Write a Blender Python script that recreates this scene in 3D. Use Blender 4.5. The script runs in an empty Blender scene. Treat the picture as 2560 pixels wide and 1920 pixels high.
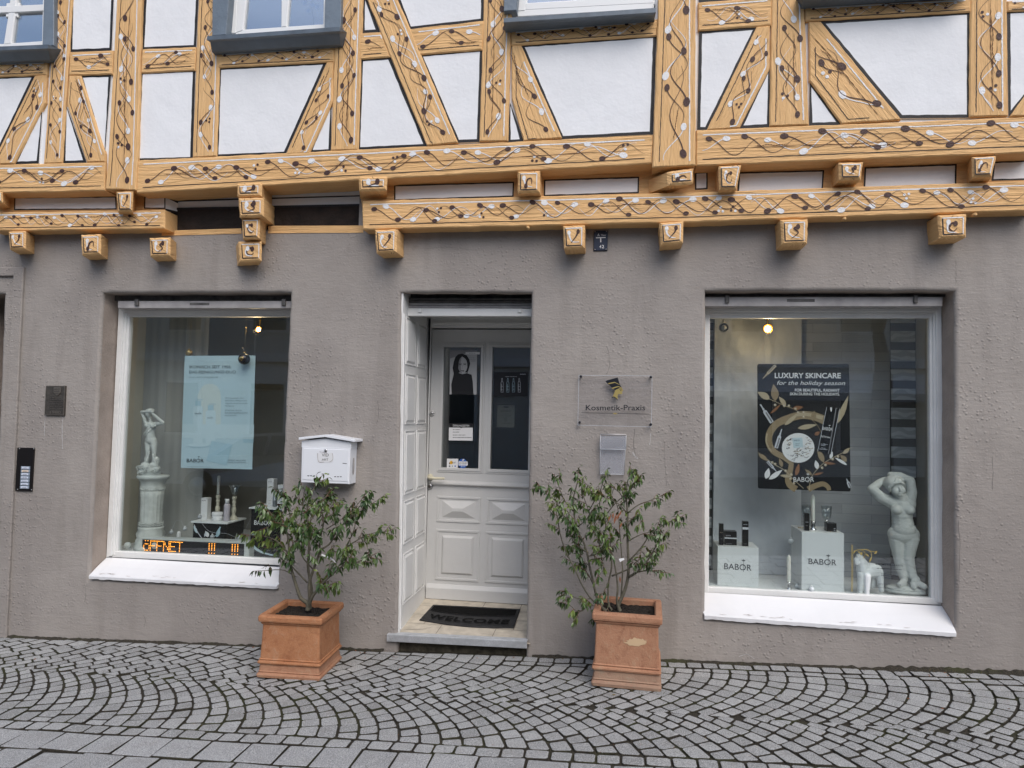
import bpy, bmesh, math, random
from mathutils import Vector, Matrix, noise
from math import radians as R, sin, cos, pi, sqrt, atan2
random.seed(7)
sc = bpy.context.scene
COL = sc.collection

# ------------------------------------------------------------------ camera
H0, D0 = 1.62, 4.8
YAW, PITCH, ROLL = R(8.738), R(2.6006), R(1.2367)
cam = bpy.data.objects.new('camera', bpy.data.cameras.new('camera'))
COL.objects.link(cam)
RM = Matrix.Rotation(YAW, 3, 'Z') @ Matrix.Rotation(pi/2 + PITCH, 3, 'X') @ Matrix.Rotation(ROLL, 3, 'Z')
cam.matrix_world = Matrix.Translation((0, -D0, H0)) @ RM.to_4x4()
cam.data.sensor_width = 36.0
cam.data.lens = 36.0 * 1500.0 / 2212.0
cam.data.clip_start = 0.05
cam.data.clip_end = 500
sc.camera = cam

# ------------------------------------------------------------------ light
SUN_EL, SUN_AZ = R(48), R(28)          # azimuth: degrees to the right of straight-out-from-the-wall
world = bpy.data.worlds.new('World'); sc.world = world; world.use_nodes = True
wn = world.node_tree; bg = wn.nodes['Background']
sky = wn.nodes.new('ShaderNodeTexSky'); sky.sky_type = 'NISHITA'; sky.sun_disc = False
sky.sun_elevation = SUN_EL; sky.sun_rotation = pi - SUN_AZ
sky.air_density = 1.0; sky.dust_density = 2.0; sky.ozone_density = 1.0
wn.links.new(sky.outputs[0], bg.inputs[0]); bg.inputs[1].default_value = 0.15
sun = bpy.data.objects.new('sun', bpy.data.lights.new('sun', 'SUN')); COL.objects.link(sun)
sun.data.energy = 1.6; sun.data.angle = R(50); sun.data.color = (1.0, 0.97, 0.94)
sd = Vector((sin(SUN_AZ)*cos(SUN_EL), -cos(SUN_AZ)*cos(SUN_EL), sin(SUN_EL)))   # towards the sun
sun.rotation_euler = sd.to_track_quat('Z', 'Y').to_euler()
sc.view_settings.view_transform = 'Standard'; sc.view_settings.look = 'None'
sc.view_settings.exposure = 0.38; sc.view_settings.gamma = 1.0

# ------------------------------------------------------------------ measuring helpers
# a point measured in a cut-out of the photograph, set on the wall-parallel plane y = Y
F_ = 1500.0 * 2560 / 2212
S9 = 860/2212
CR = {1:(0,0,S9),2:(850,0,S9),3:(1700,0,S9),4:(0,640,S9),5:(850,640,S9),6:(1700,640,S9),7:(0,1280,S9),8:(850,1280,S9),
      9:(1700,1280,S9),'A':(280,980,460/1734),'B':(2080,1160,280/1290),'C':(1760,1180,400/1952),'E':(1860,880,300/1310),
      'F':(640,1180,360/1572),'G':(1340,1160,380/1576),'H':(1080,840,260/1198),'I':(0,640,180/467),'D':(0,0,2560/2212),'J':(440,880,200/1106),'K':(1110,1040,90/933),'L':(2160,1390,120/1991)}
def W(c, x, y, Y=0.0):
    ox, oy, k = CR[c]
    d = RM @ Vector(((ox+x*k-1280)/F_, -(oy+y*k-960)/F_, -1))
    t = (Y + D0)/d.y
    return Vector((d.x*t, Y, H0 + d.z*t))
def px(c, Y=0.0): return CR[c][2]*(D0+Y)/F_          # size of one cut-out pixel in metres on that plane
def gz(x): return 0.037*x                            # the street falls to the left

# ------------------------------------------------------------------ materials
MATS = {}
def mat(name, base=(.5,.5,.5), rough=.7, metal=0.0, spec=.4, var=0.0, vscale=6.0, bump=0.0, bscale=40.0, coat=0.0, emis=None, estr=0.0,
        trans=0.0, alpha=1.0, sub=0.0):
    m = bpy.data.materials.new(name); m.use_nodes = True; MATS[name] = m
    nt = m.node_tree; p = nt.nodes['Principled BSDF']
    p.inputs['Base Color'].default_value = (*base, 1); p.inputs['Roughness'].default_value = rough
    p.inputs['Metallic'].default_value = metal; p.inputs['Specular IOR Level'].default_value = spec
    p.inputs['Coat Weight'].default_value = coat
    if trans: p.inputs['Transmission Weight'].default_value = trans
    if emis: p.inputs['Emission Color'].default_value = (*emis, 1); p.inputs['Emission Strength'].default_value = estr
    if sub: p.inputs['Subsurface Weight'].default_value = sub
    g = nt.nodes.new('ShaderNodeNewGeometry')
    if var:
        n = nz(nt, g.outputs['Position'], vscale, 5)
        c = mixc(nt, ramp(nt, n, [(.3, 0), (.7, 1)]), [b*(1-var) for b in base], [min(1, b*(1+var)) for b in base])
        nt.links.new(c, p.inputs['Base Color'])
    if bump:
        n = nz(nt, g.outputs['Position'], bscale, 6)
        bmp(nt, [(n, bump)], p)
    return m
def nz(nt, vec, scale, detail=4, rough=.55, dist=0.0, scl=None):
    n = nt.nodes.new('ShaderNodeTexNoise'); n.inputs['Scale'].default_value = scale
    n.inputs['Detail'].default_value = detail; n.inputs['Roughness'].default_value = rough; n.inputs['Distortion'].default_value = dist
    if scl:
        mp = nt.nodes.new('ShaderNodeMapping'); mp.inputs['Scale'].default_value = scl
        nt.links.new(vec, mp.inputs['Vector']); vec = mp.outputs[0]
    nt.links.new(vec, n.inputs['Vector']); return n.outputs['Fac']
def ramp(nt, fac, stops):
    r = nt.nodes.new('ShaderNodeMapRange'); (a, va), (b, vb) = stops[0], stops[-1]
    r.inputs['From Min'].default_value = a; r.inputs['From Max'].default_value = b
    r.inputs['To Min'].default_value = va; r.inputs['To Max'].default_value = vb
    nt.links.new(fac, r.inputs['Value']); return r.outputs[0]
def mixc(nt, fac, a, b):
    m = nt.nodes.new('ShaderNodeMix'); m.data_type = 'RGBA'
    if isinstance(fac, (int, float)): m.inputs[0].default_value = fac
    else: nt.links.new(fac, m.inputs[0])
    for s, v in ((6, a), (7, b)):
        if isinstance(v, (list, tuple)): m.inputs[s].default_value = (*v[:3], 1)
        else: nt.links.new(v, m.inputs[s])
    return m.outputs[2]
def mth(nt, op, a, b=None):
    m = nt.nodes.new('ShaderNodeMath'); m.operation = op
    for i, v in enumerate((a, b)):
        if v is None: continue
        if isinstance(v, (int, float)): m.inputs[i].default_value = v
        else: nt.links.new(v, m.inputs[i])
    return m.outputs[0]
def bmp(nt, layers, p):
    prev = None
    for h, d in layers:
        b = nt.nodes.new('ShaderNodeBump'); b.inputs['Strength'].default_value = 1.0; b.inputs['Distance'].default_value = d
        nt.links.new(h, b.inputs['Height'])
        if prev: nt.links.new(prev, b.inputs['Normal'])
        prev = b.outputs[0]
    nt.links.new(prev, p.inputs['Normal'])
def base_nt(name):
    m = mat(name); nt = m.node_tree; p = nt.nodes['Principled BSDF']
    g = nt.nodes.new('ShaderNodeNewGeometry'); return m, nt, p, g

def m_timber():
    m, nt, p, g = base_nt('ochre_timber')
    uv = nt.nodes.new('ShaderNodeUVMap').outputs[0]
    g1 = nz(nt, uv, 1, 8, .6, .6, (5, 60, 1)); g2 = nz(nt, uv, 1, 4, .6, 1.0, (1.6, 22, 1)); g3 = nz(nt, g.outputs['Position'], 3.0, 4)
    fine = nz(nt, uv, 1, 3, .7, 0, (30, 260, 1))
    c = mixc(nt, ramp(nt, g1, [(.3, 0), (.7, 1)]), (.74,.445,.195), (.81,.515,.24))
    c = mixc(nt, ramp(nt, g3, [(.3, 0), (.75, .45)]), c, (.68,.39,.155))
    crack = ramp(nt, g2, [(.33, 1), (.27, 0)]); crack = ramp(nt, crack, [(0, 0), (1, 1)])
    c = mixc(nt, mth(nt, 'MULTIPLY', mth(nt, 'SUBTRACT', 1.0, ramp(nt, g2, [(.25, 0), (.31, 1)])), .45), c, (.22,.10,.035))
    nt.links.new(c, p.inputs['Base Color']); p.inputs['Roughness'].default_value = .6; p.inputs['Specular IOR Level'].default_value = .3
    bmp(nt, [(g2, .012), (g1, .010), (fine, .002)], p); return m
def m_plaster():
    m, nt, p, g = base_nt('white_plaster'); P = g.outputs['Position']
    a = nz(nt, P, 5, 5); b = nz(nt, P, 45, 5, .6); s = nz(nt, P, 2.5, 6, .6)
    c = mixc(nt, ramp(nt, s, [(.35, 0), (.75, 1)]), (.80,.805,.81), (.74,.745,.75))
    nt.links.new(c, p.inputs['Base Color']); p.inputs['Roughness'].default_value = .85; p.inputs['Specular IOR Level'].default_value = .2
    bmp(nt, [(a, .008), (b, .0014)], p); return m
def m_wall():
    m, nt, p, g = base_nt('taupe_render'); P = g.outputs['Position']
    a = nz(nt, P, 2.2, 6, .6); b = nz(nt, P, 14, 6, .65, .4); f = nz(nt, P, 75, 4, .6); s = nz(nt, P, 1.0, 6, .65, .3, (4.5, 4.5, .55)); pt = nz(nt, P, .8, 4, .5)
    br = nz(nt, P, 1, 5, .6, .8, (9, 9, 55))
    v = nt.nodes.new('ShaderNodeTexVoronoi'); v.inputs['Scale'].default_value = 34; nt.links.new(P, v.inputs['Vector'])
    spots = ramp(nt, v.outputs['Distance'], [(.34, 0), (.10, 1)])
    msk = ramp(nt, nz(nt, P, 1.6, 3), [(.42, 0), (.62, 1)])
    spots = mth(nt, 'MULTIPLY', spots, msk)
    c = mixc(nt, ramp(nt, a, [(.3, 0), (.7, 1)]), (.292,.264,.238), (.352,.320,.290))
    c = mixc(nt, mth(nt, 'MULTIPLY', ramp(nt, s, [(.50, 0), (.70, 1)]), .45), c, (.200,.178,.160))
    c = mixc(nt, mth(nt, 'MULTIPLY', ramp(nt, b, [(.60, 0), (.78, 1)]), .5), c, (.22,.188,.168))
    c = mixc(nt, mth(nt, 'MULTIPLY', ramp(nt, pt, [(.42, 0), (.60, 1)]), .6), c, (.245,.220,.202))
    nt.links.new(c, p.inputs['Base Color']); p.inputs['Roughness'].default_value = .8; p.inputs['Specular IOR Level'].default_value = .25
    bmp(nt, [(a, .012), (b, .0036), (br, .0026), (f, .0018), (spots, .0032)], p); return m
def m_sett(name, c0, c1):
    m, nt, p, g = base_nt(name); P = g.outputs['Position']
    r = g.outputs['Random Per Island']
    c = mixc(nt, r, c0, c1)
    sp = nz(nt, P, 190, 3, .75); big = nz(nt, P, 9, 4)
    c = mixc(nt, mth(nt, 'MULTIPLY', ramp(nt, sp, [(.52, 0), (.64, 1)]), .7), c, (.66,.66,.66))
    c = mixc(nt, mth(nt, 'MULTIPLY', ramp(nt, sp, [(.47, 0), (.36, 1)]), .7), c, (.09,.09,.092))
    c = mixc(nt, mth(nt, 'MULTIPLY', ramp(nt, big, [(.52, 0), (.75, 1)]), .45), c, (.21,.20,.185))
    nt.links.new(c, p.inputs['Base Color']); p.inputs['Roughness'].default_value = .72; p.inputs['Specular IOR Level'].default_value = .35
    bmp(nt, [(nz(nt, P, 60, 5), .006), (sp, .0015)], p); return m
def m_joint():
    m, nt, p, g = base_nt('joint_soil'); P = g.outputs['Position']
    a = nz(nt, P, 4, 5); f = nz(nt, P, 120, 4)
    c = mixc(nt, ramp(nt, f, [(.35, 0), (.65, 1)]), (.017,.015,.011), (.055,.046,.033))
    c = mixc(nt, mth(nt, 'MULTIPLY', ramp(nt, a, [(.5, 0), (.68, 1)]), .7), c, (.045,.05,.015))
    nt.links.new(c, p.inputs['Base Color']); p.inputs['Roughness'].default_value = .95
    bmp(nt, [(f, .01)], p); return m
def m_terra(name, c0, c1, c2):
    m, nt, p, g = base_nt(name); P = g.outputs['Position']
    a = nz(nt, P, 6, 6, .65); b = nz(nt, P, 16, 6, .7, .5); f = nz(nt, P, 140, 3)
    c = mixc(nt, ramp(nt, a, [(.3, 0), (.7, 1)]), c0, c1)
    c = mixc(nt, mth(nt, 'MULTIPLY', ramp(nt, b, [(.53, 0), (.72, 1)]), .6), c, c2)
    c = mixc(nt, mth(nt, 'MULTIPLY', ramp(nt, b, [(.46, 0), (.32, 1)]), .55), c, [c0[0]*.6, c0[1]*.5, c0[2]*.5])
    c = mixc(nt, mth(nt, 'MULTIPLY', ramp(nt, f, [(.55, 0), (.70, 1)]), .35), c, c2)
    nt.links.new(c, p.inputs['Base Color']); p.inputs['Roughness'].default_value = .8; p.inputs['Specular IOR Level'].default_value = .25
    bmp(nt, [(b, .006), (f, .0015)], p); return m
def m_glass(name, tint=(.93,.95,.94), boost=2.0, floor=0.0):
    m = bpy.data.materials.new(name); m.use_nodes = True; MATS[name] = m
    nt = m.node_tree; nt.nodes.clear()
    o = nt.nodes.new('ShaderNodeOutputMaterial'); t = nt.nodes.new('ShaderNodeBsdfTransparent'); t.inputs[0].default_value = (*tint, 1)
    gl = nt.nodes.new('ShaderNodeBsdfGlossy'); gl.inputs['Roughness'].default_value = 0.0
    lw = nt.nodes.new('ShaderNodeLayerWeight'); lw.inputs['Blend'].default_value = .5
    f = mth(nt, 'MULTIPLY', mth(nt, 'ADD', mth(nt, 'MULTIPLY', mth(nt, 'POWER', lw.outputs['Facing'], 5.0), .95), .042), boost)
    if floor: f = mth(nt, 'ADD', f, floor)
    f = mth(nt, 'MINIMUM', f, 1.0)
    mx = nt.nodes.new('ShaderNodeMixShader'); nt.links.new(f, mx.inputs[0]); nt.links.new(t.outputs[0], mx.inputs[1]); nt.links.new(gl.outputs[0], mx.inputs[2])
    nt.links.new(mx.outputs[0], o.inputs[0]); return m
def m_planks():
    m, nt, p, g = base_nt('grey_plank_paper')
    uv = nt.nodes.new('ShaderNodeUVMap').outputs[0]
    b = nt.nodes.new('ShaderNodeTexBrick'); nt.links.new(uv, b.inputs['Vector']); b.inputs['Scale'].default_value = 1
    b.inputs['Brick Width'].default_value = .42; b.inputs['Row Height'].default_value = .072; b.inputs['Mortar Size'].default_value = .0012
    b.inputs['Color1'].default_value = (.27,.29,.31,1); b.inputs['Color2'].default_value = (.47,.49,.52,1); b.inputs['Mortar'].default_value = (.12,.125,.135,1)
    gr = nz(nt, uv, 1, 7, .65, .6, (7, 110, 1))
    c = mixc(nt, ramp(nt, gr, [(.3, .0), (.7, .6)]), b.outputs['Color'], (.42,.44,.47))
    c = mixc(nt, ramp(nt, nz(nt, uv, 3, 5), [(.4, 0), (.8, .6)]), c, (.50,.53,.57))
    nt.links.new(c, p.inputs['Base Color']); p.inputs['Roughness'].default_value = .55; bmp(nt, [(gr, .002)], p); return m
def m_bands():
    m, nt, p, g = base_nt('banded_blind_cloth')
    uv = nt.nodes.new('ShaderNodeUVMap').outputs[0]
    sx = nt.nodes.new('ShaderNodeSeparateXYZ'); nt.links.new(uv, sx.inputs[0])
    fr = mth(nt, 'FRACT', mth(nt, 'MULTIPLY', sx.outputs[1], 1/.145))
    k = mth(nt, 'GREATER_THAN', fr, .42)
    w = nt.nodes.new('ShaderNodeTexWave'); w.wave_type = 'RINGS'; w.inputs['Scale'].default_value = 6; w.inputs['Distortion'].default_value = 9; w.inputs['Detail'].default_value = 1
    nt.links.new(uv, w.inputs['Vector'])
    li = mixc(nt, ramp(nt, w.outputs['Fac'], [(.45, 0), (.6, 1)]), (.42,.45,.47), (.58,.61,.63))
    c = mixc(nt, k, (.09,.09,.09), li)
    nt.links.new(c, p.inputs['Base Color']); p.inputs['Roughness'].default_value = .7; return m
def m_leaf(name, a, b):
    m, nt, p, g = base_nt(name)
    c = mixc(nt, g.outputs['Random Per Island'], a, b)
    c = mixc(nt, mth(nt, 'MULTIPLY', ramp(nt, nz(nt, g.outputs['Position'], 5, 2), [(.4, 0), (.7, 1)]), .5), c, (b[0]*1.7, b[1]*1.5, b[2]*.9))
    nt.links.new(c, p.inputs['Base Color']); p.inputs['Roughness'].default_value = .32; p.inputs['Specular IOR Level'].default_value = .5
    return m

m_timber(); m_plaster(); m_wall(); m_joint()
m_sett('granite_sett', (.225,.228,.223), (.335,.338,.331)); m_sett('granite_slab', (.265,.269,.268), (.33,.334,.333))
m_terra('terracotta_orange', (.345,.145,.066), (.415,.195,.095), (.43,.28,.18))
m_terra('terracotta_pink', (.35,.17,.098), (.41,.215,.128), (.44,.30,.19))
m_glass('window_glass', (.95,.975,.97), 2.3); m_glass('upper_glass', (.80,.87,.95), 9.0); m_glass('clear_acrylic', (.985,.985,.99), .7); m_glass('goblet_glass', (.93,.96,.97), 1.8, .03)
def m_frost():
    m = m_glass('frosted_acrylic', (.97,.97,.98), .8); nt = m.node_tree
    o = [n for n in nt.nodes if n.type == 'OUTPUT_MATERIAL'][0]; sh = o.inputs[0].links[0].from_socket
    d = nt.nodes.new('ShaderNodeBsdfDiffuse'); d.inputs[0].default_value = (.72,.73,.76,1); x = nt.nodes.new('ShaderNodeMixShader'); x.inputs[0].default_value = .13
    nt.links.new(sh, x.inputs[1]); nt.links.new(d.outputs[0], x.inputs[2]); nt.links.new(x.outputs[0], o.inputs[0])
m_frost()
m_planks(); m_bands()
m_leaf('laurel_leaf', (.026,.056,.016), (.062,.108,.030)); m_leaf('laurel_leaf_light', (.046,.084,.020), (.105,.150,.038))
mat('black_line', (.012,.011,.012), .6, bump=.002, bscale=120); mat('brown_paint', (.060,.026,.020), .55, bump=.006, bscale=90)
mat('white_paint_stroke', (.78,.77,.76), .6, bump=.006, bscale=90); mat('crack_dark', (.09,.035,.015), .8)
mat('slate_blue_metal', (.145,.18,.215), .42, .0, .5, var=.12, vscale=7, bump=.003, bscale=30); mat('sill_edge_metal', (.10,.125,.15), .45, .1, .5, var=.25, vscale=9)
mat('white_upvc', (.78,.78,.76), .35); mat('white_frame_paint', (.68,.68,.66), .5, var=.05, vscale=5, bump=.003, bscale=35)
mat('white_sill_paint', (.68,.68,.685), .5, var=.05, vscale=2); mat('stain_dark', (.17,.15,.14), .9); mat('stain_pale', (.44,.42,.405), .9); mat('flake', (.56,.40,.24), .9); mat('peel', (.35,.31,.28), .9)
mat('door_cream', (.53,.527,.512), .42, var=.04, vscale=3, bump=.002, bscale=20); mat('lining_white', (.70,.695,.675), .45, var=.05, vscale=4, bump=.002, bscale=20)
mat('shutter_grey', (.36,.34,.33), .5, .0, .4, var=.2, vscale=8, bump=.001); mat('shutter_dark', (.10,.095,.09), .6, var=.5, vscale=14)
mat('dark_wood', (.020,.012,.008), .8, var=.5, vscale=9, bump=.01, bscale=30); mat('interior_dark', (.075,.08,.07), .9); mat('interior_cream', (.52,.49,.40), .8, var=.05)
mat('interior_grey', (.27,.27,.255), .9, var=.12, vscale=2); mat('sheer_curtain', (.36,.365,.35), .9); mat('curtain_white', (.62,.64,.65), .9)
mat('display_white', (.72,.74,.74), .45); mat('black_gloss', (.008,.008,.010), .25, spec=.5); mat('black_print', (.006,.006,.008), .5)
mat('poster_blue', (.46,.60,.65), .45); mat('poster_pale', (.52,.65,.69), .5); mat('poster_mid', (.38,.54,.61), .5); mat('poster_cream', (.55,.63,.61), .5)
mat('ink_dark', (.03,.035,.045), .6); mat('ink_grey', (.16,.20,.23), .6); mat('print_white', (.78,.78,.77), .5); mat('print_gold', (.30,.225,.13), .45)
mat('print_gold_pale', (.47,.39,.26), .45); mat('print_bronze', (.28,.13,.06), .45); mat('print_silver', (.60,.62,.66), .4); mat('print_grey', (.22,.22,.23), .5); mat('print_skin', (.42,.42,.42), .5); mat('print_lightgrey', (.42,.42,.42), .5)
mat('gold_metal', (.75,.52,.20), .25, 1.0); mat('silver_metal', (.78,.76,.74), .18, 1.0); mat('steel', (.46,.46,.46), .35, 1.0); mat('bronze', (.105,.092,.078), .45, .6, var=.2, vscale=30, bump=.003, bscale=60)
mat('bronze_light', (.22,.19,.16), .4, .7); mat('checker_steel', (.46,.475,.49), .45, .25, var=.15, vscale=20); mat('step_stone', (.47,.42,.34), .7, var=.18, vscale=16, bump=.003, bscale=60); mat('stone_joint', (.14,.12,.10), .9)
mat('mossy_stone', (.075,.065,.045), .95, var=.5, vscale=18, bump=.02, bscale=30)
mat('rubber_black', (.012,.012,.013), .55, bump=.003, bscale=200); mat('mat_pile', (.008,.008,.008), 1.0, spec=.1, bump=.01, bscale=260)
mat('mailbox_white', (.74,.755,.78), .35, spec=.5); mat('handle_cream', (.58,.54,.40), .4)
mat('statue_stone', (.60,.62,.59), .8, var=.10, vscale=14, bump=.003, bscale=50); mat('statue_cast', (.55,.57,.54), .8, var=.12, vscale=18, bump=.003, bscale=60)
mat('candle_wax', (.74,.73,.66), .5, sub=.1); mat('ivory_wood', (.60,.57,.46), .5, var=.08); mat('bauble_black', (.02,.02,.024), .25, .3); mat('bauble_gold', (.42,.30,.13), .4, .8)
mat('white_card', (.70,.70,.70), .6); mat('lilac_bottle', (.50,.46,.50), .35); mat('grey_tube', (.25,.27,.29), .3, .5)
mat('led_on', (1,.35,.03), .5, emis=(1.0,.36,.04), estr=3.2); mat('led_off', (.13,.13,.135), .5); mat('led_panel', (.018,.018,.022), .4); mat('case_grey', (.52,.54,.52), .5)
mat('bulb_glow', (1,.8,.5), .5, emis=(1.0,.74,.38), estr=14); mat('bulb_off', (.40,.42,.43), .25); mat('bulb_clear', (.60,.64,.66), .25)
mat('bark', (.115,.105,.075), .85, var=.3, vscale=30, bump=.004, bscale=80); mat('twig_red', (.13,.06,.035), .7); mat('soil', (.022,.016,.011), 1.0, var=.6, vscale=60, bump=.03, bscale=70)
mat('dead_leaf', (.22,.08,.035), .7); mat('dry_grass', (.16,.12,.05), .9); mat('weed_green', (.055,.075,.02), .8, var=.3, vscale=20)
mat('sign_black', (.012,.014,.020), .35); mat('sticker_blue', (.035,.12,.42), .4); mat('sticker_yellow', (.75,.42,.03), .4); mat('certificate', (.115,.115,.095), .6)
mat('bell_black', (.010,.008,.008), .3); mat('bell_lit', (.62,.66,.75), .4); mat('bell_warm', (.72,.58,.45), .4); mat('bell_frame', (.25,.30,.36), .35)
mat('hydrant_blue', (.022,.030,.055), .35); mat('gold_vinyl', (.42,.33,.12), .35, .3); mat('petal_white', (.80,.80,.80), .6)
mat('silver_cloth', (.62,.65,.69), .5, .15, var=.10, vscale=4, bump=.006, bscale=9); mat('tag_white', (.76,.76,.76), .5)
mat('reveal_render', (.33,.275,.235), .85, var=.15, vscale=6, bump=.004, bscale=70)
mat('far_render', (.60,.58,.54), .9, var=.05); mat('far_grey', (.30,.31,.33), .8); mat('far_glass', (.05,.06,.07), .1); mat('far_white', (.66,.66,.66), .6); mat('far_red', (.35,.05,.04), .6)
mat('asphalt', (.05,.05,.052), .9, var=.2, vscale=20); mat('far_bark', (.05,.042,.035), .9); mat('car_silver', (.40,.41,.43), .3, .4); mat('clear_dull', (.45,.46,.48), .4)

# ------------------------------------------------------------------ mesh builder
class MB:
    def __init__(s): s.v, s.f, s.m, s.uv, s.names, s.sm = [], [], [], [], [], []
    def mi(s, name):
        if name not in s.names: s.names.append(name)
        return s.names.index(name)
    def add(s, vs, fs, m, uv=None, smooth=False):
        o = len(s.v); k = s.mi(m)
        for i, p in enumerate(vs):
            s.v.append(tuple(p)); s.uv.append(uv[i] if uv else (p[0]+p[1]*.7, p[2]))
        for f in fs: s.f.append([o+i for i in f]); s.m.append(k); s.sm.append(smooth)
    def box(s, x0, x1, y0, y1, z0, z1, m, bev=0.0):
        vs = [(x,y,z) for x in (x0,x1) for y in (y0,y1) for z in (z0,z1)]
        if bev: return s.hull([Vector(v) for v in vs], m, bev)
        s.add(vs, [(0,1,3,2),(4,6,7,5),(0,4,5,1),(2,3,7,6),(0,2,6,4),(1,5,7,3)], m)
    def hull(s, pts, m, bev=0.0, uvf=None):
        b = bmesh.new()
        vs = [b.verts.new(p) for p in pts]; bmesh.ops.convex_hull(b, input=vs)
        bmesh.ops.dissolve_limit(b, angle_limit=.02, verts=b.verts[:], edges=b.edges[:])
        if bev: bmesh.ops.bevel(b, geom=b.edges[:], offset=bev, segments=2, profile=.6, affect='EDGES')
        s.addbm(b, m); b.free()
    def addbm(s, b, m, smooth=False, uv=None):
        b.verts.ensure_lookup_table(); b.verts.index_update()
        s.add([v.co.copy() for v in b.verts], [[v.index for v in f.verts] for f in b.faces], m, uv, smooth)
    def eps(s): s.k = getattr(s, 'k', 0)+1; return Vector((0,-1.3e-5*(s.k % 14),0))
    def poly(s, pts, m, uv=None):
        e = s.eps(); pts = [Vector(p)+e for p in pts]; s.add(pts, [list(range(len(pts)))], m, uv)
    def prism(s, pts, back, m, bev=0.006, uvf=None, ins=None):
        """front outline (any winding, in a plane y = const), swept by the vector back; front edge eased by bev"""
        pts = ccw(pts); n = len(pts); back = Vector(back)
        inner = inset(pts, bev) if bev else pts
        f = [p.copy() for p in inner]
        r1 = [p + back.normalized()*bev for p in pts]; r2 = [p + back for p in pts]
        vs = f + (r1 if bev else []) + r2
        fs = [list(range(n))]
        rings = (2 if bev else 1)
        for k in range(rings):
            for i in range(n): j = (i+1) % n; fs.append((k*n+i, (k+1)*n+i, (k+1)*n+j, k*n+j))
        fs.append([rings*n+i for i in reversed(range(n))])
        s.add(vs, fs, m, [uvf(p) for p in vs] if uvf else None)
    def tube(s, pts, rad, m, n=8, caps=True):
        pts = [Vector(p) for p in pts]; L = len(pts)
        if not isinstance(rad, (list, tuple)): rad = [rad]*L
        vs, fs = [], []; up = None
        for i in range(L):
            t = (pts[min(i+1,L-1)] - pts[max(i-1,0)])
            t = t.normalized() if t.length > 1e-9 else Vector((0,0,1))
            if up is None: up = t.orthogonal().normalized()
            up = (up - t*up.dot(t)); up = up.normalized() if up.length > 1e-6 else t.orthogonal().normalized()
            b = t.cross(up)
            for k in range(n):
                a = 2*pi*k/n; vs.append(pts[i] + (up*cos(a) + b*sin(a))*rad[i])
        for i in range(L-1):
            for k in range(n): q = (k+1) % n; fs.append((i*n+k, i*n+q, (i+1)*n+q, (i+1)*n+k))
        if caps: fs.append(list(reversed(range(n)))); fs.append([(L-1)*n+k for k in range(n)])
        s.add(vs, fs, m, None, True)
    def lathe(s, prof, c, m, n=24, mod=None):
        """prof: (radius, z); c: centre on the ground"""
        vs, fs = [], []; L = len(prof)
        for i, (r, z) in enumerate(prof):
            for k in range(n):
                a = 2*pi*k/n; q = r*(mod(a, i) if mod else 1); vs.append((c[0]+q*cos(a), c[1]+q*sin(a), c[2]+z))
        for i in range(L-1):
            for k in range(n): q = (k+1) % n; fs.append((i*n+k, i*n+q, (i+1)*n+q, (i+1)*n+k))
        fs.append(list(reversed(range(n)))); fs.append([(L-1)*n+k for k in range(n)])
        s.add(vs, fs, m, None, True)
    def ball(s, c, r, m, sub=2, scale=(1,1,1)):
        b = bmesh.new(); bmesh.ops.create_icosphere(b, subdivisions=sub, radius=1)
        for v in b.verts: v.co = Vector((v.co.x*r*scale[0], v.co.y*r*scale[1], v.co.z*r*scale[2])) + Vector(c)
        s.addbm(b, m, True); b.free()
    def strip(s, pts, wid, m, nrm=Vector((0,-1,0))):
        """flat brush stroke along pts, width wid[i]"""
        vs, fs = [], []; L = len(pts); e = nrm*s.eps().length; pts = [p+e for p in pts]
        for i in range(L):
            t = (pts[min(i+1,L-1)] - pts[max(i-1,0)]).normalized(); b = t.cross(nrm)
            vs += [pts[i] + b*wid[i]/2, pts[i] - b*wid[i]/2]
        for i in range(L-1): fs.append((2*i, 2*i+1, 2*i+3, 2*i+2))
        s.add(vs, fs, m)
    def build(s, name, parent=None, origin=None):
        me = bpy.data.meshes.new(name); me.from_pydata(s.v, [], s.f); me.update()
        for nme in s.names: me.materials.append(MATS[nme])
        me.polygons.foreach_set('material_index', s.m); me.polygons.foreach_set('use_smooth', s.sm)
        uvl = me.uv_layers.new(name='UVMap'); idx = [0]*len(me.loops); me.loops.foreach_get('vertex_index', idx)
        uvl.data.foreach_set('uv', [c for i in idx for c in s.uv[i]])
        o = bpy.data.objects.new(name, me); COL.objects.link(o)
        if parent:
            o.parent = parent; o.matrix_parent_inverse = Matrix.Translation(parent.location).inverted() if parent.type == 'EMPTY' else Matrix()
        return o
def area2(pts): return sum(pts[i].x*pts[(i+1)%len(pts)].z - pts[(i+1)%len(pts)].x*pts[i].z for i in range(len(pts)))
def ccw(pts): return list(pts) if area2(pts) > 0 else list(reversed(pts))
def inset(pts, d):
    """inset a counter-clockwise outline (seen from the street) by d"""
    n = len(pts); out = []
    for i in range(n):
        a, b, c = pts[i-1], pts[i], pts[(i+1) % n]
        e1 = Vector((b.x-a.x, b.z-a.z)); e2 = Vector((c.x-b.x, c.z-b.z))
        if e1.length < 1e-7 or e2.length < 1e-7: out.append(b.copy()); continue
        e1.normalize(); e2.normalize()
        n1 = Vector((-e1.y, e1.x)); n2 = Vector((-e2.y, e2.x)); k = 1 + n1.dot(n2)
        o = (n1 + n2)*(d/max(k, .35)); out.append(Vector((b.x+o.x, b.y, b.z+o.y)))
    return out
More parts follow.
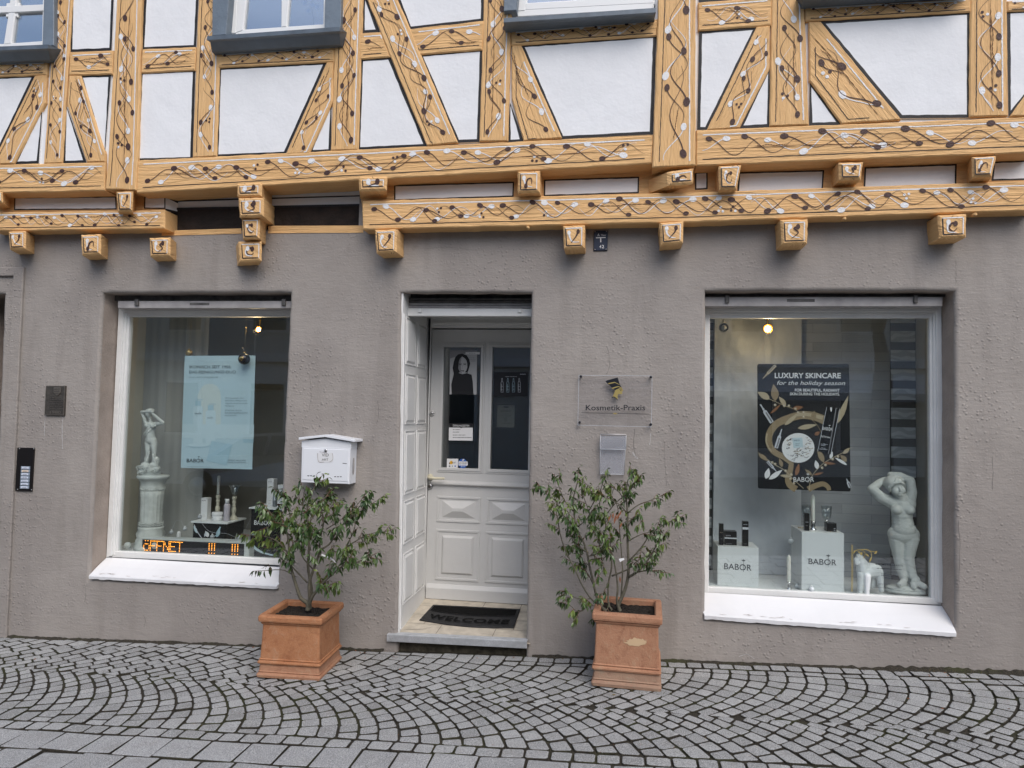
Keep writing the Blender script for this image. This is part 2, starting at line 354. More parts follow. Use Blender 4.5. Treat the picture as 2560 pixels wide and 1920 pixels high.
def rough(pts, step=.07, amp=.002):
    """resample an outline and let its edges wander a little, as hewn timber does"""
    out = []; n = len(pts)
    for i in range(n):
        a, b = pts[i], pts[(i+1) % n]; L = (b-a).length; k = max(1, int(L/step)); out.append(a.copy())
        for j in range(1, k):
            p = a.lerp(b, j/k); d = (b-a).normalized(); q = Vector((-d.z, 0, d.x)); out.append(p + q*random.uniform(-amp, amp))
    return out
_tx = {}
def text_geo(body, bold=0.0, shear=0.0, space=1.0):
    key = (body, bold, shear, space)
    if key in _tx: return _tx[key]
    cu = bpy.data.curves.new('t', 'FONT'); cu.body = body; cu.size = 1; cu.offset = bold; cu.shear = shear; cu.space_character = space; cu.resolution_u = 3
    o = bpy.data.objects.new('t', cu); COL.objects.link(o)
    dg = bpy.context.evaluated_depsgraph_get(); me = o.evaluated_get(dg).to_mesh()
    vs = [(v.co.x, v.co.y) for v in me.vertices]; fs = [list(p.vertices) for p in me.polygons]
    o.evaluated_get(dg).to_mesh_clear(); bpy.data.objects.remove(o); bpy.data.curves.remove(cu)
    _tx[key] = (vs, fs); return vs, fs
def put_text(mb, body, bl, br, h, m, bold=0.0, shear=0.0, up=Vector((0,0,1)), off=Vector((0,-.0012,0)), space=1.0):
    """write body from bl to br (world points of the base line), capitals h high"""
    vs, fs = text_geo(body, bold, shear, space)
    if not vs: return
    x0 = min(v[0] for v in vs); x1 = max(v[0] for v in vs); cap = .73
    d = (br - bl)/(x1-x0)
    mb.add([bl + d*(v[0]-x0) + up*(v[1]*h/cap) + off for v in vs], fs, m)
def tl(mb, c, Y, x0, x1, yb, hp, body, m, bold=0.0, shear=0.0, off=.0012, y1=None, space=1.0):
    put_text(mb, body, W(c,x0,yb,Y), W(c,x1,yb if y1 is None else y1,Y), hp*px(c,Y), m, bold, shear, off=Vector((0,-off,0)), space=space)
def logo(mb, c, Y, x0, x1, yb, hp, m, y1=None, off=.0012):
    """five capitals, the O crossed by a stem that carries a small flower"""
    y1 = yb if y1 is None else y1; k = px(c, Y)
    tl(mb, c, Y, x0, x1, yb, hp, 'BABOR', m, .004, 0, off, y1)
    o = W(c, x0+(x1-x0)*.705, yb+(y1-yb)*.7, Y) + Vector((0,-off-.0004,0)); h = hp*k
    mb.strip([o+Vector((0,0,-.28*h)), o+Vector((0,0,1.35*h))], [h*.05]*2, m)
    for sx, sz in ((-.34,1.62),(.34,1.62),(0,1.78),(-.18,1.48),(.18,1.48)):
        a = o+Vector((0,0,1.42*h)); b = o+Vector((sx*h,0,sz*h)); mb.strip([a,(a+b)/2+Vector((0,0,.06*h)),b], [h*.05,h*.13,h*.03], m)
def flat(mb, c, Y, pts, m): mb.poly(ccw([W(c,x,y,Y) for x,y in pts]), m)
def disc(mb, c, Y, x, y, rx, ry, m, n=20, rot=0):
    flat(mb, c, Y, [(x+rx*cos(2*pi*i/n)*cos(rot)-ry*sin(2*pi*i/n)*sin(rot), y+rx*cos(2*pi*i/n)*sin(rot)+ry*sin(2*pi*i/n)*cos(rot)) for i in range(n)], m)
def stroke(mb, c, Y, pts, w, m, w1=None):
    P = smooth_path([W(c,x,y,Y) for x,y in pts], 5); k = px(c,Y); n = len(P)
    mb.strip(P, [k*(w + ((w if w1 is None else w1)-w)*i/(n-1)) for i in range(n)], m)
def leafshape(mb, c, Y, x0, y0, x1, y1, w, m):
    dx, dy = x1-x0, y1-y0; L = sqrt(dx*dx+dy*dy); nx, ny = -dy/L, dx/L
    a = [(t, w*sin(pi*t**.8)) for t in (0,.15,.35,.55,.75,.9,1)]
    flat(mb, c, Y, [(x0+dx*t+nx*q, y0+dy*t+ny*q) for t,q in a] + [(x0+dx*t-nx*q*.8, y0+dy*t-ny*q*.8) for t,q in reversed(a[1:-1])], m)
def smooth_path(P, k=4):
    out = []; n = len(P)
    for i in range(n-1):
        p0, p1, p2, p3 = P[max(i-1,0)], P[i], P[i+1], P[min(i+2,n-1)]
        for j in range(k):
            t = j/k; out.append(.5*((2*p1) + (p2-p0)*t + (2*p0-5*p1+4*p2-p3)*t*t + (3*p1-p0-3*p2+p3)*t**3))
    out.append(P[-1].copy()); return out
def scrib(mb, c, Y, x0, x1, y, h, m, y1=None):
    """a line of print too small to read: short uneven marks"""
    y1 = y if y1 is None else y1; x = x0
    while x < x1:
        w = h*random.uniform(.5,1.6); w = min(w, x1-x); yy = y+(y1-y)*(x-x0)/max(1,x1-x0); k = h*random.uniform(.28,.46)
        flat(mb, c, Y, [(x,yy-k),(x+w,yy-k*random.uniform(.7,1)),(x+w,yy+k*.4),(x,yy+k*.4)], m); x += w + h*random.choice((.12,.18,.45))
def empty(name, loc, label, cat, group=None):
    o = bpy.data.objects.new(name, None); COL.objects.link(o); o.location = loc; o.empty_display_size = .1
    tag(o, label, cat, group); bpy.context.view_layer.update(); return o
def tag(o, label, cat, group=None):
    o['label'] = label; o['category'] = cat
    if group: o['group'] = group
    return o
def struct(o, kind='structure'): o['kind'] = kind; return o
def sculpt(parts, voxel, it=6, fac=.5):
    """capsules and ellipsoids melted into one continuous skin; returns (verts, faces)"""
    b = bmesh.new()
    for p in parts:
        if p[0] == 'c':
            _, a, r0, e, r1 = p; a, e = Vector(a), Vector(e); L = (e-a).length; n = max(2, int(L/(min(r0,r1)*.35)))
            for i in range(n+1):
                t = i/n; g = bmesh.ops.create_icosphere(b, subdivisions=2, radius=r0+(r1-r0)*t); bmesh.ops.translate(b, verts=g['verts'], vec=a.lerp(e, t))
        else:
            _, c, r3, rot = p; g = bmesh.ops.create_icosphere(b, subdivisions=3, radius=1)
            M = Matrix.Translation(c) @ Matrix.Rotation(rot, 4, 'Y') @ Matrix.Diagonal((*r3, 1)); bmesh.ops.transform(b, matrix=M, verts=g['verts'])
    me = bpy.data.meshes.new('s'); b.to_mesh(me); b.free()
    o = bpy.data.objects.new('s', me); COL.objects.link(o)
    r = o.modifiers.new('r', 'REMESH'); r.mode = 'VOXEL'; r.voxel_size = voxel
    q = o.modifiers.new('q', 'SMOOTH'); q.factor = fac; q.iterations = it
    dg = bpy.context.evaluated_depsgraph_get(); ev = o.evaluated_get(dg); m2 = ev.to_mesh()
    vs = [v.co.copy() for v in m2.vertices]; fs = [list(p.vertices) for p in m2.polygons]
    ev.to_mesh_clear(); bpy.data.objects.remove(o); bpy.data.meshes.remove(me); return vs, fs
m_terra('terracotta_foot', (.30,.17,.115), (.36,.235,.16), (.30,.28,.20))
def single(mb, name, label, cat, group=None):
    xs = [v[0] for v in mb.v]; ys = [v[1] for v in mb.v]; zs = [v[2] for v in mb.v]
    c = ((min(xs)+max(xs))/2, (min(ys)+max(ys))/2, min(zs)); mb.v = [(x-c[0], y-c[1], z-c[2]) for x,y,z in mb.v]
    o = mb.build(name); o.location = c; return tag(o, label, cat, group)

# ================================================================== STREET
g = MB(); n = 24
vs = [(-40+80*i/n, y, gz(-40+80*i/n)-.011) for i in range(n+1) for y in (8, -30)]
g.add(vs, [(2*i, 2*i+1, 2*i+3, 2*i+2) for i in range(n)], 'joint_soil'); struct(g.build('ground'))

def sett(mb, q, m, gap=.0042, hgt=None, cut=.10):
    """one paving stone on four ground corners (x, y), rounded plan, domed edges"""
    q = [Vector(p) for p in q]
    if sum(q[i].x*q[(i+1)%4].y - q[(i+1)%4].x*q[i].y for i in range(4)) < 0: q.reverse()
    A = abs(sum(q[i].x*q[(i+1)%4].y - q[(i+1)%4].x*q[i].y for i in range(4)))/2
    c = sum(q, Vector((0,0)))/4
    if A < .0007 or min((q[i]-q[(i+1)%4]).length for i in range(4)) < .0105: return
    q = [p + Vector((random.uniform(-1,1), random.uniform(-1,1)))*.0028 for p in q]
    h = random.uniform(-.003,.003) if hgt is None else hgt; tx, ty = random.uniform(-.03,.03), random.uniform(-.03,.03)
    def ring(d, z):
        w = [Vector((p.x,0,p.y)) for p in q]; w = inset(w, d); out = []
        for i in range(4):
            p, a, b = w[i], w[i-1], w[(i+1)%4]
            for o in (p.lerp(a, cut), p.lerp(b, cut)): out.append((o.x, o.z, gz(o.x)+z+h+tx*(o.x-c.x)+ty*(o.z-c.y)))
        return out
    vs = ring(gap, -.03) + ring(gap+.0004, -.004) + ring(gap+.0025, -.0005) + ring(gap+.009, .0010)
    fs = [tuple(range(24, 32))]
    for k in range(3):
        for i in range(8): j = (i+1) % 8; fs.append((k*8+i, k*8+j, (k+1)*8+j, (k+1)*8+i))
    mb.add(vs, fs[:1]+fs[17:], m); mb.add(vs, fs[1:17], 'joint_soil')
pv = MB(); yb = lambda x: -.63 - .05*(x+3.5)
YC = -1.33; RW = .112
def arcs(kind):
    half = .70; amp = .44
    def g_(x0, y):            # arc shape: x offset at depth y (measured from the seam)
        q = (yb(x0)-y) if kind == 'B' else (y-yb(x0)); return amp*(1-((half-q)/half)**2), (2*amp*(half-q)/half/half)*(-1 if kind == 'B' else 1)
    for k in range(-62, 42):
        x0 = k*RW - .05; y0 = yb(x0)
        lo, hi = (YC, y0) if kind == 'B' else (y0, -.115 if x0 > -1.25 else -.012)
        la, ha = (lo, hi+.022) if kind == 'B' else (lo-.020, hi)
        y = ha + random.uniform(0,.05)
        while y > lo+.012:
            y2 = y - random.uniform(.082,.112)/sqrt(1+g_(x0,y)[1]**2)
            if kind == 'B' and y2 < lo+.045: y2 = lo-.02
            P = []
            for yy in (y, y2):
                gx, m = g_(x0, yy); d = RW*m/(1+m*m); ya = yy; yc = yy - d
                ya, yc = [min(max(t, la), ha) for t in (ya, yc)]
                P.append((x0+g_(x0,ya)[0], ya)); P.append((x0+RW+g_(x0+RW,yc)[0], min(max(yc, la), ha)))
            sett(pv, [P[0], P[1], P[3], P[2]], 'granite_sett', hgt=random.uniform(-.003,.003)-(.0015 if kind == 'B' else 0))
            y = y2
arcs('A'); arcs('B')
def course(y0, y1, x0, x1, w0, w1, m, **kw):
    x = x0
    while x < x1:
        w = random.uniform(w0, w1); sett(pv, [(x,y0),(x+w,y0),(x+w,y1),(x,y1)], m, **kw); x += w
course(-.01, -.108, -1.3, 4.6, .095, .125, 'granite_sett')
course(YC-.004, YC-.098, -6.6, 4.6, .095, .128, 'granite_sett')
y = YC-.102; k = 0
while y > -3.1:
    course(y, y-.196, -6.6 - .1*(k % 2), 4.6, .175, .235, 'granite_slab', gap=.0036, cut=.03); y -= .2; k += 1
struct(pv.build('cobbled_pavement'))
rd = MB(); rd.add([(-40,-3.1,gz(-40)-.012),(40,-3.1,gz(40)-.012),(40,-30,gz(40)-.012),(-40,-30,gz(-40)-.012)], [(0,1,2,3)], 'asphalt'); struct(rd.build('road'))

# ================================================================== THE HOUSE
house = empty('half_timbered_house', (0, 1.5, 0), 'half timbered house with painted ochre beams over a taupe rendered ground floor', 'house')
wallY = 0.0
def hole(cr, pts): return ccw([W(c,x,y,0) for c,x,y in [(cr,a,b) for a,b in pts]])
HL = hole('D', [(222,632),(627,632),(599,1274),(192,1252)])
HD = hole('D', [(866,632),(1148,632),(1136,1440),(858,1440)])
HR = hole('D', [(1524,628),(2063,628),(2064,1372),(1523,1338)])
HS = [W('D',9,635,0), W('D',-60,635,0), W('D',-60,1500,0), W('D',-26,1500,0)]; HS = ccw(HS)
def outer_z(x):   # top of the rendered wall, under the timber
    return W('D', 600, 497, 0).z + (W('D',2000,468,-.05).z - W('D',600,497,0).z)*max(0, min(1, (x+2.4)/4.4))
b = bmesh.new()
xs = [-7.5] + [-7+.25*i for i in range(0, 53)]
top = W('D',600,497,0).z + .05
zN = min(W(1,1062,1486,0).z, W(2,150,1450,0).z, W(1,1552,1470,0).z) - .004
ol = [Vector((-7.5,0,-.6)), Vector((6.2,0,-.6)), Vector((6.2,0,top+.25)), Vector((-1.9,0,top+.25)), Vector((-1.9,0,zN)), Vector((-3.6,0,zN)), Vector((-3.6,0,top)), Vector((-7.5,0,top))]
loops = [rough(ol, .3, 0)]; rings = []
for H in (HL, HD, HR, HS):
    h = rough(H, .09, .003); seq = []
    rr = .022
    for a in range(5):
        t = a/4*pi/2; seq.append((inset(h, -rr*(1-sin(t))), rr*(1-cos(t))))
    rings.append((seq, h)); loops.append(seq[0][0])
es = []; L0 = []
for lp in loops:
    vv = [b.verts.new(p) for p in lp]; L0.append(vv); es += [b.edges.new((vv[i], vv[(i+1)%len(vv)])) for i in range(len(vv))]
bmesh.ops.triangle_fill(b, use_beauty=True, edges=es)
bmesh.ops.recalc_face_normals(b, faces=b.faces[:])
wall = MB(); wall.addbm(b, 'taupe_render'); b.free()
depths = [.19, .06, .20, .42]
for (seq, h), dp in zip(rings, depths):
    n = len(h); vs = []
    for lp, d in seq: vs += [Vector((p.x, d, p.z)) for p in lp]
    vs += [Vector((p.x, dp, p.z)) for p in h]
    fs = []
    nk = len(seq)
    for k in range(nk-1):
        for i in range(n): j = (i+1) % n; fs.append((k*n+i, (k+1)*n+i, (k+1)*n+j, k*n+j))
    wall.add(vs, fs, 'taupe_render', None, True)
    wall.add(vs[(nk-1)*n:], [(i, n+i, n+(i+1)%n, (i+1)%n) for i in range(n)], 'reveal_render', None, True)
def crackline(c, pts, w, m):
    P = smooth_path([W(c,x,y,-.0012) for x,y in pts], 6); P = [p+Vector((random.uniform(-1,1)*.0025,0,0)) for p in P]
    wall.strip(P, [w*random.uniform(.3,1.2) for _ in P], m)
for c, pts, w in ((7,[(540,455),(552,510),(545,580)],.003),(5,[(1720,590),(1735,700),(1712,760)],.0025),(5,[(1895,1110),(1888,1210),(1905,1300)],.004),(5,[(2085,1200),(2090,1330),(2098,1480)],.002),(9,[(1790,60),(1800,260),(1786,520)],.003),
                  (6,[(1776,20),(1775,100),(1774,190)],.002),(6,[(2010,1290),(2012,1400),(2008,1500)],.003),(7,[(925,660),(935,700),(925,740)],.003),(5,[(240,930),(250,1010),(235,1080)],.004),(4,[(1990,760),(2000,900),(1985,1000)],.002),(2,[(540,1600),(700,1590),(860,1610)],.0015),(9,[(620,700),(720,760),(700,800)],.0025)):
    crackline(c, pts, w, 'stain_dark')
for c, pts, w in ((4,[(405,1040),(400,1120),(402,1240)],.007),(4,[(290,1040),(286,1100),(288,1160)],.006),(5,[(1998,1140),(1996,1160),(1990,1215)],.007),(5,[(1880,1262),(1900,1290),(1915,1305)],.010),(9,[(380,930),(430,915),(480,945)],.004)):
    crackline(c, pts, w, 'stain_pale')
wall.build('ground_floor_wall', house)
# painted ochre band at the top of the render in the recess
bd = MB(); flat(bd, 1, -.004, [(1060,1512),(1548,1500),(1548,1470),(1740,1466),(2200,1455),(2200,1490),(1740,1500),(1700,1502)], 'ochre_timber')
bd.v = []; bd.f = []; bd.m = []; bd.uv = []; bd.sm = []
bd.add([W(1,1040,1484,-.004),W(1,1552,1468,-.004),W(1,1552,1502,-.004),W(1,1040,1516,-.004)], [(0,1,2,3)], 'ochre_timber')
bd.add([W(1,1725,1452,-.004),W(2,150,1450,-.004),W(2,150,1496,-.004),W(1,1725,1500,-.004)], [(0,1,2,3)], 'ochre_timber')
bd.build('painted_band', house)
# carcass: keeps daylight out
cb = MB()
cb.box(-7.5, 6.2, 6.0, 6.2, -.6, 7.0, 'far_render'); cb.box(-7.7, -7.5, .0, 6.2, -.6, 7.0, 'far_render'); cb.box(6.2, 6.4, 0, 6.2, -.6, 7.0, 'far_render')
cb.box(-7.5, 6.2, .35, 6.0, 3.02, 3.2, 'interior_dark')
cb.build('rear_wall', house)
rf = MB(); rf.add([(-7.9,-.9,6.6),(6.6,-.9,6.6),(6.6,3.1,9.6),(-7.9,3.1,9.6),(-7.9,7,6.6),(6.6,7,6.6)], [(0,1,2,3),(3,2,5,4),(0,3,4),(1,5,2),(0,4,5,1)], 'far_red'); rf.build('roof', house)

# ------------------------------------------------------------------ timbers with painted scrolls
UY, PY = -.195, -.181     # face of the upper storey's timbers, face of its plaster
def clip_v(pts, u, ax, O):
    """v-range of the outline at station u"""
    vs = []; n = len(pts)
    loc = [((p-O).dot(ax[0]), (p-O).dot(ax[1])) for p in pts]
    for i in range(n):
        (u0,v0),(u1,v1) = loc[i], loc[(i+1)%n]
        if (u0-u)*(u1-u) <= 0 and abs(u1-u0) > 1e-7: vs.append(v0+(v1-v0)*(u-u0)/(u1-u0))
    return (min(vs), max(vs)) if len(vs) >= 2 else None
def frame_of(pts, dirn):
    if dirn is None:
        O = sum(pts, Vector())/len(pts); Q = [p-O for p in rough(pts, .03, 0)]
        a = .5*atan2(2*sum(q.x*q.z for q in Q), sum(q.x*q.x-q.z*q.z for q in Q)); d = Vector((cos(a),0,sin(a)))
    else: d = dirn.normalized(); O = sum(pts, Vector())/len(pts)
    if abs(d.z) > abs(d.x):
        if d.z < 0: d = -d
        v = Vector((d.z,0,-d.x))
    else:
        if d.x < 0: d = -d
        v = Vector((-d.z,0,d.x))
    return O, (d, v)
def scrolls(mb, pts, O, ax, Y, dens=1.0, lines=True):
    loc = [(p-O).dot(ax[0]) for p in pts]; u0, u1 = min(loc), max(loc)
    ws = [clip_v(pts, u0+(u1-u0)*t, ax, O) for t in (.25,.4,.5,.6,.75)]; ws = [w for w in ws if w]
    wm = sum(b-a for a,b in ws)/len(ws)
    def pt(u, v, e): p = O + ax[0]*u + ax[1]*v; return Vector((p.x, Y-e, p.z))
    def rng(u):
        r = clip_v(pts, u, ax, O)
        return r if r and r[1]-r[0] > .55*wm else None
    ok = [u0+(u1-u0)*i/120 for i in range(121)]; ok = [u for u in ok if rng(u)]
    a, e = ok[0]+.025, ok[-1]-.025
    if lines:
        us = [a+(e-a)*i/60 for i in range(61)]
        bl = [(u, rng(u)) for u in us]; bl = [(u, r) for u, r in bl if r]
        mb.strip([pt(u, r[0]+.17*wm+random.uniform(-1,1)*.0012, .0018) for u, r in bl], [.0038+random.uniform(0,.002) for _ in bl], 'black_line')
        mb.strip([pt(u, r[1]-.15*wm+random.uniform(-1,1)*.0012, .0018) for u, r in bl], [.0065+random.uniform(0,.003) for _ in bl], 'white_paint_stroke')
    lam = 1.75*max(wm,.088)/dens; A = .245*wm; u = a+.10*lam; k = 0
    def tad(u, sgn, dirn, L, m, e2, s=1.0):
        path = []; wid = []; N = 18; a_ = A*random.uniform(.6,1.12); l_ = lam*random.uniform(.72,1.08); of = random.uniform(-.05,.07)*wm
        for i in range(N+1):
            t = i/N; uu = u + dirn*L*t; r = rng(max(a, min(e, uu)))
            if not r or uu < a-.01 or uu > e+.01: break
            vc = (r[0]+r[1])/2 + .01*wm
            path.append(pt(uu, vc + of + sgn*a_*cos(2*pi*t*L/l_)*(1 if t < .6 else 1-.5*(t-.6)), e2)); wid.append(wm*s*(.022*(1-t)+.0075))
        if len(path) < 5: return
        mb.strip(path, wid, m)
        h = path[0]; d = (path[1]-path[0]).normalized(); q = Vector((-d.z,0,d.x)); rx, ry = wm*.112*s, wm*.080*s
        sk = random.uniform(-.4,.4)
        mb.poly([h + d*(rx*cos(x)) + q*(ry*sin(x) + sk*rx*.3*cos(x)) + Vector((0,-.0004,0)) for x in [2*pi*i/12 for i in range(12)]], m)
    while u < e-.12*lam:
        f = random.choice((1,1,-1)); L = lam*random.uniform(.75,1.2)
        if k % 2 == 0:
            tad(u, f, 1, min(L, e-u), 'brown_paint', .0028, random.uniform(.85,1.1))
            if random.random() < .55 and u-L*.6 > a: tad(u+.2*lam if u+.2*lam < e else u, -f, -1, L*.6, 'brown_paint', .0032, .85)
        else:
            tad(u, f, 1 if random.random() < .6 else -1, L*.75, 'white_paint_stroke', .0023, random.uniform(.9,1.15))
        if random.random() < .13:
            r = rng(u)
            if r:
                for (du, dv) in ((0,0),(.13,.02),(.06,-.12)):
                    c0 = pt(min(e, u+du*wm), (r[0]+r[1])/2+(.16+dv)*wm*(-f), .0026); q = wm*.045
                    mb.poly([c0+Vector((q*cos(x),0,q*sin(x))) for x in [2*pi*i/8 for i in range(8)]], random.choice(('white_paint_stroke','brown_paint')))
        u += lam*.31*random.uniform(.8,1.2); k += 1
def T(name, pts, Y=UY, dep=.07, dirn=None, lines=True, paint=True, dens=1.0, crack=False, parent=None, dip=0):
    P = [W(c,x,y,Y) for c,x,y in pts]; P = ccw(P); O, ax = frame_of(P, dirn)
    off = random.uniform(0, 9)
    mb = MB(); mb.prism(rough(P, .06, .0022), (0,dep,0), 'ochre_timber', .007, lambda p: ((p-O).dot(ax[0])+off, (p-O).dot(ax[1])+p.y))
    if paint: scrolls(mb, P, O, ax, Y, dens, lines)
    for _ in range(random.choice((0,1,1,2)) + (1 if crack else 0)):
        loc = [(p-O).dot(ax[0]) for p in P]; u0, u1 = min(loc), max(loc); v = random.uniform(-.16,.2)*.2; pp = []; ua = u0+.04+(0 if crack and not _ else random.uniform(0,.6)*(u1-u0)); ub_ = u1-.04 if crack and not _ else min(u1-.04, ua+random.uniform(.15,.6))
        for i in range(60):
            u = ua+(ub_-ua)*i/59; v += random.uniform(-.0022,.0022); q = O+ax[0]*u+ax[1]*v; pp.append(Vector((q.x, Y-.0034, q.z)))
        mb.strip(pp, [(.0015+.0035*abs(sin(i*.7)))*min(1,i/8,(59-i)/8+.05) for i in range(60)], 'crack_dark')
    o = mb.build(name, parent or house); return o
hx = Vector((1,0,0))
T('sill_beam', [(1,-60,1058),(1,676,1042),(1,673,1226),(1,-60,1240)], dep=.22)
T('timber_post', [(1,752,-40),(1,910,-40),(1,884,1020),(1,873,1222),(1,675,1216),(1,692,1040)], UY-.012, .20, crack=True)
T('sill_beam', [(1,880,1030),(2,2014,866),(2,2008,1052),(1,876,1240)], dep=.22, crack=True)
T('timber_post', [(2,2048,-40),(3,100,-40),(3,101,1062),(2,2008,1076)], UY-.014, .26, dens=.9)
T('sill_beam', [(3,104,836),(3,2300,748),(3,2300,978),(3,104,1064)], dep=.22, crack=True)
T('timber_post', [(1,356,-40),(1,466,-40),(1,398,1047),(1,278,1050)])
T('timber_post', [(1,1276,-40),(1,1425,-40),(1,1392,1004),(1,1236,1012)])
T('timber_post', [(2,-22,-40),(2,149,-40),(2,116,962),(2,-62,968)], crack=True)
T('timber_post', [(2,926,-40),(2,1106,-40),(2,1080,906),(2,895,908)], crack=True)
T('timber_post', [(3,590,-40),(3,798,-40),(3,830,802),(3,576,810)])
T('timber_post', [(3,1868,-40),(3,2105,-40),(3,2112,745),(3,1862,750)], crack=True)
T('timber_rail', [(1,-60,402),(1,302,392),(1,300,482),(1,-60,495)])
T('timber_rail', [(1,447,336),(1,728,322),(1,722,476),(1,440,484)])
T('timber_rail', [(1,912,314),(1,1260,300),(1,1252,452),(1,905,468)], crack=True)
T('timber_rail', [(1,1404,342),(1,2150,290),(1,2148,397),(1,1402,436)])
T('timber_rail', [(2,130,214),(2,262,204),(2,322,366),(2,128,380)], dirn=hx)
T('timber_rail', [(2,440,186),(2,926,130),(2,914,320),(2,508,352)], dirn=hx)
T('timber_rail', [(2,1100,197),(2,2046,120),(2,2038,229),(2,1100,292)])
T('timber_rail', [(3,116,14),(3,592,-26),(3,588,162),(3,116,196)])
T('timber_rail', [(3,806,42),(3,1872,-12),(3,1870,76),(3,808,136)])
T('timber_rail', [(3,2106,4),(3,2300,-6),(3,2300,68),(3,2106,72)])
T('timber_brace', [(1,222,484),(1,296,480),(1,290,660),(1,90,1052),(1,-50,1056),(1,-30,1000)], dep=.065)
T('timber_brace', [(1,442,484),(1,518,484),(1,674,985),(1,674,1040),(1,556,1043),(1,428,670)], dep=.065)
T('timber_brace', [(1,2100,398),(1,2142,396),(1,2140,650),(1,1988,984),(1,1836,991)], dep=.065)
T('timber_brace', [(2,158,-40),(2,356,-40),(2,758,916),(2,558,936)], UY-.004, dep=.07)
T('timber_brace', [(2,1104,292),(2,1164,288),(2,1428,886),(2,1180,906),(2,1104,640)], dep=.065)
T('timber_brace', [(3,494,170),(3,580,163),(3,578,440),(3,386,820),(3,172,836)], dep=.065)
T('timber_brace', [(3,830,138),(3,906,136),(3,1424,768),(3,1040,796),(3,832,516)], dep=.065, crack=True)
T('timber_brace', [(3,2300,500),(3,2300,742),(3,2126,746)], dep=.065, paint=False)

def panel(pts, Y=PY, line=.013, name='infill_panel', grow=.008):
    P = ccw([W(c,x,y,Y) for c,x,y in pts]); P = inset(P, -grow)
    outer = rough(P, .05, .0); inner = []
    k = inset(P, line+grow)
    inner = []
    n = len(P)
    for i in range(n):
        a, b_, A, B = P[i], P[(i+1)%n], k[i], k[(i+1)%n]; m = max(1, int((b_-a).length/.05))
        for j in range(m):
            q = A.lerp(B, j/m); inner.append(q + (Vector((random.uniform(-1,1),0,random.uniform(-1,1)))*.0016 if j else Vector()))
    outer = []
    for i in range(n):
        a, b_ = P[i], P[(i+1)%n]; m = max(1, int((b_-a).length/.05)); outer += [a.lerp(b_, j/m) for j in range(m)]
    mb = MB(); N = len(inner)
    bb = bmesh.new(); vv = [bb.verts.new(p) for p in inner]; ed = [bb.edges.new((vv[i], vv[(i+1)%N])) for i in range(N)]
    bmesh.ops.triangle_fill(bb, use_beauty=True, edges=ed); bmesh.ops.recalc_face_normals(bb, faces=bb.faces[:])
    mb.addbm(bb, 'white_plaster'); bb.free()
    mb.add(outer+inner, [(i, (i+1)%N, N+(i+1)%N, N+i) for i in range(N)], 'black_line')
    mb.add(outer+[p+Vector((0,.05,0)) for p in outer], [(i, N+i, N+(i+1)%N, (i+1)%N) for i in range(N)], 'white_plaster')
    return mb.build(name, house)
PAN = [
 [(1,465,-40),(1,727,-40),(1,712,318),(1,455,328)], [(1,935,-40),(1,1272,-40),(1,1255,300),(1,917,314)],
 [(1,-60,500),(1,218,488),(1,-12,968),(1,-60,1040)], [(1,272,692),(1,244,1044),(1,96,1050)], [(1,428,686),(1,548,1040),(1,410,1044)],
 [(1,519,490),(1,708,484),(1,674,978)], [(1,908,468),(1,1250,452),(1,1233,1020),(1,884,1030)], [(1,1412,440),(1,2094,403),(1,1832,986),(1,1394,1004)],
 [(1,2129,665),(1,2123,970),(1,1993,976)], [(2,150,-40),(2,160,-40),(2,245,200),(2,148,206)], [(2,362,-40),(2,920,-40),(2,916,130),(2,448,183)],
 [(2,138,384),(2,318,371),(2,552,936),(2,118,958)], [(2,517,354),(2,912,319),(2,891,906),(2,757,911)], [(2,1095,665),(2,1172,906),(2,1084,911)],
 [(2,1170,293),(2,2026,231),(2,2004,857),(2,1427,887)], [(3,128,-60),(3,585,-90),(3,585,-28),(3,128,9)], [(3,130,206),(3,489,179),(3,170,830),(3,118,828)],
 [(3,571,452),(3,573,809),(3,386,820)], [(3,838,540),(3,1031,796),(3,838,802)], [(3,910,142),(3,1859,81),(3,1859,749),(3,1422,753)],
 [(3,2110,75),(3,2300,66),(3,2300,520),(3,2118,736)]]
for p in PAN: panel(p)
# wall body of the upper storey, behind plaster and timber; openings left for the windows
def slab(name, quads, Y, dep, m):
    mb = MB()
    for q in quads: mb.prism([W(c,x,y,Y) for c,x,y in q], (0,dep,0), m, 0)
    return mb
zt = 6.8
ub = MB()
zL = W(1,100,1058,UY).z+.03
def ubox(x0, x1, z0, z1): ub.box(x0, x1, PY+.012, .12, z0, z1, 'white_plaster')
XW = [(W(1,-500,0,UY).x, W(1,330,100,UY).x), (W(1,1390,100,UY).x, W(1,2175,100,UY).x), (W(2,1075,50,UY).x, W(2,2030,50,UY).x), (W(3,800,0,UY).x, W(3,1840,0,UY).x)]
ZW = [W(1,200,330,UY).z, W(1,1800,270,UY).z, W(2,1500,120,UY).z, W(3,1000,-10,UY).z]
ubase = W(1,100,1150,UY).z
xcur = -7.5
for (a, b_), zw in zip(XW, ZW):
    ubox(xcur, a, ubase+.02, zt); ubox(a, b_, ubase+.02, zw-.02); ubox(a, b_, zw+1.45, zt); xcur = b_
ubox(xcur, 6.2, ubase+.02, zt)
ub.box(-7.5, 6.2, .10, .14, ubase-.3, zt, 'interior_dark') if False else None
ub.build('upper_wall', house)

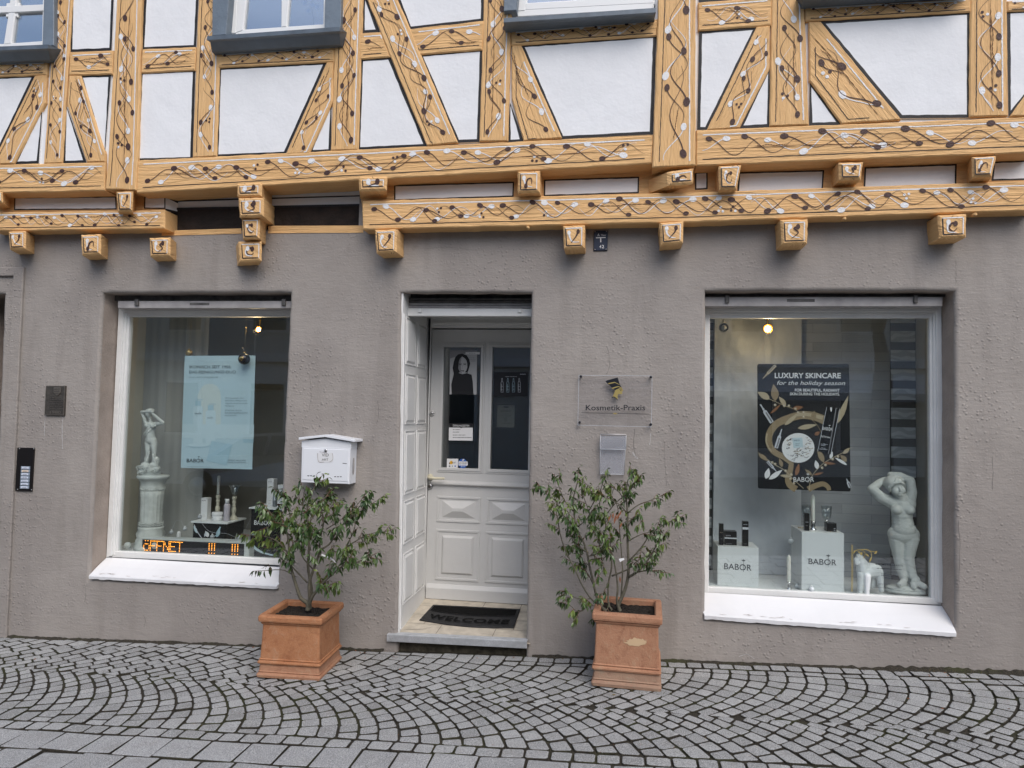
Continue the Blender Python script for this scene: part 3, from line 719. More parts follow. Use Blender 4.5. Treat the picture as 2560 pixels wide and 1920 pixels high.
# ------------------------------------------------------------------ the strip between the storeys
SY = -.05
st = MB()
def sq(pts, Y, dep, m, bev=.004):
    P = [W(c,x,y,Y) for c,x,y in pts]; st.prism(P, (0,dep,0), m, bev, lambda p: (p.x, p.z))
sq([(1,-60,1215),(1,925,1205),(1,925,1400),(1,-60,1420)], SY, .2, 'ochre_timber')
sq([(1,925,1205),(1,1066,1205),(1,1066,1380),(1,925,1400)], SY, .06, 'ochre_timber')
sq([(2,110,1090),(3,2300,960),(3,2300,1190),(2,142,1340)], SY, .3, 'ochre_timber')
st.build('storey_band', house)
rc = MB()
def rq(pts, Y, m): rc.poly(ccw([W(c,x,y,Y) for c,x,y in pts]), m)
rq([(1,1040,1150),(2,160,1090),(2,160,1320),(1,1040,1350)], .032, 'white_plaster')
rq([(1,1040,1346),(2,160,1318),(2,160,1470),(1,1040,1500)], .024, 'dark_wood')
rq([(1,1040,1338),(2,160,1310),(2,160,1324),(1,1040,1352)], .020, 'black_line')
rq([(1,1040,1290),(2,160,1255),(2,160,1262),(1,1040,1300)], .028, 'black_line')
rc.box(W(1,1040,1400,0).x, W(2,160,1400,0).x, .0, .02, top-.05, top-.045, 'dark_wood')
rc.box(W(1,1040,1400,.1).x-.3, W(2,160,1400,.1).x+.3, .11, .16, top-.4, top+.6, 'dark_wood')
rc.build('recess_board', house)
# slanted plaster return at the left end of the recess
rt = MB(); A = W(1,1064,1262,SY-.004); B = W(1,1064,1348,SY-.004); A2 = W(1,1146,1302,.030); B2 = W(1,1146,1368,.030)
rt.poly([A,A2,B2,B], 'white_plaster')
for p, q in ((A,A2),(B,B2)): rt.strip([p+Vector((0,-.002,0)), q+Vector((0,-.002,0))], [.018,.018], 'black_line', Vector((.6,-.8,0)))
rt.build('recess_return', house)
for p in ([(1,92,1268),(1,746,1262),(1,751,1347),(1,90,1352)], [(1,928,1262),(1,1064,1264),(1,1064,1344),(1,926,1342)], [(2,348,1190),(2,1120,1168),(2,1116,1266),(2,348,1290)],
          [(2,1312,1155),(2,1924,1136),(2,1922,1242),(2,1310,1262)], [(3,96,1108),(3,178,1104),(3,178,1216),(3,96,1221)], [(3,376,1108),(3,927,1093),(3,917,1242),(3,368,1252)],
          [(3,1187,1075),(3,1780,1054),(3,1777,1196),(3,1180,1214)], [(3,2016,1040),(3,2300,1028),(3,2300,1155),(3,2004,1162)]):
    panel(p, SY-.003, .010, 'strip_panel', 0)
LY = -.125
T('jetty_beam', [(1,-60,1366),(1,1060,1350),(1,1058,1470),(1,-60,1486)], LY, .25, dens=1.15)
T('jetty_beam', [(2,142,1290),(3,30,1237),(3,2300,1160),(3,2300,1350),(3,40,1428),(2,146,1476)], LY, .25, hx, dens=1.1)
ends = MB  # beam ends
def beam_end(pts, Y, back, ch=.012, skew=0.0, rough_amp=.004, motif=True):
    P = ccw([W(c,x,y,Y) for c,x,y in pts]); w = (P[1]-P[0]).length; O = sum(P, Vector())/4
    mb = MB(); off = random.uniform(0,9)
    mb.prism(rough(P, .03, rough_amp*.6), (skew, back-Y, 0), 'ochre_timber', ch, lambda p: ((p.y-Y)+p.x*.15+off, p.z+p.x*.6))
    if motif:
        I = inset(P, .14*w); e = Vector((0,-.0022,0)); c = sum(I, Vector())/4
        # corners in order: find left/right/top/bottom
        L = sorted(I, key=lambda p: p.x); lb, lt = sorted(L[:2], key=lambda p: p.z); rb, rt_ = sorted(L[2:], key=lambda p: p.z)
        mb.strip([lt+e, lb+e], [.007,.008], 'black_line'); mb.strip([lb+e, rb+e], [.008,.007], 'black_line')
        mb.strip([lt+e, rt_+e], [.006,.007], 'white_paint_stroke'); mb.strip([rt_+e, rb+e], [.007,.005], 'white_paint_stroke')
        def M(u, v): return lt.lerp(rt_, u).lerp(lb.lerp(rb, u), v) + Vector((0,-.0026,0))
        j = lambda: random.uniform(-.05,.05)
        W_ = random.choice(([(.24,.24),(.24,.5),(.42,.78),(.78,.84)], [(.30,.26),(.20,.52),(.30,.80),(.62,.86)], [(.26,.30),(.34,.62),(.70,.80)]))
        B_ = random.choice(([(.70,.22),(.52,.36),(.66,.60),(.36,.86)], [(.74,.24),(.64,.50),(.30,.84)], [(.62,.34),(.40,.30),(.30,.60),(.55,.82),(.74,.62)], [(.30,.76),(.44,.40),(.64,.34),(.72,.66)]))
        for m, pp in (('white_paint_stroke', W_), ('brown_paint', B_)):
            path = smooth_path([M(u+j(), v+j()) for u, v in pp], 4); n = len(path)
            mb.strip(path, [w*(.080*(1-i/n)+.02) for i in range(n)], m)
            q = w*.10; mb.poly([path[0]+Vector((q*.85*cos(x),-.0004,q*1.15*sin(x))) for x in [2*pi*i/10 for i in range(10)]], m)
    for _ in range(random.randint(1,3)):      # drying splits in the end grain
        a = P[0].lerp(P[1], random.random()).lerp(P[3].lerp(P[2], random.random()), random.choice((random.uniform(0,.15), random.uniform(.85,1)))) + Vector((0,-.0032,0)); d = Vector((random.uniform(-1,1),0,random.uniform(-1,1)))*.022
        mb.strip([a, a+d*.5+Vector((random.uniform(-.003,.003),0,0)), a+d], [.0008,.0035,.0008], 'crack_dark')
    return mb.build('beam_end', house)
UE = -.207
for pts, sk in (([(1,-60,1230),(1,14,1230),(1,16,1302),(1,-60,1302)],-.10), ([(1,748,1230),(1,856,1228),(1,850,1356),(1,758,1358)],-.11), ([(2,120,1134),(2,306,1132),(2,302,1222),(2,124,1228)],-.06),
            ([(2,1142,1100),(2,1286,1095),(2,1284,1236),(2,1142,1241)],0), ([(2,2112,1104),(3,96,1078),(3,93,1180),(2,2116,1192)],-.14), ([(3,250,1066),(3,396,1058),(3,366,1212),(3,254,1216)],0),
            ([(3,1022,1042),(3,1183,1038),(3,1167,1152),(3,1026,1156)],0), ([(3,1878,1006),(3,2036,998),(3,2007,1131),(3,1882,1137)],.05)):
    beam_end(pts, UE, -.03, .014, sk)
beam_end([(1,1520,1180),(1,1682,1172),(1,1680,1262),(1,1524,1266)], UE, .06, skew=-.05); beam_end([(1,1530,1272),(1,1696,1268),(1,1694,1390),(1,1538,1396)], UE-.01, .06, skew=-.05)
beam_end([(1,1552,1404),(1,1672,1400),(1,1666,1532),(1,1560,1536)], UE+.03, .06, skew=-.06); beam_end([(1,1534,1552),(1,1686,1548),(1,1684,1678),(1,1542,1682)], UE+.07, .0, skew=-.10)
FY = -.165
for pts, sk in (([(1,52,1488),(1,162,1484),(1,162,1600),(1,62,1604)],-.085), ([(1,518,1508),(1,648,1504),(1,646,1636),(1,526,1640)],-.08), ([(1,958,1528),(1,1094,1524),(1,1092,1646),(1,966,1650)],-.07),
                ([(2,222,1476),(2,366,1472),(2,362,1622),(2,232,1628)],0), ([(2,1432,1452),(2,1574,1446),(2,1572,1594),(2,1440,1600)],0), ([(2,2054,1432),(3,24,1420),(3,20,1560),(2,2062,1576)],0),
                ([(3,646,1412),(3,824,1406),(3,820,1566),(3,654,1572)],0), ([(3,1662,1382),(3,1846,1374),(3,1844,1524),(3,1670,1532)],0)):
    beam_end(pts, FY, .02, .012, sk)
for c,x,y in ((2,1213,1468),(3,1046,1412),(3,1878,1386)):
    pg = MB(); p = W(c,x,y,-.10); pg.tube([p, p+Vector((0,-.045,-.006))], [.011,.010], 'ochre_timber', 8); pg.build('timber_peg', house)

# ------------------------------------------------------------------ upper windows
def upper_window(cs, cas, sil, frm, panes, front=UY-.04, sub=None):
    """cas: casing quads; sil: sill outline (front face); frm: white frame quads; panes: glass quads"""
    cm = MB()
    for q in cas: cm.prism([W(cs,x,y,front) for x,y in q], (0,.14,0), 'slate_blue_metal', .004)
    if len(cas) > 1:
        a, b_ = W(cs,*cas[0][3],front), W(cs,*cas[-1][2],front); z = min(a.z,b_.z)+.0; cm.box(a.x, b_.x, front+.03, front+.13, z-.03, z+.01, 'slate_blue_metal')
    w = cm.build('window', house)
    # sill: a tilted metal lip that throws forward, its apron running back to the wall below
    sm = MB(); Ys = front-.085
    A, B = W(cs,*sil[0],Ys), W(cs,*sil[1],Ys); lip = Vector((0,0,-.030)); a0, b0 = A+lip, B+lip
    up = [p + Vector((0,.13,.030)) for p in (A,B)]; c0, d0 = W(cs,*sil[3],front), W(cs,*sil[2],front)
    m0, m1 = a0+Vector((.012,.022,-.004)), b0+Vector((-.012,.022,-.004))
    sm.add([A,B,up[1],up[0]], [(0,1,2,3)], 'sill_edge_metal'); sm.add([A,a0,b0,B], [(0,1,2,3)], 'sill_edge_metal')
    sm.add([a0,m0,m1,b0], [(0,1,2,3)], 'slate_blue_metal'); sm.add([m0,c0,d0,m1], [(0,1,2,3)], 'slate_blue_metal')
    bk = [p+Vector((0,.05,0)) for p in (c0,d0)]; sm.add([c0,bk[0],bk[1],d0], [(0,1,2,3)], 'slate_blue_metal')
    sm.add([A,up[0],bk[0],c0,m0,a0], [tuple(range(6))], 'sill_edge_metal'); sm.add([B,b0,m1,d0,bk[1],up[1]], [tuple(range(6))], 'sill_edge_metal')
    sm.build('sill', w)
    fm = MB()
    for i, q in enumerate(frm): fm.prism([W(cs,x,y,front+.07+.0016*i) for x,y in q], (0,.045,0), 'white_upvc', .006)
    fm.build('sash', w)
    for q in panes:
        pm = MB(); P = ccw([W(cs,x,y,front+.095) for x,y in q]); pm.prism(P, (0,.006,0), 'upper_glass', 0); pm.build('pane', w)
    return w
upper_window(1, [[(282,-60),(345,-60),(345,292),(270,302)]], [(-80,302),(308,286),(322,385),(-80,400)],
    [[(-60,40),(282,26),(282,72),(-60,88)], [(62,-60),(112,-60),(96,62),(60,66)], [(56,66),(100,64),(70,280),(20,286)], [(-60,285),(275,262),(275,312),(-60,330)], [(274,-60),(300,-60),(292,300),(266,302)], [(38,18),(122,14),(112,108),(34,112)]],
    [[(-60,-60),(66,-60),(60,48),(-60,54)], [(104,-60),(280,-60),(280,38),(98,52)], [(-60,84),(58,78),(24,286),(-60,292)], [(96,72),(280,66),(274,272),(66,284)]])
w2 = upper_window(1, [[(1366,-60),(1476,-60),(1452,222),(1362,232)], [(2090,-60),(2195,-60),(2190,185),(2085,190)]], [(1332,232),(2186,172),(2190,285),(1364,336)],
    [[(1456,-60),(1530,-60),(1518,215),(1450,220)], [(1524,-60),(1590,-60),(1562,195),(1512,215)], [(1808,-60),(1862,-60),(1842,172),(1806,176)], [(1512,192),(2135,150),(2135,205),(1512,245)], [(2080,-60),(2135,-60),(2130,160),(2076,166)]],
    [[(1575,-60),(1815,-60),(1815,178),(1560,192)], [(1850,-60),(2092,-60),(2086,162),(1838,176)]])
upper_window(2, [[(1056,-60),(1146,-60),(1134,66),(1052,72)]], [(1052,116),(2032,50),(2024,118),(1058,190)],
    [[(1134,-60),(1206,-60),(1192,70),(1130,74)], [(1190,18),(2020,-34),(2020,22),(1190,66)], [(1130,52),(2020,-4),(2020,60),(1130,110)], [(1990,-80),(2030,-80),(2030,30),(1990,32)]],
    [[(1200,-100),(2010,-100),(2010,-20),(1200,30)]])
upper_window(3, [[(785,-120),(830,-120),(830,0),(785,0)]], [(780,-52),(1850,-112),(1850,-40),(790,34)], [[(820,-160),(1840,-220),(1840,-150),(820,-90)]], [[(830,-300),(1840,-300),(1840,-190),(830,-130)]])
for i, ((a, b_), zw) in enumerate(zip(XW, ZW)):
    cu = MB(); cu.box(a-.05, b_+.05, .02, .05, zw-.1, zw+1.5, 'sheer_curtain'); cu.build('room_blind', house)
sf = MB(); z0 = W(1,1300,1236,UY).z; z1 = W(2,100,1140,UY).z
sf.box(W(1,1000,1300,0).x, W(2,170,1200,0).x, -.028, .13, max(z0,z1)+.004, max(z0,z1)+.03, 'ochre_timber'); sf.build('soffit', house)

# ------------------------------------------------------------------ shop windows (frames, sills, shutter boxes, panes)
def bar(mb, c, Y, q, dep, m, bev=.004): mb.prism([W(c,x,y,Y) for x,y in q], (0,dep,0), m, bev)
LYW, RYW = .165, .18
# left
fm = MB()
def frame_stick(mb, c, Y, o, i_, m):
    """moulded frame member: o outer edge line, i_ inner edge line (2 points each); three steps going in"""
    O0, O1, I0, I1 = [Vector(p) for p in (*o, *i_)]
    for a, b_, dy, dp in ((0,.46,0,.06), (.46,.72,.012,.05), (.72,1.0,.024,.045)):
        bar(mb, c, Y+dy, [tuple(O0.lerp(I0,a)), tuple(O1.lerp(I1,a)), tuple(O1.lerp(I1,b_)), tuple(O0.lerp(I0,b_))], dp, m, .003)
frame_stick(fm, 'D', LYW, [(256,665),(229,1205)], [(280,682),(253,1196)], 'white_frame_paint')
frame_stick(fm, 'D', LYW, [(256,665),(700,665)], [(280,684),(700,684)], 'white_frame_paint')
bar(fm, 'D', LYW+.0145, [(700,665),(676,1215),(646,1212),(668,684)], .06, 'white_frame_paint')
bar(fm, 'D', LYW+.0175, [(232,1190),(700,1213),(700,1226),(232,1204)], .05, 'white_frame_paint')
swl = fm.build('shop_window', house)
mb = MB(); P = ccw([W('D',x,y,LYW+.045) for x,y in [(270,676),(690,676),(668,1214),(242,1194)]]); mb.prism(P, (0,.008,0), 'window_glass', 0); mb.build('pane', swl)
mb = MB(); bar(mb, 'D', .075, [(254,650),(700,650),(700,666),(254,666)], .12, 'shutter_grey', .004)
bar(mb, 'D', .13, [(200,636),(700,636),(700,650),(200,650)], .05, 'shutter_dark', 0)
for x in (294, 612): bar(mb, 'D', .06, [(x-4,646),(x+4,646),(x+4,660),(x-4,660)], .016, 'shutter_dark', .002)
bar(mb, 'D', .0735, [(410,654),(452,654),(452,659),(410,659)], .004, 'shutter_dark', 0)
mb.build('shutter_box', swl)
def sill(back, front, th, Yb, Yf, name, par, c='D', seed=1):
    """sloping white board: back edge (2 px points on Yb), front edge (2 px points on Yf)"""
    mb = MB(); N = 60; random.seed(seed)
    B = [W(c,*back[0],Yb).lerp(W(c,*back[1],Yb), i/N) for i in range(N+1)]
    Fr = [W(c,*front[0],Yf).lerp(W(c,*front[1],Yf), i/N)+Vector((0,random.uniform(-.0012,.0012),random.uniform(-.0008,.0008))) for i in range(N+1)]
    vs, fs = [], []
    for i in range(N+1):
        vs += [B[i], B[i].lerp(Fr[i],.5)+Vector((0,0,.004)), Fr[i]+Vector((0,.006,.002)), Fr[i]+Vector((0,0,-.006)), Fr[i]+Vector((0,.002,-th+random.uniform(-.003,.003))), Fr[i]+Vector((0,.05,-th)), B[i]+Vector((0,0,-.05))]
    for i in range(N):
        for k in range(6): fs.append((i*7+k, i*7+k+1, (i+1)*7+k+1, (i+1)*7+k))
    fs += [tuple(range(7)), tuple(N*7+k for k in reversed(range(7)))]
    mb.add(vs, fs, 'white_sill_paint')
    for k in range(16):        # flaked paint along the lip
        i = random.randint(3, N-6); p = Fr[i].lerp(B[i], random.uniform(.03,.14)); n = (B[i]-Fr[i]).normalized(); up = Vector((0,-n.z,n.y)).normalized()
        if up.z < 0: up = -up
        L = random.uniform(.02,.06); path = [p+Vector((L*t,0,0))+n*random.uniform(-.003,.003)+up*.004 for t in (0,.3,.6,1)]
        mb.strip(path, [.001,.003,.0025,.001], 'peel', up)
    mb.build(name, par)
sill([(231,1204),(640,1227)], [(192,1243),(598,1265)], .026, LYW+.01, -.022, 'sill', swl, seed=3)
# right
fm = MB()
frame_stick(fm, 'D', RYW, [(2034,662),(2041,1305)], [(2008,687),(2012,1297)], 'white_frame_paint')
frame_stick(fm, 'D', RYW, [(1490,662),(2034,662)], [(1490,687),(2010,687)], 'white_frame_paint')
bar(fm, 'D', RYW+.0145, [(1490,662),(1534,662),(1531,1290),(1488,1290)], .06, 'white_frame_paint')
bar(fm, 'D', RYW+.0175, [(1490,1266),(2036,1294),(2036,1308),(1490,1280)], .05, 'white_frame_paint')
swr = fm.build('shop_window', house)
mb = MB(); P = ccw([W('D',x,y,RYW+.045) for x,y in [(1500,680),(2020,680),(2022,1298),(1500,1272)]]); mb.prism(P, (0,.008,0), 'window_glass', 0); mb.build('pane', swr)
mb = MB(); bar(mb, 'D', .085, [(1500,641),(2037,641),(2036,662),(1500,662)], .12, 'shutter_grey', .004)
bar(mb, 'D', .13, [(1500,626),(2060,626),(2060,641),(1500,641)], .06, 'shutter_dark', 0)
for x in (1571, 1979): bar(mb, 'D', .07, [(x-4,637),(x+4,637),(x+4,654),(x-4,654)], .016, 'shutter_dark', .002)
bar(mb, 'D', .0835, [(1700,646),(1760,646),(1760,652),(1700,652)], .004, 'shutter_dark', 0)
mb.build('shutter_box', swr)
sill([(1490,1278),(2038,1309)], [(1522,1328),(2066,1366)], .030, RYW+.01, -.022, 'sill', swr, seed=5)

# ------------------------------------------------------------------ display alcoves
def alcove(name, x0, x1, y0, y1, z0, z1, mside, mback, mfloor, mtop='interior_grey'):
    mb = MB(); t = .04
    mb.box(x0-t, x0, y0, y1+t, z0-t, z1+t, mside); mb.box(x1, x1+t, y0, y1+t, z0-t, z1+t, mside)
    mb.box(x0, x1, y1, y1+t, z0-t, z1+t, mback); mb.box(x0, x1, y0, y1, z0-t, z0, mfloor); mb.box(x0, x1, y0, y1, z1, z1+t, mtop)
    return mb.build(name, house)
fL = W('D',260,1198,LYW+.05).z; fL2 = W('D',600,1212,LYW+.05).z; fL = min(fL,fL2)+.012
tL = W('D',400,676,LYW+.05).z+.12
xLw = W('D',306,900,.66).x
alcove('display_alcove', xLw, W('D',640,900,.19).x+.55, LYW+.055, 1.5, fL, tL, 'interior_cream', 'interior_grey', 'display_white')
fR = min(W('D',1534,1272,RYW+.05).z, W('D',2008,1296,RYW+.05).z)+.012
tR = W('D',1700,680,RYW+.05).z+.12
xR0, xR1 = W('D',1500,900,.2).x-.12, W('D',2016,900,.22).x+.12
alcove('display_alcove', xR0, xR1, RYW+.055, .95, fR, tR, 'interior_grey', 'interior_grey', 'display_white')

# ------------------------------------------------------------------ door recess: step, lining, door leaf
DY = .70
zs = W('D',1000,1378,0).z
mb = MB(); xa, xb = W('D',852,1380,0).x, W('D',1139,1390,0).x
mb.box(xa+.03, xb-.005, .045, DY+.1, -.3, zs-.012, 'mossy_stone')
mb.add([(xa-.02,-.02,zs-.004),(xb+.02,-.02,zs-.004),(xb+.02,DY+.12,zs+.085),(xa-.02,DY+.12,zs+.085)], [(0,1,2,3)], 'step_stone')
jl = [(.20,),(.40,),(.56,)]
def onstep(x, y, e=.0015): return Vector((x, y, zs-.004+.089*(y+.02)/(DY+.14)+e))
for y in (.19,.36,.53): mb.strip([onstep(xa,y), onstep((xa+xb)/2,y+.004), onstep(xb,y)], [.004]*3, 'stone_joint', Vector((0,0,1)))
for x, y0, y1 in ((-1.25,.0,.19),(-.85,.0,.19),(-1.38,.19,.36),(-1.0,.19,.36),(-.72,.19,.36),(-1.2,.36,.53),(-.86,.36,.53),(-1.02,.53,.7),(-.73,.53,.7)):
    mb.strip([onstep(x,y0), onstep(x+.006,y1)], [.004]*2, 'stone_joint', Vector((0,0,1)))
mb.strip([onstep(-1.50,.07), onstep(-1.43,.085), onstep(-1.36,.10), onstep(-1.30,.15)], [.003,.005,.004,.002], 'stone_joint', Vector((0,0,1)))
stp = mb.build('doorstep', house)
mb = MB()   # checker plate nosing
za = lambda x: W('D',850,1371,-.03).z + (W('D',1136,1385,-.03).z-W('D',850,1371,-.03).z)*(x-xa)/(xb-xa)
x0, x1 = xa-.045, xb+.002
for (y0_, y1_, t0, t1) in ((-.03,.03,0,.005),):
    mb.hull([Vector((x, y, za(x)+t)) for x in (x0,x1) for y in (y0_,y1_) for t in (-.004,.002)], 'checker_steel', .0015)
    mb.hull([Vector((x, y, za(x)+t)) for x in (x0,x1) for y in (-.033,-.028) for t in (-.048,.0005)], 'checker_steel', .0015)
i = 0
for r in range(3):
    x = x0+.01+.008*(r%2)
    while x < x1-.015:
        z = za(x)-.010-.014*r; d = .006*(1 if (i+r) % 2 else -1)
        mb.strip([Vector((x,-.0345,z-d)), Vector((x+.006,-.036,z)), Vector((x+.012,-.0345,z+d))], [.002,.004,.002], 'steel'); x += .020; i += 1
mb.build('step_nosing', stp)
# lining: left side boards with raised fields, head boards
mb = MB(); xl = W('D',859,1360,0).x + .006; xlt = W('D',867,700,0).x + .006
mb.box(xl-.05, xl, .02, DY+.02, zs-.01, W('D',900,690,.2).z+.4, 'lining_white')
cD = lambda y, X: None
def lin(y0, y1, z0, z1):
    mb.hull([Vector((xl-.002,y,z)) for y in (y0,y1) for z in (z0,z1)] + [Vector((xl+.010,y,z)) for y in (y0+.018,y1-.018) for z in (z0+.018,z1-.018)], 'lining_white', .002)
    for a, b_, c, d in ((y0-.012,y1+.012,z0-.012,z0-.004),(y0-.012,y1+.012,z1+.004,z1+.012)): mb.box(xl-.001, xl+.006, a, b_, c, d, 'lining_white')
    for a, b_ in ((y0-.012,y0-.004),(y1+.004,y1+.012)): mb.box(xl-.001, xl+.006, a, b_, z0-.004, z1+.004, 'lining_white')
ZD = lambda y: W('D',1000,y,.35).z
for a, b_ in ((.10,.32),(.40,.62)):
    for t0, t1 in ((698,790),(815,915),(935,1062),(1082,1165),(1192,1290)): lin(a, b_, ZD(t1), ZD(t0))
mb.box(xl-.001, xl+.008, .03, .045, zs+.02, ZD(690), 'lining_white')
xlr = xb+.10
mb.box(xlr, xlr+.05, .30, DY+.02, zs-.01, ZD(680)+.3, 'lining_white')
zh = W('D',1000,690,.35).z
mb.box(xl, xlr, .28, DY+.02, zh+.06, zh+.10, 'lining_white')
zq0, zq1 = W('D',859,1360,0).z, W('D',867,700,0).z
mb.v = [(x+((xlt-xl)*(z-zq0)/(zq1-zq0) if x < xl+.1 else 0), y, z) for x,y,z in mb.v]
mb.build('door_lining', house)
mb = MB()   # door frame round the leaf
zt_ = W('D',1000,712,DY).z; xj = W('D',929,900,DY).x; zb = W('D',1000,1299,DY).z
mb.box(xl-.01, xj-.006, DY-.03, DY+.07, zs+.05, zt_+.35, 'lining_white', .004); mb.box(xj-.006, xb+.3, DY-.031, DY+.068, zt_+.012, zt_+.35, 'lining_white', .004)
mb.box(xl, xb+.3, DY-.05, DY-.032, zt_+.028, zt_+.055, 'lining_white', .004)
mb.build('door_frame', house)
mb = MB()
xj2 = xj + 1.02
# leaf: stiles and rails round two lights, lower panels
G1 = [W('H',148,126,DY), W('H',572,126,DY), W('H',532,1526,DY), W('H',104,1518,DY)]
G2 = [W('H',704,126,DY), W('H',1128,126,DY), W('H',1100,1554,DY), W('H',668,1540,DY)]
g1x0 = (G1[0].x+G1[3].x)/2; g1x1 = (G1[1].x+G1[2].x)/2; g2x0 = (G2[0].x+G2[3].x)/2; gz0 = (G1[2].z+G1[3].z)/2; gz1 = G1[0].z
g2x1 = g2x0 + (g1x1-g1x0); xj2 = g2x1 + (g1x0-xj)
def leafbox(x0,x1,z0,z1,y0=DY,y1=DY+.045,m='door_cream',b=.0): mb.box(x0,x1,y0,y1,z0,z1,m,b)
leafbox(xj, g1x0, zb, zt_); leafbox(g1x1, g2x0, zb, zt_); leafbox(g2x1, xj2, zb, zt_)
leafbox(g1x0, g1x1, gz1, zt_); leafbox(g2x0, g2x1, gz1, zt_)
leafbox(g1x0, g1x1, zb, gz0); leafbox(g2x0, g2x1, zb, gz0)
def ringm(x0,x1,z0,z1,w,y0,y1,m='door_cream'):
    mb.box(x0-w,x1+w,y0,y1,z1,z1+w,m,.003); mb.box(x0-w,x1+w,y0,y1,z0-w,z0,m,.003); mb.box(x0-w,x0,y0,y1,z0,z1,m,.003); mb.box(x1,x1+w,y0,y1,z0,z1,m,.003)
for a, b_ in ((g1x0,g1x1),(g2x0,g2x1)):
    ringm(a, b_, gz0, gz1, .022, DY-.012, DY+.004); ringm(a-.022, b_+.022, gz0-.022, gz1+.022, .014, DY-.006, DY+.002)
zl = W(8 and 5,900,1475,DY).z
mb.hull([Vector((x,y,z)) for x in (xj+.03,xj2-.03) for (y,z) in ((DY-.03,zl),(DY-.03,zl+.012),(DY,zl+.03),(DY,zl-.012))], 'door_cream', .003)
zp = [W('D',1000,y,DY).z for y in (1078,1124,1150,1250)]
for a, b_ in ((g1x0-.01,g1x1+.005),(g2x0-.005,g2x1+.01)):
    ringm(a, b_, zp[1], zp[0], .018, DY-.008, DY+.004)
    cx, cz = (a+b_)/2, (zp[0]+zp[1])/2
    mb.hull([Vector((x,DY+.001,z)) for x in (a+.02,b_-.02) for z in (zp[1]+.015,zp[0]-.015)] + [Vector((cx+s*.045,DY-.028,cz+t*.012)) for s in (-1,1) for t in (-1,1)], 'door_cream')
    ringm(a, b_, zp[3], zp[2], .018, DY-.008, DY+.004)
    mb.hull([Vector((x,DY+.001,z)) for x in (a+.028,b_-.028) for z in (zp[3]+.028,zp[2]-.028)] + [Vector((x,DY-.014,z)) for x in (a+.045,b_-.045) for z in (zp[3]+.045,zp[2]-.045)], 'door_cream', .002)
zk = W(8,800,470,DY).z
mb.hull([Vector((x,y,z)) for x in (xj+.01,xj2-.01) for (y,z) in ((DY-.028,zb+.012),(DY-.028,zk-.03),(DY-.008,zk),(DY,zb+.012),(DY,zk))], 'door_cream', .004)
door = mb.build('door', house)
for a, b_ in ((g1x0,g1x1),(g2x0,g2x1)):
    pm = MB(); pm.box(a, b_, DY+.012, DY+.018, gz0, gz1, 'window_glass'); pm.build('pane', door)
mb = MB()
hp = W(5,580,1422,DY-.012); mb.ball(hp+Vector((0,.004,0)), .026, 'handle_cream', 2, (1,.45,1.05)); mb.tube([hp, hp+Vector((0,-.04,0)), hp+Vector((.012,-.055,0)), hp+Vector((.05,-.058,-.002)), hp+Vector((.125,-.052,-.002))], [.011,.011,.012,.011,.010], 'handle_cream', 10)
mb.ball(hp+Vector((.125,-.052,-.002)), .0105, 'handle_cream', 2); mb.build('handle', door)
mb = MB(); lp = W(5,578,1480,DY-.004)
mb.tube([lp, lp+Vector((0,-.012,0))], [.026,.022], 'steel', 20); mb.tube([lp+Vector((0,-.012,0)), lp+Vector((0,-.020,0))], [.012,.012], 'bronze', 14); mb.build('lock', door)
mb = MB(); lp = W(5,592,1010,DY-.002); mb.tube([lp, lp+Vector((0,-.006,0))], [.025,.024], 'door_cream', 20); mb.tube([lp+Vector((0,-.006,0)), lp+Vector((0,-.009,0))], [.013,.013], 'steel', 14); mb.build('deadlock', door)
# dim hall behind the door
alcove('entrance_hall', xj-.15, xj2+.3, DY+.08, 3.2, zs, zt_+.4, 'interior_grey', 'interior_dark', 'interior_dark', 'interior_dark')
# roller shutter over the door
mb = MB(); Yd = .14
bar(mb, 5, Yd, [(422,335),(1300,338),(1300,389),(422,386)], .03, 'white_frame_paint', .004)
for k in range(4):
    y0 = 268+17*k; bar(mb, 5, Yd+.012-.003*(k%2), [(422,y0),(1300,y0+2),(1300,y0+17),(422,y0+15)], .03, ('shutter_dark','shutter_dark','shutter_grey','shutter_grey')[k], .003)
for x in (512, 1156): bar(mb, 5, Yd-.012, [(x-12,338),(x+12,338),(x+12,362),(x-12,362)], .014, 'white_frame_paint', .002)
bar(mb, 5, Yd+.06, [(380,225),(1340,225),(1340,300),(380,300)], .02, 'shutter_dark', 0)
mb.box(xl-.05, xb+.3, .1, DY, zh+.30, zh+.34, 'shutter_dark')
mb.build('door_shutter', house)

# ------------------------------------------------------------------ neighbouring doorway at the left edge
mb = MB()
def jamb(xt0, xb0, xt1, xb1, Y, yt, dep, m='taupe_render'):
    mb.prism([W('D',xt0,yt,0), W('D',xt1,yt,0), W('D',xb1,1500,0), W('D',xb0,1500,0)], (0,0.001,0), m, 0) if False else None
def pq(q, Y, dep, m='taupe_render', bev=.006):
    P = [W('D',x,y,0) for x,y in q]; P = [Vector((p.x, Y, p.z)) for p in P]; mb.prism(rough(ccw(P), .08, .0025), (0,dep,0), m, bev)
pq([(-90,578),(55,578),(12,1500),(-30,1500),(-1,597),(-90,597)][0:3]+[(-14,1500),(33,597),(-90,597)], -.022, .05)
pq([(33,597),(-14,1500),(-26,1500),(22,614),(-90,614),(-90,597)], .004, .05)
pq([(22,614),(-26,1500),(-40,1500),(8,634),(-90,634),(-90,614)], .03, .06)
mb.build('doorway_surround', house)
mb = MB(); A = W('D',-90,1500,.3); B = W('D',20,620,.3); mb.box(A.x-.5, B.x+.2, .30, .34, A.z-.2, B.z+.2, 'dark_wood'); mb.build('side_door', house)
def part(mb, name, parent): return mb.build(name, parent)
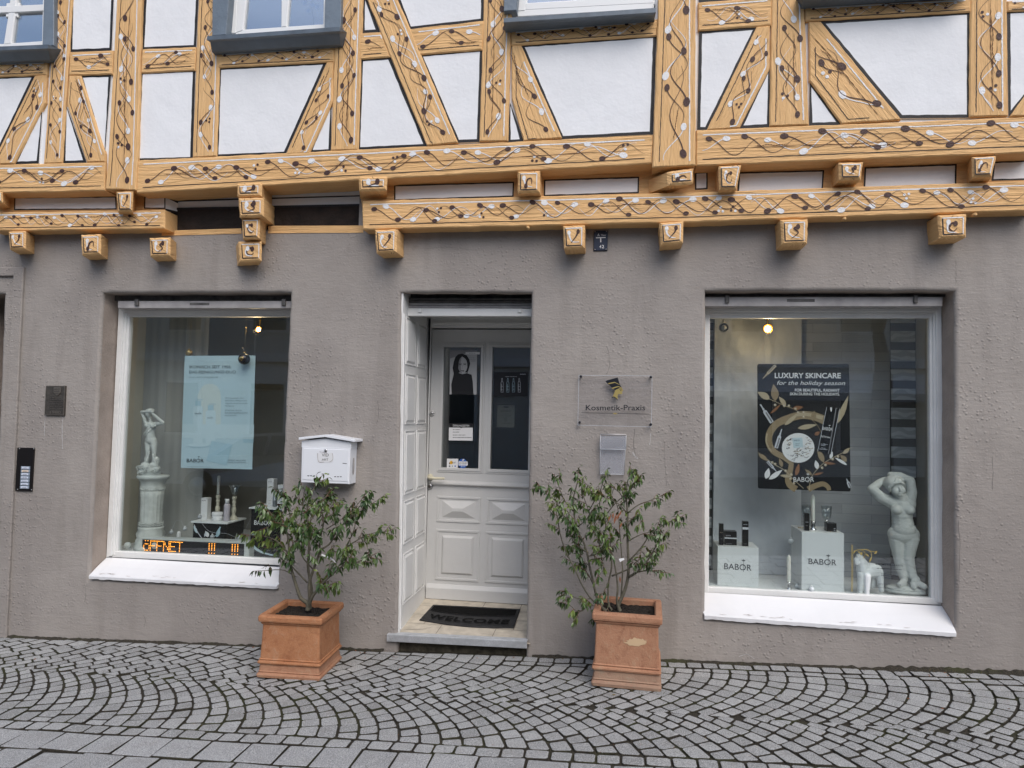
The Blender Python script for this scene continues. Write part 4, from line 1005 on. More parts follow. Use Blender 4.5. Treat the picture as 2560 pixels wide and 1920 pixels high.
def loc_of(mb_pts):
    return Vector((sum(p.x for p in mb_pts)/len(mb_pts), sum(p.y for p in mb_pts)/len(mb_pts), min(p.z for p in mb_pts)))
def rect(c, Y, x0, y0, x1, y1): return [(x0,y0),(x1,y0),(x1,y1),(x0,y1)]

# ---- doorbell panel
q = [W('I',x,y,0) for x,y in [(121,1242),(229,1244),(213,1525),(106,1522)]]
t = empty('doorbell_panel', loc_of(q), 'narrow black doorbell panel with a column of seven lit name plates', 'doorbell')
mb = MB(); mb.prism([p+Vector((0,-.014,0)) for p in q], (0,.014,0), 'bell_black', .002); part(mb, 'back_plate', t)
for i in range(7):
    y = 1374+21.1*i; x = 165-1.3*i*.9; Y = -.016
    mb = MB(); mb.prism([W('I',a,b_,Y) for a,b_ in [(x-29,y-10),(x+30,y-9),(x+29,y+9),(x-30,y+8)]], (0,.004,0), 'bell_frame', .0008)
    mb.prism([W('I',a,b_,Y-.0015) for a,b_ in [(x-23,y-7),(x+20,y-6),(x+19,y+6),(x-24,y+5)]], (0,.002,0), 'bell_warm' if i == 1 else 'bell_lit', .0005)
    scrib(mb, 'I', Y-.0020, x-16, x+12, y+1, 5, 'ink_dark')
    part(mb, 'bell_button', t)
for x,y in ((127,1249),(220,1251),(205,1516),(114,1514)): mb = MB(); p = W('I',x,y,-.014); mb.tube([p,p+Vector((0,-.003,0))],[.005,.004],'steel',8); part(mb, 'screw', t)

# ---- bronze plaque
q = [W('I',x,y,0) for x,y in [(309,842),(433,842),(425,1035),(299,1032)]]
t = empty('memorial_plaque', loc_of(q), 'small bronze wall plaque with a shield and the year 1980', 'plaque')
mb = MB(); mb.prism([p+Vector((0,-.018,0)) for p in q], (0,.018,0), 'bronze', .003)
I = inset(ccw([p+Vector((0,-.0185,0)) for p in q]), .004)
for i in range(4): mb.strip([I[i], I[(i+1)%4]], [.004,.004], 'bronze_light')
part(mb, 'plate', t)
mb = MB(); mb.prism([W('I',x,y,-.024) for x,y in [(346,852),(391,852),(390,885),(382,899),(368,907),(355,899),(346,885)]], (0,.006,0), 'bronze_light', .002)
for y in (862,876,890): stroke(mb,'I',-.025,[(351,y),(358,y+5),(365,y),(372,y+5),(379,y),(386,y+4)],4,'bronze')
part(mb, 'crest', t)
mb = MB()
for i in range(7):
    for _ in (0,1): scrib(mb, 'I', -.0200-.0004*_, 321+_*2, (352,396,408,410,411,411,408)[i], 917+11.6*i+_*3, 8, ('black_line','bronze_light')[_])
tl(mb, 'I', -.019, 324, 396, 1022, 20, '1980', 'bronze_light', .03, off=.002)
part(mb, 'lettering', t)

# ---- hydrant plate
q = [W(2,x,y,-.012) for x,y in [(1632,1484),(1722,1481),(1720,1610),(1630,1612)]]
t = empty('hydrant_plate', loc_of(q), 'small dark blue water supply sign with white T mark under the lower beam', 'sign')
mb = MB(); mb.prism(q, (0,.012,0), 'hydrant_blue', .003)
for x,y in ((1640,1490),(1714,1488),(1711,1602),(1639,1604)): p = W(2,x,y,-.0125); mb.tube([p,p+Vector((0,-.003,0))],[.004,.003],'steel',8)
part(mb, 'plate', t)
mb = MB(); Y = -.0135
tl(mb,2,Y,1655,1669,1519,18,'A','print_white',.01); tl(mb,2,Y,1678,1712,1516,10,'Wasser','print_white',.01)
for qq in ([(1646,1526),(1708,1524),(1708,1530),(1646,1532)], [(1673,1531),(1680,1531),(1680,1558),(1673,1558)]): flat(mb,2,Y-.001,qq,'print_white')
tl(mb,2,Y,1668,1680,1596,22,'4','print_white',.012); tl(mb,2,Y,1684,1698,1596,22,'2','print_white',.012)
part(mb, 'lettering', t)

# ---- acrylic shop sign
SYN = -.035
q = [W(5,x,y,SYN) for x,y in [(1534,764),(2010,768),(2006,1102),(1526,1090)]]
t = empty('acrylic_sign', loc_of(q), 'clear acrylic sign reading Kosmetik-Praxis with a black and gold head in profile', 'sign')
mb = MB(); mb.prism(q, (0,.006,0), 'clear_acrylic', .001)
Q = inset(ccw([p+Vector((0,-.0005,0)) for p in q]), .003)
for i in range(4): mb.strip([Q[i], Q[(i+1)%4]], [.003,.003], 'clear_dull')
part(mb, 'acrylic_plate', t)
mb = MB(); Y = SYN-.0015
flat(mb,5,Y,[(1706,806),(1722,798),(1786,781),(1799,826),(1812,846),(1795,852),(1770,864),(1748,846),(1726,826)],'sign_black')
flat(mb,5,Y-.0006,[(1724,818),(1766,809),(1798,826),(1799,830),(1768,815),(1727,825)],'gold_vinyl')
flat(mb,5,Y-.0006,[(1746,848),(1788,836),(1810,845),(1811,850),(1790,842),(1752,855)],'gold_vinyl')
flat(mb,5,Y-.0004,[(1770,862),(1800,848),(1813,848),(1822,866),(1813,872),(1816,884),(1806,890),(1792,886),(1784,900),(1786,924),(1766,905),(1752,908),(1764,880)],'gold_vinyl')
stroke(mb,5,Y-.0009,[(1796,858),(1806,855),(1812,857)],3,'sign_black'); stroke(mb,5,Y-.0009,[(1800,866),(1810,864)],3,'sign_black')
stroke(mb,5,Y-.0006,[(1746,914),(1758,906),(1772,912),(1786,928)],4,'sign_black'); part(mb, 'emblem', t)
mb = MB(); tl(mb,5,Y,1580,1962,992,36,'Kosmetik-Praxis','sign_black',.008,off=.0006)
part(mb, 'lettering', t)
mb = MB(); stroke(mb,5,Y-.0004,[(1552,1008),(1770,1012),(1988,1017)],2.5,'sign_black'); flat(mb,5,Y-.0008,[(1752,1013),(1769,1007),(1786,1013),(1769,1019)],'gold_vinyl'); part(mb, 'ornament_line', t)
for x,y in ((1549,774),(1999,778),(1541,1070),(1998,1083)):
    mb = MB(); p = W(5,x,y,SYN-.001); mb.tube([p+Vector((0,.036,0)), p+Vector((0,-.004,0))],[.006,.0075],'steel',12); mb.ball(p+Vector((0,-.004,0)),.0095,'sign_black',2,(1,.6,1)); part(mb, 'stand_off_bolt', t)

# ---- leaflet holder
q = [W(5,x,y,-.03) for x,y in [(1676,1160),(1838,1162),(1826,1405),(1670,1402)]]
t = empty('leaflet_holder', loc_of(q), 'empty clear plastic leaflet box with hinged lid below the acrylic sign', 'leaflet holder')
mb = MB(); P = q
mb.prism(P, (0,.003,0), 'frosted_acrylic', .001); bk = [p+Vector((0,.024,0)) for p in P]; mb.prism(bk, (0,.003,0), 'frosted_acrylic', .001)
for i in range(4): mb.tube([P[i], P[(i+1)%4]], .0022, 'clear_dull', 6); mb.tube([P[i], bk[i]], .0018, 'clear_dull', 6)
part(mb, 'box', t)
mb = MB(); L = [W(5,x,y,-.045) for x,y in [(1676,1148),(1840,1150),(1838,1245),(1670,1242)]]
mb.prism(L, (0,.002,0), 'frosted_acrylic', .001); mb.tube([L[0],L[1]], .0055, 'shutter_grey', 8)
for i in (1,2,3): mb.tube([L[i], L[(i+1)%4]], .0022, 'clear_dull', 6)
for i in (0,1): mb.add([L[i],L[i]+Vector((0,.045,0)),L[3-i if i==0 else 2]+Vector((0,.02,0)),L[3-i if i==0 else 2]], [(0,1,2,3)], 'frosted_acrylic')
part(mb, 'lid', t)

# ---- letterbox
Ym = -.125
q = [W('D',x,y,Ym) for x,y in [(652,964),(757,968),(754,1046),(650,1042)]]
t = empty('letterbox', loc_of(q)+Vector((0,.06,0)), 'white metal letterbox with a pitched lid, small lock and a torn paper label', 'letterbox')
mb = MB(); F4 = ccw(q); mb.prism(q, (0,.122,0), 'mailbox_white', .003)
part(mb, 'body', t)
mb = MB(); d = [W('D',x,y,Ym-.003) for x,y in [(656,968),(754,972),(751,1040),(653,1036)]]; mb.prism(d, (0,.004,0), 'mailbox_white', .0015)
for x,y in ((672,1028),(703,1024),(730,1030)):
    for k in (-8,-2,4): flat(mb,'D',Ym-.0035,[(x+k,y-1),(x+k+4,y-1),(x+k+4,y+.6),(x+k,y+.6)],'black_line')
flat(mb,'D',Ym-.0032,[(740,1000),(749,1001),(749,1002.4),(740,1001.4)],'shutter_dark')
part(mb, 'door_flap', t)
mb = MB(); lf = [W('D',x,y,Ym-.002) for x,y in [(652,964),(757,967),(757,954),(653,952)]]
rg = [W('D',645,951,Ym-.02), W('D',700,938,Ym-.02), W('D',766,954,Ym-.02), W('D',766,949,Ym-.02), W('D',700,933,Ym-.02), W('D',645,945,Ym-.02)]
mb.prism(ccw([W('D',x,y,Ym+.001) for x,y in [(651,966),(758,969),(758,955),(704,947),(652,952)]]), (0,.118,0), 'mailbox_white', .002)
a0, a1, a2 = W('D',645,950,Ym-.022), W('D',701,944,Ym-.022), W('D',767,955,Ym-.022)
for a, b_ in ((a0,a1),(a1,a2)):
    mb.hull([p+v for p in (a,b_) for v in (Vector((0,0,0)),Vector((0,0,.017)),Vector((0,.148,0)),Vector((0,.148,.017)))], 'mailbox_white', .002)
part(mb, 'lid', t)
mb = MB(); p = W('D',704,973,Ym-.004); mb.tube([p,p+Vector((0,-.006,0))],[.011,.010],'steel',14); mb.tube([p+Vector((0,-.006,0)),p+Vector((0,-.008,0))],[.005,.005],'shutter_dark',10); part(mb,'lock',t)
mb = MB(); flat(mb,'D',Ym-.0042,[(685,979),(718,978),(720,985),(719,998),(704,999),(686,997),(687,990)],'white_card')
for pts in ([(686,979),(688,997),(700,998)],[(718,979),(719,992),(712,998)],[(690,976),(706,978)]): stroke(mb,'D',Ym-.0048,pts,.9,'peel')
tl(mb,'D',Ym-.0042,695,710,986,7,'VID','shutter_dark',.005,off=.0008); tl(mb,'D',Ym-.0042,695,709,995,5,'ART','shutter_dark',.005,off=.0008)
part(mb, 'paper_label', t)
mb = MB(); xR_ = max(p.x for p in q); zc = sum(p.z for p in q)/4
vs = []
for i in range(20):
    a = 2*pi*i/20; vs.append(Vector((xR_+.0012, Ym+.066+.016*cos(a), zc-.005+.075*(1 if sin(a)>0 else -1)*abs(sin(a))**.35*.8)))
mb.poly(vs, 'shutter_grey'); part(mb, 'view_slot', t)

# ---- doormat
def onm(x, y, e=0): return onstep(x, y, .002+e)
mc = onstep(-1.0,.25)
t = empty('doormat', mc, 'half round edged black rubber doormat reading WELCOME on the doorstep', 'doormat')
def unstep(c, x, y, e=.011):
    ox, oy, k = CR[c]; d = RM @ Vector(((ox+x*k-1280)/F_, -(oy+y*k-960)/F_, -1)); O = Vector((0,-D0,H0))
    n = Vector((0,-.089/(DY+.14),1)); p0 = Vector((0,-.02,zs-.004+e)); tt = (p0-O).dot(n)/d.dot(n); return O+d*tt
c_ = [unstep(8,x,y) for x,y in ((598,594),(1160,622),(1118,740),(510,690))]
ol = [c_[0], c_[1]] + [c_[2].lerp(c_[3], i/12) - Vector((0, .045*sin(pi*i/12), .045*sin(pi*i/12)*.106)) for i in range(13)]
mb = MB(); N = len(ol); dn = Vector((0,0,-.009))
ce = sum(ol, Vector())/N; inn = [p + (ce-p).normalized()*.006 for p in ol]
mb.add([p+dn for p in ol]+[p+Vector((0,0,-.004)) for p in ol]+inn, [tuple(range(2*N,3*N))]+[(k*N+i,k*N+(i+1)%N,(k+1)*N+(i+1)%N,(k+1)*N+i) for k in (0,1) for i in range(N)], 'rubber_black')
for i in range(N): pass
part(mb, 'rubber_base', t)
mb = MB(); up = Vector((0,0,.0035)); A, B = c_[0].lerp(c_[3],.10), c_[1].lerp(c_[2],.10)
A = A.lerp(B,.03); B = B.lerp(A,.03); C = c_[1].lerp(c_[2],.42).lerp(c_[0].lerp(c_[3],.42),.03); Dd = c_[0].lerp(c_[3],.42).lerp(c_[1].lerp(c_[2],.42),.03)
lo = [C.lerp(Dd,i/10) - Vector((0,.045*sin(pi*i/10),.005*sin(pi*i/10))) for i in range(11)]
mb.poly([p+up for p in [A,B]+lo], 'mat_pile'); part(mb, 'pile_inlay', t)
mb = MB()
for a, b_ in zip([A,B]+lo, [B]+lo+[A]): mb.strip([a+up*1.1,b_+up*1.1],[.004,.004],'rubber_black',Vector((0,0,1)))
bl, br = c_[3].lerp(c_[0],.12).lerp(c_[2].lerp(c_[1],.12),.07), c_[2].lerp(c_[1],.12).lerp(c_[3].lerp(c_[0],.12),.07)
vs, fs = text_geo('WELCOME', .035, 0, 1.12); X0 = min(v[0] for v in vs); X1 = max(v[0] for v in vs); inw = (c_[0]-c_[3]).normalized()
mb.add([bl.lerp(br,(v[0]-X0)/(X1-X0)) + inw*(v[1]*.075/.73) - Vector((0,.035*sin(pi*(v[0]-X0)/(X1-X0)),0)) + up*1.2 for v in vs], fs, 'mat_pile'); part(mb, 'lettering', t)

# ---- terracotta planters (a lathe with a square plan)
def planter(name, cx, cy, rot, w, d, h, m, label, foot):
    gz_ = gz(cx); t = empty(name, (cx,cy,gz_), label, 'planter', 'terracotta planters by the shop door')
    def ring(e, z, r=.012, wob=0):
        out = []; a, b_ = w/2+e, d/2+e
        for sx, sy, a0 in ((1,1,0),(-1,1,90),(-1,-1,180),(1,-1,270)):
            for k in range(4):
                an = R(a0+30*k); x, y = sx*(a-r)+r*cos(an), sy*(b_-r)+r*sin(an)
                out.append(Vector((cx+x*cos(rot)-y*sin(rot), cy+x*sin(rot)+y*cos(rot), gz_+z)))
        return out
    def stack(mb, prof, m, cap=None):
        vs = []; fs = []; n = 16
        for e, z in prof: vs += ring(e, z)
        for i in range(len(prof)-1):
            for k in range(n): q = (k+1)%n; fs.append((i*n+k, i*n+q, (i+1)*n+q, (i+1)*n+k))
        mb.add(vs, fs, m, None, False)
        if cap: mb.add(ring(*prof[-1]), [tuple(range(16))], cap)
    mb = MB(); s = h/.40
    stack(mb, [(-.004,0),(.006,.004*s),(.009,.020*s),(.004,.030*s),(-.004,.034*s),(.001,.040*s),(-.003,.046*s),(-.006,.085*s),(-.001,.087*s)], foot); part(mb,'foot',t)
    mb = MB(); stack(mb, [(-.001,.087*s),(.003,.089*s),(.007,.098*s),(.004,.106*s),(-.004,.110*s),(.000,.118*s),(-.006,.123*s),(-.010,.22*s),(-.013,.335*s),(-.007,.341*s),(-.002,.348*s),(-.007,.354*s)], m)
    if foot != m: pass
    part(mb,'body',t)
    mb = MB(); stack(mb, [(-.007,.354*s),(.007,.358*s),(.010,.368*s),(.010,.388*s),(.004,h),(-.026,h),(-.034,h-.008),(-.036,h-.06)], m); part(mb,'rim',t)
    mb = MB(); n = 14; vs = []; fs = []
    for i in range(n+1):
        for j in range(n+1):
            x, y = (i/n-.5)*(w-.05), (j/n-.5)*(d-.05); vs.append((cx+x*cos(rot)-y*sin(rot), cy+x*sin(rot)+y*cos(rot), gz_+h-.035+random.uniform(-.008,.008)))
    for i in range(n):
        for j in range(n): a = i*(n+1)+j; fs.append((a,a+n+1,a+n+2,a+1))
    mb.add(vs, fs, 'soil')
    for _ in range(40):
        x, y = random.uniform(-.45,.45)*(w-.08), random.uniform(-.45,.45)*(d-.08); mb.ball((cx+x*cos(rot)-y*sin(rot), cy+x*sin(rot)+y*cos(rot), gz_+h-.033), random.uniform(.004,.010), 'soil', 1)
    part(mb,'soil',t); return t
PL = (-2.045,-.40); PR = (.078,-.315)
planter('planter', PL[0], PL[1], R(2.5), .405, .385, .392, 'terracotta_orange', 'orange brown square terracotta planter under the white letterbox', 'terracotta_pink')
planter('planter', PR[0], PR[1], R(-2.5), .398, .40, .44, 'terracotta_pink', 'taller pink terracotta planter with flaking patches and a mossy pale foot right of the door', 'terracotta_foot')
# flaked slip on the taller planter's front
pr = [o for o in bpy.data.objects if o.name == 'planter.001'][0]; mb = MB(); random.seed(31)
def onpot(x, y):
    p = W(8,x,y,PR[1]-.19); p.y = PR[1]-.1905-.0437*(p.x-PR[0])-.0016; return p
n = 46; mb.poly([onpot(1905+92*(.72+.3*noise.noise(Vector((3*cos(a),3*sin(a),1))))*cos(a), 836+34*(.72+.4*noise.noise(Vector((3*cos(a),3*sin(a),4))))*sin(a)) for a in [2*pi*i/n for i in range(n)]][::-1], 'flake')
mb.build('flaked_slip', pr)
# ---- laurels
def shrub(crop, Y, stems, label, m, seed, tagpts, nleaf=1.0, extra=None, ls=1.0):
    random.seed(seed); k = px(crop, Y)
    base = W(crop, *stems[0][0][0], Y); t = empty('laurel_shrub', base, label, 'shrub', 'potted laurels by the shop door')
    st_ = MB(); lf = MB(); paths = []
    for pts, r0, r1, dep, l0 in stems:
        P = [W(crop,x,y,Y) for x,y in pts]; n = len(P); d0, d1 = dep
        P = smooth_path([p + Vector((random.uniform(-.006,.006), d0+(d1-d0)*i/(n-1), random.uniform(-.004,.004))) for i, p in enumerate(P)], 4)
        st_.tube(P, [r0+(r1-r0)*(i/(len(P)-1))**.8 for i in range(len(P))], 'bark', 7); paths.append((P, l0))
    def leaf(p, d, L, mt):
        L *= ls
        d = d.normalized(); side = d.cross(Vector((0,0,1)))
        side = side.normalized() if side.length > .05 else Vector((1,0,0))
        side = (Matrix.Rotation(random.uniform(-.9,.9), 3, d) @ side); up = side.cross(d)
        w = L*random.uniform(.16,.215); bend = random.uniform(.10,.35); fold = random.uniform(.15,.5)
        vs = [p]; fs = []; rows = 5
        for i in range(1, rows):
            tt = i/rows; ww = w*(sin(pi*tt**.85))*1.0; q = p + d*L*tt - up*(bend*L*tt*tt) + Vector((0,0,-.06*L*tt*tt))
            vs += [q + side*ww + up*ww*fold, q, q - side*ww + up*ww*fold]
        q = p + d*L - up*(bend*L) + Vector((0,0,-.06*L)); vs.append(q)
        for s_ in (0,1):
            fs.append((0, 1+s_, 2+s_))
            for i in range(rows-2): a = 1+3*i+s_; fs.append((a, a+3, a+4, a+1))
            e = 1+3*(rows-2)+s_; fs.append((e, len(vs)-1, e+1))
        lf.add(vs, fs, mt, None, True)
    def twig(p, d, L, mt):
        L *= ls
        P = [p]; q = p.copy(); d = d.normalized(); n = 5
        for i in range(n):
            d = (d + Vector((random.uniform(-.18,.18), random.uniform(-.18,.18), random.uniform(-.10,.16)))).normalized(); q = q + d*L/n; P.append(q.copy())
        st_.tube(P, [.0026-.0003*i for i in range(n+1)], 'bark' if L > .12 else 'twig_red', 4, False)
        m_ = max(3, int(L/.0135*nleaf))
        for i in range(m_):
            tt = (i+.6)/m_
            if tt < .18: continue
            a = min(n-1, int(tt*n)); pp = P[a].lerp(P[a+1], tt*n-a); dd = (P[a+1]-P[a]).normalized()
            sd_ = Matrix.Rotation(random.uniform(0, 2*pi), 3, dd) @ dd.orthogonal()
            ld = dd*.30 + sd_.normalized()*.55 + Vector((0,0,-random.uniform(.45,1.05))); leaf(pp, ld, random.uniform(.042,.068)*(1 if tt < .85 else .75), mt)
        leaf(P[-1], d*.7+Vector((0,0,-.5)), .04, mt)
    for P, l0 in paths:
        n = len(P); L = sum((P[i+1]-P[i]).length for i in range(n-1)); acc = 0
        nt_ = max(2, int(L*(1-l0)/.024))
        for j in range(nt_):
            f = l0 + (1-l0)*(j+random.random())/nt_; i = min(n-2, int(f*(n-1))); p = P[i].lerp(P[i+1], f*(n-1)-i); d = (P[i+1]-P[i]).normalized()
            out = Matrix.Rotation(random.uniform(0,2*pi), 3, d) @ d.orthogonal().normalized()
            mt = m if random.random() < .62 else 'laurel_leaf_light'
            if random.random() < .80: twig(p, d*.7+out*.75+Vector((0,0,.08)), random.uniform(.05,.135)*(1.05-.25*f), mt)
            else: leaf(p, d*.2+out*.6+Vector((0,0,-.6)), random.uniform(.042,.062), mt)
        twig(P[-1], (P[-1]-P[-2]), .07, m if random.random() < .5 else 'laurel_leaf_light')
    st_.build('stems', t); lf.build('foliage', t)
    tg = MB(); pts, w = tagpts; stroke(tg, crop, Y-.10, pts, w, 'tag_white', w*.5); tg.build('plant_label', t)
    if extra:
        ex = MB()
        for x, y in extra:
            p = W(crop,x,y,Y-.05); d = Vector((random.uniform(-.5,.5),-.1,-1))
            for _ in range(1):
                side = Vector((1,random.uniform(-.3,.3),0))*.006; L = random.uniform(.04,.055); ex.add([p, p+d.normalized()*L*.5+side, p+d.normalized()*L, p+d.normalized()*L*.5-side], [(0,1,2,3)], 'dead_leaf')
        ex.build('withered_leaves', t)
    return t
z_ = 0
FS = [([(565,1510),(560,1430),(500,1370),(465,1240),(425,1120),(405,950),(390,700),(335,560),(300,470)],.017,.004,(0,-.06),.55),
 ([(565,1500),(575,1430),(592,1350),(580,1230),(545,1050),(540,850),(520,600),(505,400),(555,220),(610,120)],.015,.004,(0,.10),.55),
 ([(572,1500),(592,1420),(602,1340),(600,1200),(660,1030),(720,880),(760,700),(790,520),(760,330)],.015,.004,(.01,-.10),.55),
 ([(575,1490),(600,1410),(660,1330),(720,1250),(800,1170),(900,1080),(1050,960),(1200,930),(1370,860)],.014,.003,(0,-.16),.35),
 ([(735,840),(840,780),(910,700),(950,580),(1090,520),(1150,400),(1255,250)],.007,.002,(-.06,-.16),.3),
 ([(600,1390),(690,1250),(830,1020),(950,850),(1100,750),(1220,690),(1410,660)],.009,.002,(0,.06),.4),
 ([(400,930),(340,800),(270,700),(160,670),(60,640)],.006,.002,(-.03,-.16),.2), ([(415,1000),(330,920),(230,860),(110,840)],.006,.002,(0,.05),.3),
 ([(440,1150),(330,1080),(240,1068),(140,1066),(80,1075)],.004,.002,(0,-.02),.62), ([(540,900),(460,740),(410,520),(380,330),(330,220)],.006,.002,(0,-.08),.3),
 ([(560,1200),(480,1060),(440,940),(500,780),(620,640)],.006,.002,(0,-.20),.4), ([(1120,450),(1220,400),(1300,350),(1390,290)],.004,.0015,(-.12,-.10),.2),
 ([(950,850),(1010,700),(1040,560),(1010,420)],.005,.002,(.05,.10),.25), ([(390,720),(280,620),(200,500),(130,470)],.005,.002,(0,.05),.2),
 ([(350,600),(260,480),(200,380)],.004,.002,(-.06,-.1),.2), ([(520,640),(620,480),(700,340),(740,260)],.005,.002,(0,.05),.3),
 ([(780,560),(850,440),(920,340),(1010,330)],.004,.002,(-.1,-.14),.25), ([(650,1050),(560,880),(600,700),(650,560)],.005,.002,(-.03,-.18),.4),
 ([(700,1270),(780,1210),(870,1190),(930,1160)],.004,.002,(-.05,-.15),.2), ([(1000,1000),(1090,900),(1120,830)],.004,.002,(-.1,-.2),.2),
 ([(720,880),(800,880),(900,830),(1010,830)],.004,.002,(-.05,-.14),.3), ([(500,420),(440,300),(480,180)],.004,.002,(.05,.02),.2), ([(420,520),(530,450),(620,420)],.004,.002,(-.06,-.14),.2),
 ([(500,640),(420,560),(330,520),(240,560)],.004,.002,(-.06,-.16),.2),([(740,700),(660,590),(580,560),(520,540)],.004,.002,(-.06,-.2),.2),([(760,620),(860,560),(930,500)],.004,.002,(0,.06),.2)]
shrub('F', PL[1], FS, 'bushy green laurel in the planter under the white letterbox', 'laurel_leaf', 11, ([(715,905),(780,925),(830,950),(868,990)], 22), 1.55, None, .86)
GS = [([(900,1625),(860,1520),(850,1470),(880,1400),(940,1270),(965,1100),(960,800),(945,520),(935,350),(950,200),(965,100)],.017,.003,(0,.03),.6),
 ([(890,1610),(850,1500),(832,1400),(845,1300),(840,1150),(800,950),(772,860),(770,760)],.010,.003,(0,-.06),.7),
 ([(880,1600),(820,1560),(730,1520),(650,1400),(600,1250),(560,1050),(540,930),(490,800),(430,650),(390,480),(385,350),(430,200),(440,110)],.011,.003,(0,-.06),.55),
 ([(760,1540),(690,1480),(590,1410),(480,1270),(400,1100),(310,910),(250,730),(210,530),(192,400),(90,275),(50,245)],.007,.002,(0,-.02),.6),
 ([(840,1560),(790,1520),(750,1450),(755,1250),(775,1080),(770,900),(690,780),(640,740),(580,600),(540,500),(490,350),(470,260)],.008,.002,(0,.10),.5),
 ([(880,1400),(900,1250),(900,1100),(880,950),(860,720),(845,470),(800,370)],.006,.002,(.02,.10),.6),
 ([(965,1170),(1050,1100),(1150,1000),(1210,900),(1240,840)],.009,.003,(0,-.08),.3), ([(975,1000),(1090,860),(1190,710),(1350,600),(1470,545)],.006,.002,(0,-.06),.45),
 ([(970,800),(1080,745),(1190,705)],.005,.002,(0,.02),.5), ([(945,515),(1060,430),(1210,380),(1315,350)],.005,.002,(.02,.08),.35), ([(940,500),(860,420),(780,370),(700,300)],.005,.002,(.02,-.05),.6),
 ([(935,400),(870,310),(790,240)],.004,.002,(.03,.05),.7), ([(740,510),(820,410),(910,320),(1000,230),(1050,180)],.004,.002,(.03,-.04),.4), ([(580,1400),(500,1392),(420,1380),(350,1320),(310,1300)],.004,.002,(0,-.06),.45),
 ([(680,1470),(600,1450),(540,1450),(450,1480),(370,1400)],.004,.002,(-.02,-.14),.25), ([(390,490),(300,380),(250,260),(215,160)],.004,.002,(0,-.04),.3), ([(540,500),(620,370),(660,270),(715,120)],.004,.002,(.06,0),.35),
 ([(785,1150),(950,1060),(1060,960),(1200,880)],.006,.002,(-.03,-.16),.35), ([(1010,1140),(1120,1100),(1200,1085),(1290,1090)],.005,.002,(0,-.1),.35), ([(690,1000),(670,900),(650,780),(600,640)],.005,.002,(.02,-.12),.2),
 ([(660,440),(650,350),(600,270),(560,240)],.003,.002,(.04,0),.2), ([(480,780),(400,700),(340,560),(300,430)],.005,.002,(0,-.12),.25), ([(540,930),(450,880),(380,800),(340,680)],.005,.002,(0,.05),.15),
 ([(560,1050),(480,1000),(400,900),(330,880)],.004,.002,(0,.05),.15), ([(600,1250),(540,1150),(470,1060),(350,1020)],.004,.002,(0,.06),.2), ([(770,900),(690,1000),(650,1120)],.004,.002,(-.02,-.1),.2),
 ([(760,1200),(700,1300),(680,1330)],.003,.002,(-.02,-.1),.1), ([(750,1400),(760,1420),(720,1480),(640,1520)],.003,.002,(-.05,-.12),.2), ([(1240,870),(1280,745)],.004,.002,(-.08,-.09),.98), ([(690,780),(720,640),(700,520)],.004,.002,(.08,-.02),.15), ([(550,940),(640,900),(740,780)],.004,.002,(-.06,-.12),.15),
 ([(950,640),(1000,560),(1080,520),(1100,560)],.003,.002,(0,-.08),.3), ([(940,320),(1000,220),(1040,160)],.003,.002,(.03,0),.2), ([(440,640),(520,560),(560,480),(600,440)],.004,.002,(-.03,-.12),.2)]
shrub('G', PR[1], GS, 'airy laurel with long bare stems in the planter right of the door', 'laurel_leaf', 23, ([(865,1000),(890,990),(915,985)], 34), 1.75, [(800,500),(830,510),(860,505),(885,480),(780,520),(820,540),(895,600),(870,1160)], .76)
# ================================================================== DOOR NOTICES
def sheet(name, c, Y, q, m, label, cat, th=.002, bev=.0):
    P = [W(c,x,y,Y) for x,y in q]; t = empty(name, loc_of(P), label, cat); mb = MB(); mb.prism(P, (0,th,0), m, bev); return t, mb
GY = DY + .0115          # just in front of the door's panes
t, mb = sheet('portrait_poster', 'H', GY-.002, [(208,165),(519,165),(513,674),(202,672)], 'print_lightgrey', 'grey portrait poster of a long haired woman in black, in the left door pane', 'poster')
mb.build('sheet', t); mb = MB(); Y = GY-.0035
flat(mb,'H',Y,[(208,165),(519,165),(519,215),(420,190),(208,260)],'print_grey')
flat(mb,'H',Y-.0004,[(204,520),(228,470),(250,440),(240,560),(222,640),(204,672)],'print_skin'); flat(mb,'H',Y-.0004,[(458,445),(505,462),(516,520),(513,674),(470,674)],'print_skin')
flat(mb,'H',Y-.0006,[(345,203),(300,212),(268,245),(250,300),(237,370),(250,430),(244,500),(300,520),(400,450),(424,380),(440,320),(430,270),(400,222)],'black_print')
flat(mb,'H',Y-.0008,[(310,420),(400,420),(402,470),(300,470)],'print_skin')
FY_ = Y-.0021
flat(mb,'H',FY_,[(345,232),(318,262),(304,300),(300,345),(304,378),(320,412),(346,436),(374,424),(396,396),(410,350),(412,305),(394,268),(368,242)],'print_lightgrey')
flat(mb,'H',FY_-.0002,[(345,232),(318,262),(304,300),(300,345),(304,378),(320,412),(346,436),(338,400),(332,350),(330,300)],'print_grey')
stroke(mb,'H',FY_-.0003,[(345,228),(318,255),(303,300),(299,360)],16,'black_print',10); stroke(mb,'H',FY_-.0003,[(345,228),(385,255),(408,300),(412,380)],14,'black_print',10)
for x in (325,378): stroke(mb,'H',FY_-.0006,[(x-16,334),(x,328),(x+16,334)],7,'black_print'); stroke(mb,'H',FY_-.0006,[(x-18,320),(x,314),(x+18,318)],4,'black_print')
stroke(mb,'H',FY_-.0006,[(352,335),(348,370),(354,380)],3,'print_grey'); stroke(mb,'H',FY_-.0006,[(332,402),(350,398),(370,402),(350,408)],6,'black_print')
flat(mb,'H',FY_-.0008,[(250,440),(305,425),(350,440),(400,428),(456,446),(470,530),(478,672),(228,674),(222,560)],'black_print')
mb.build('printed_picture', t); mb = MB()
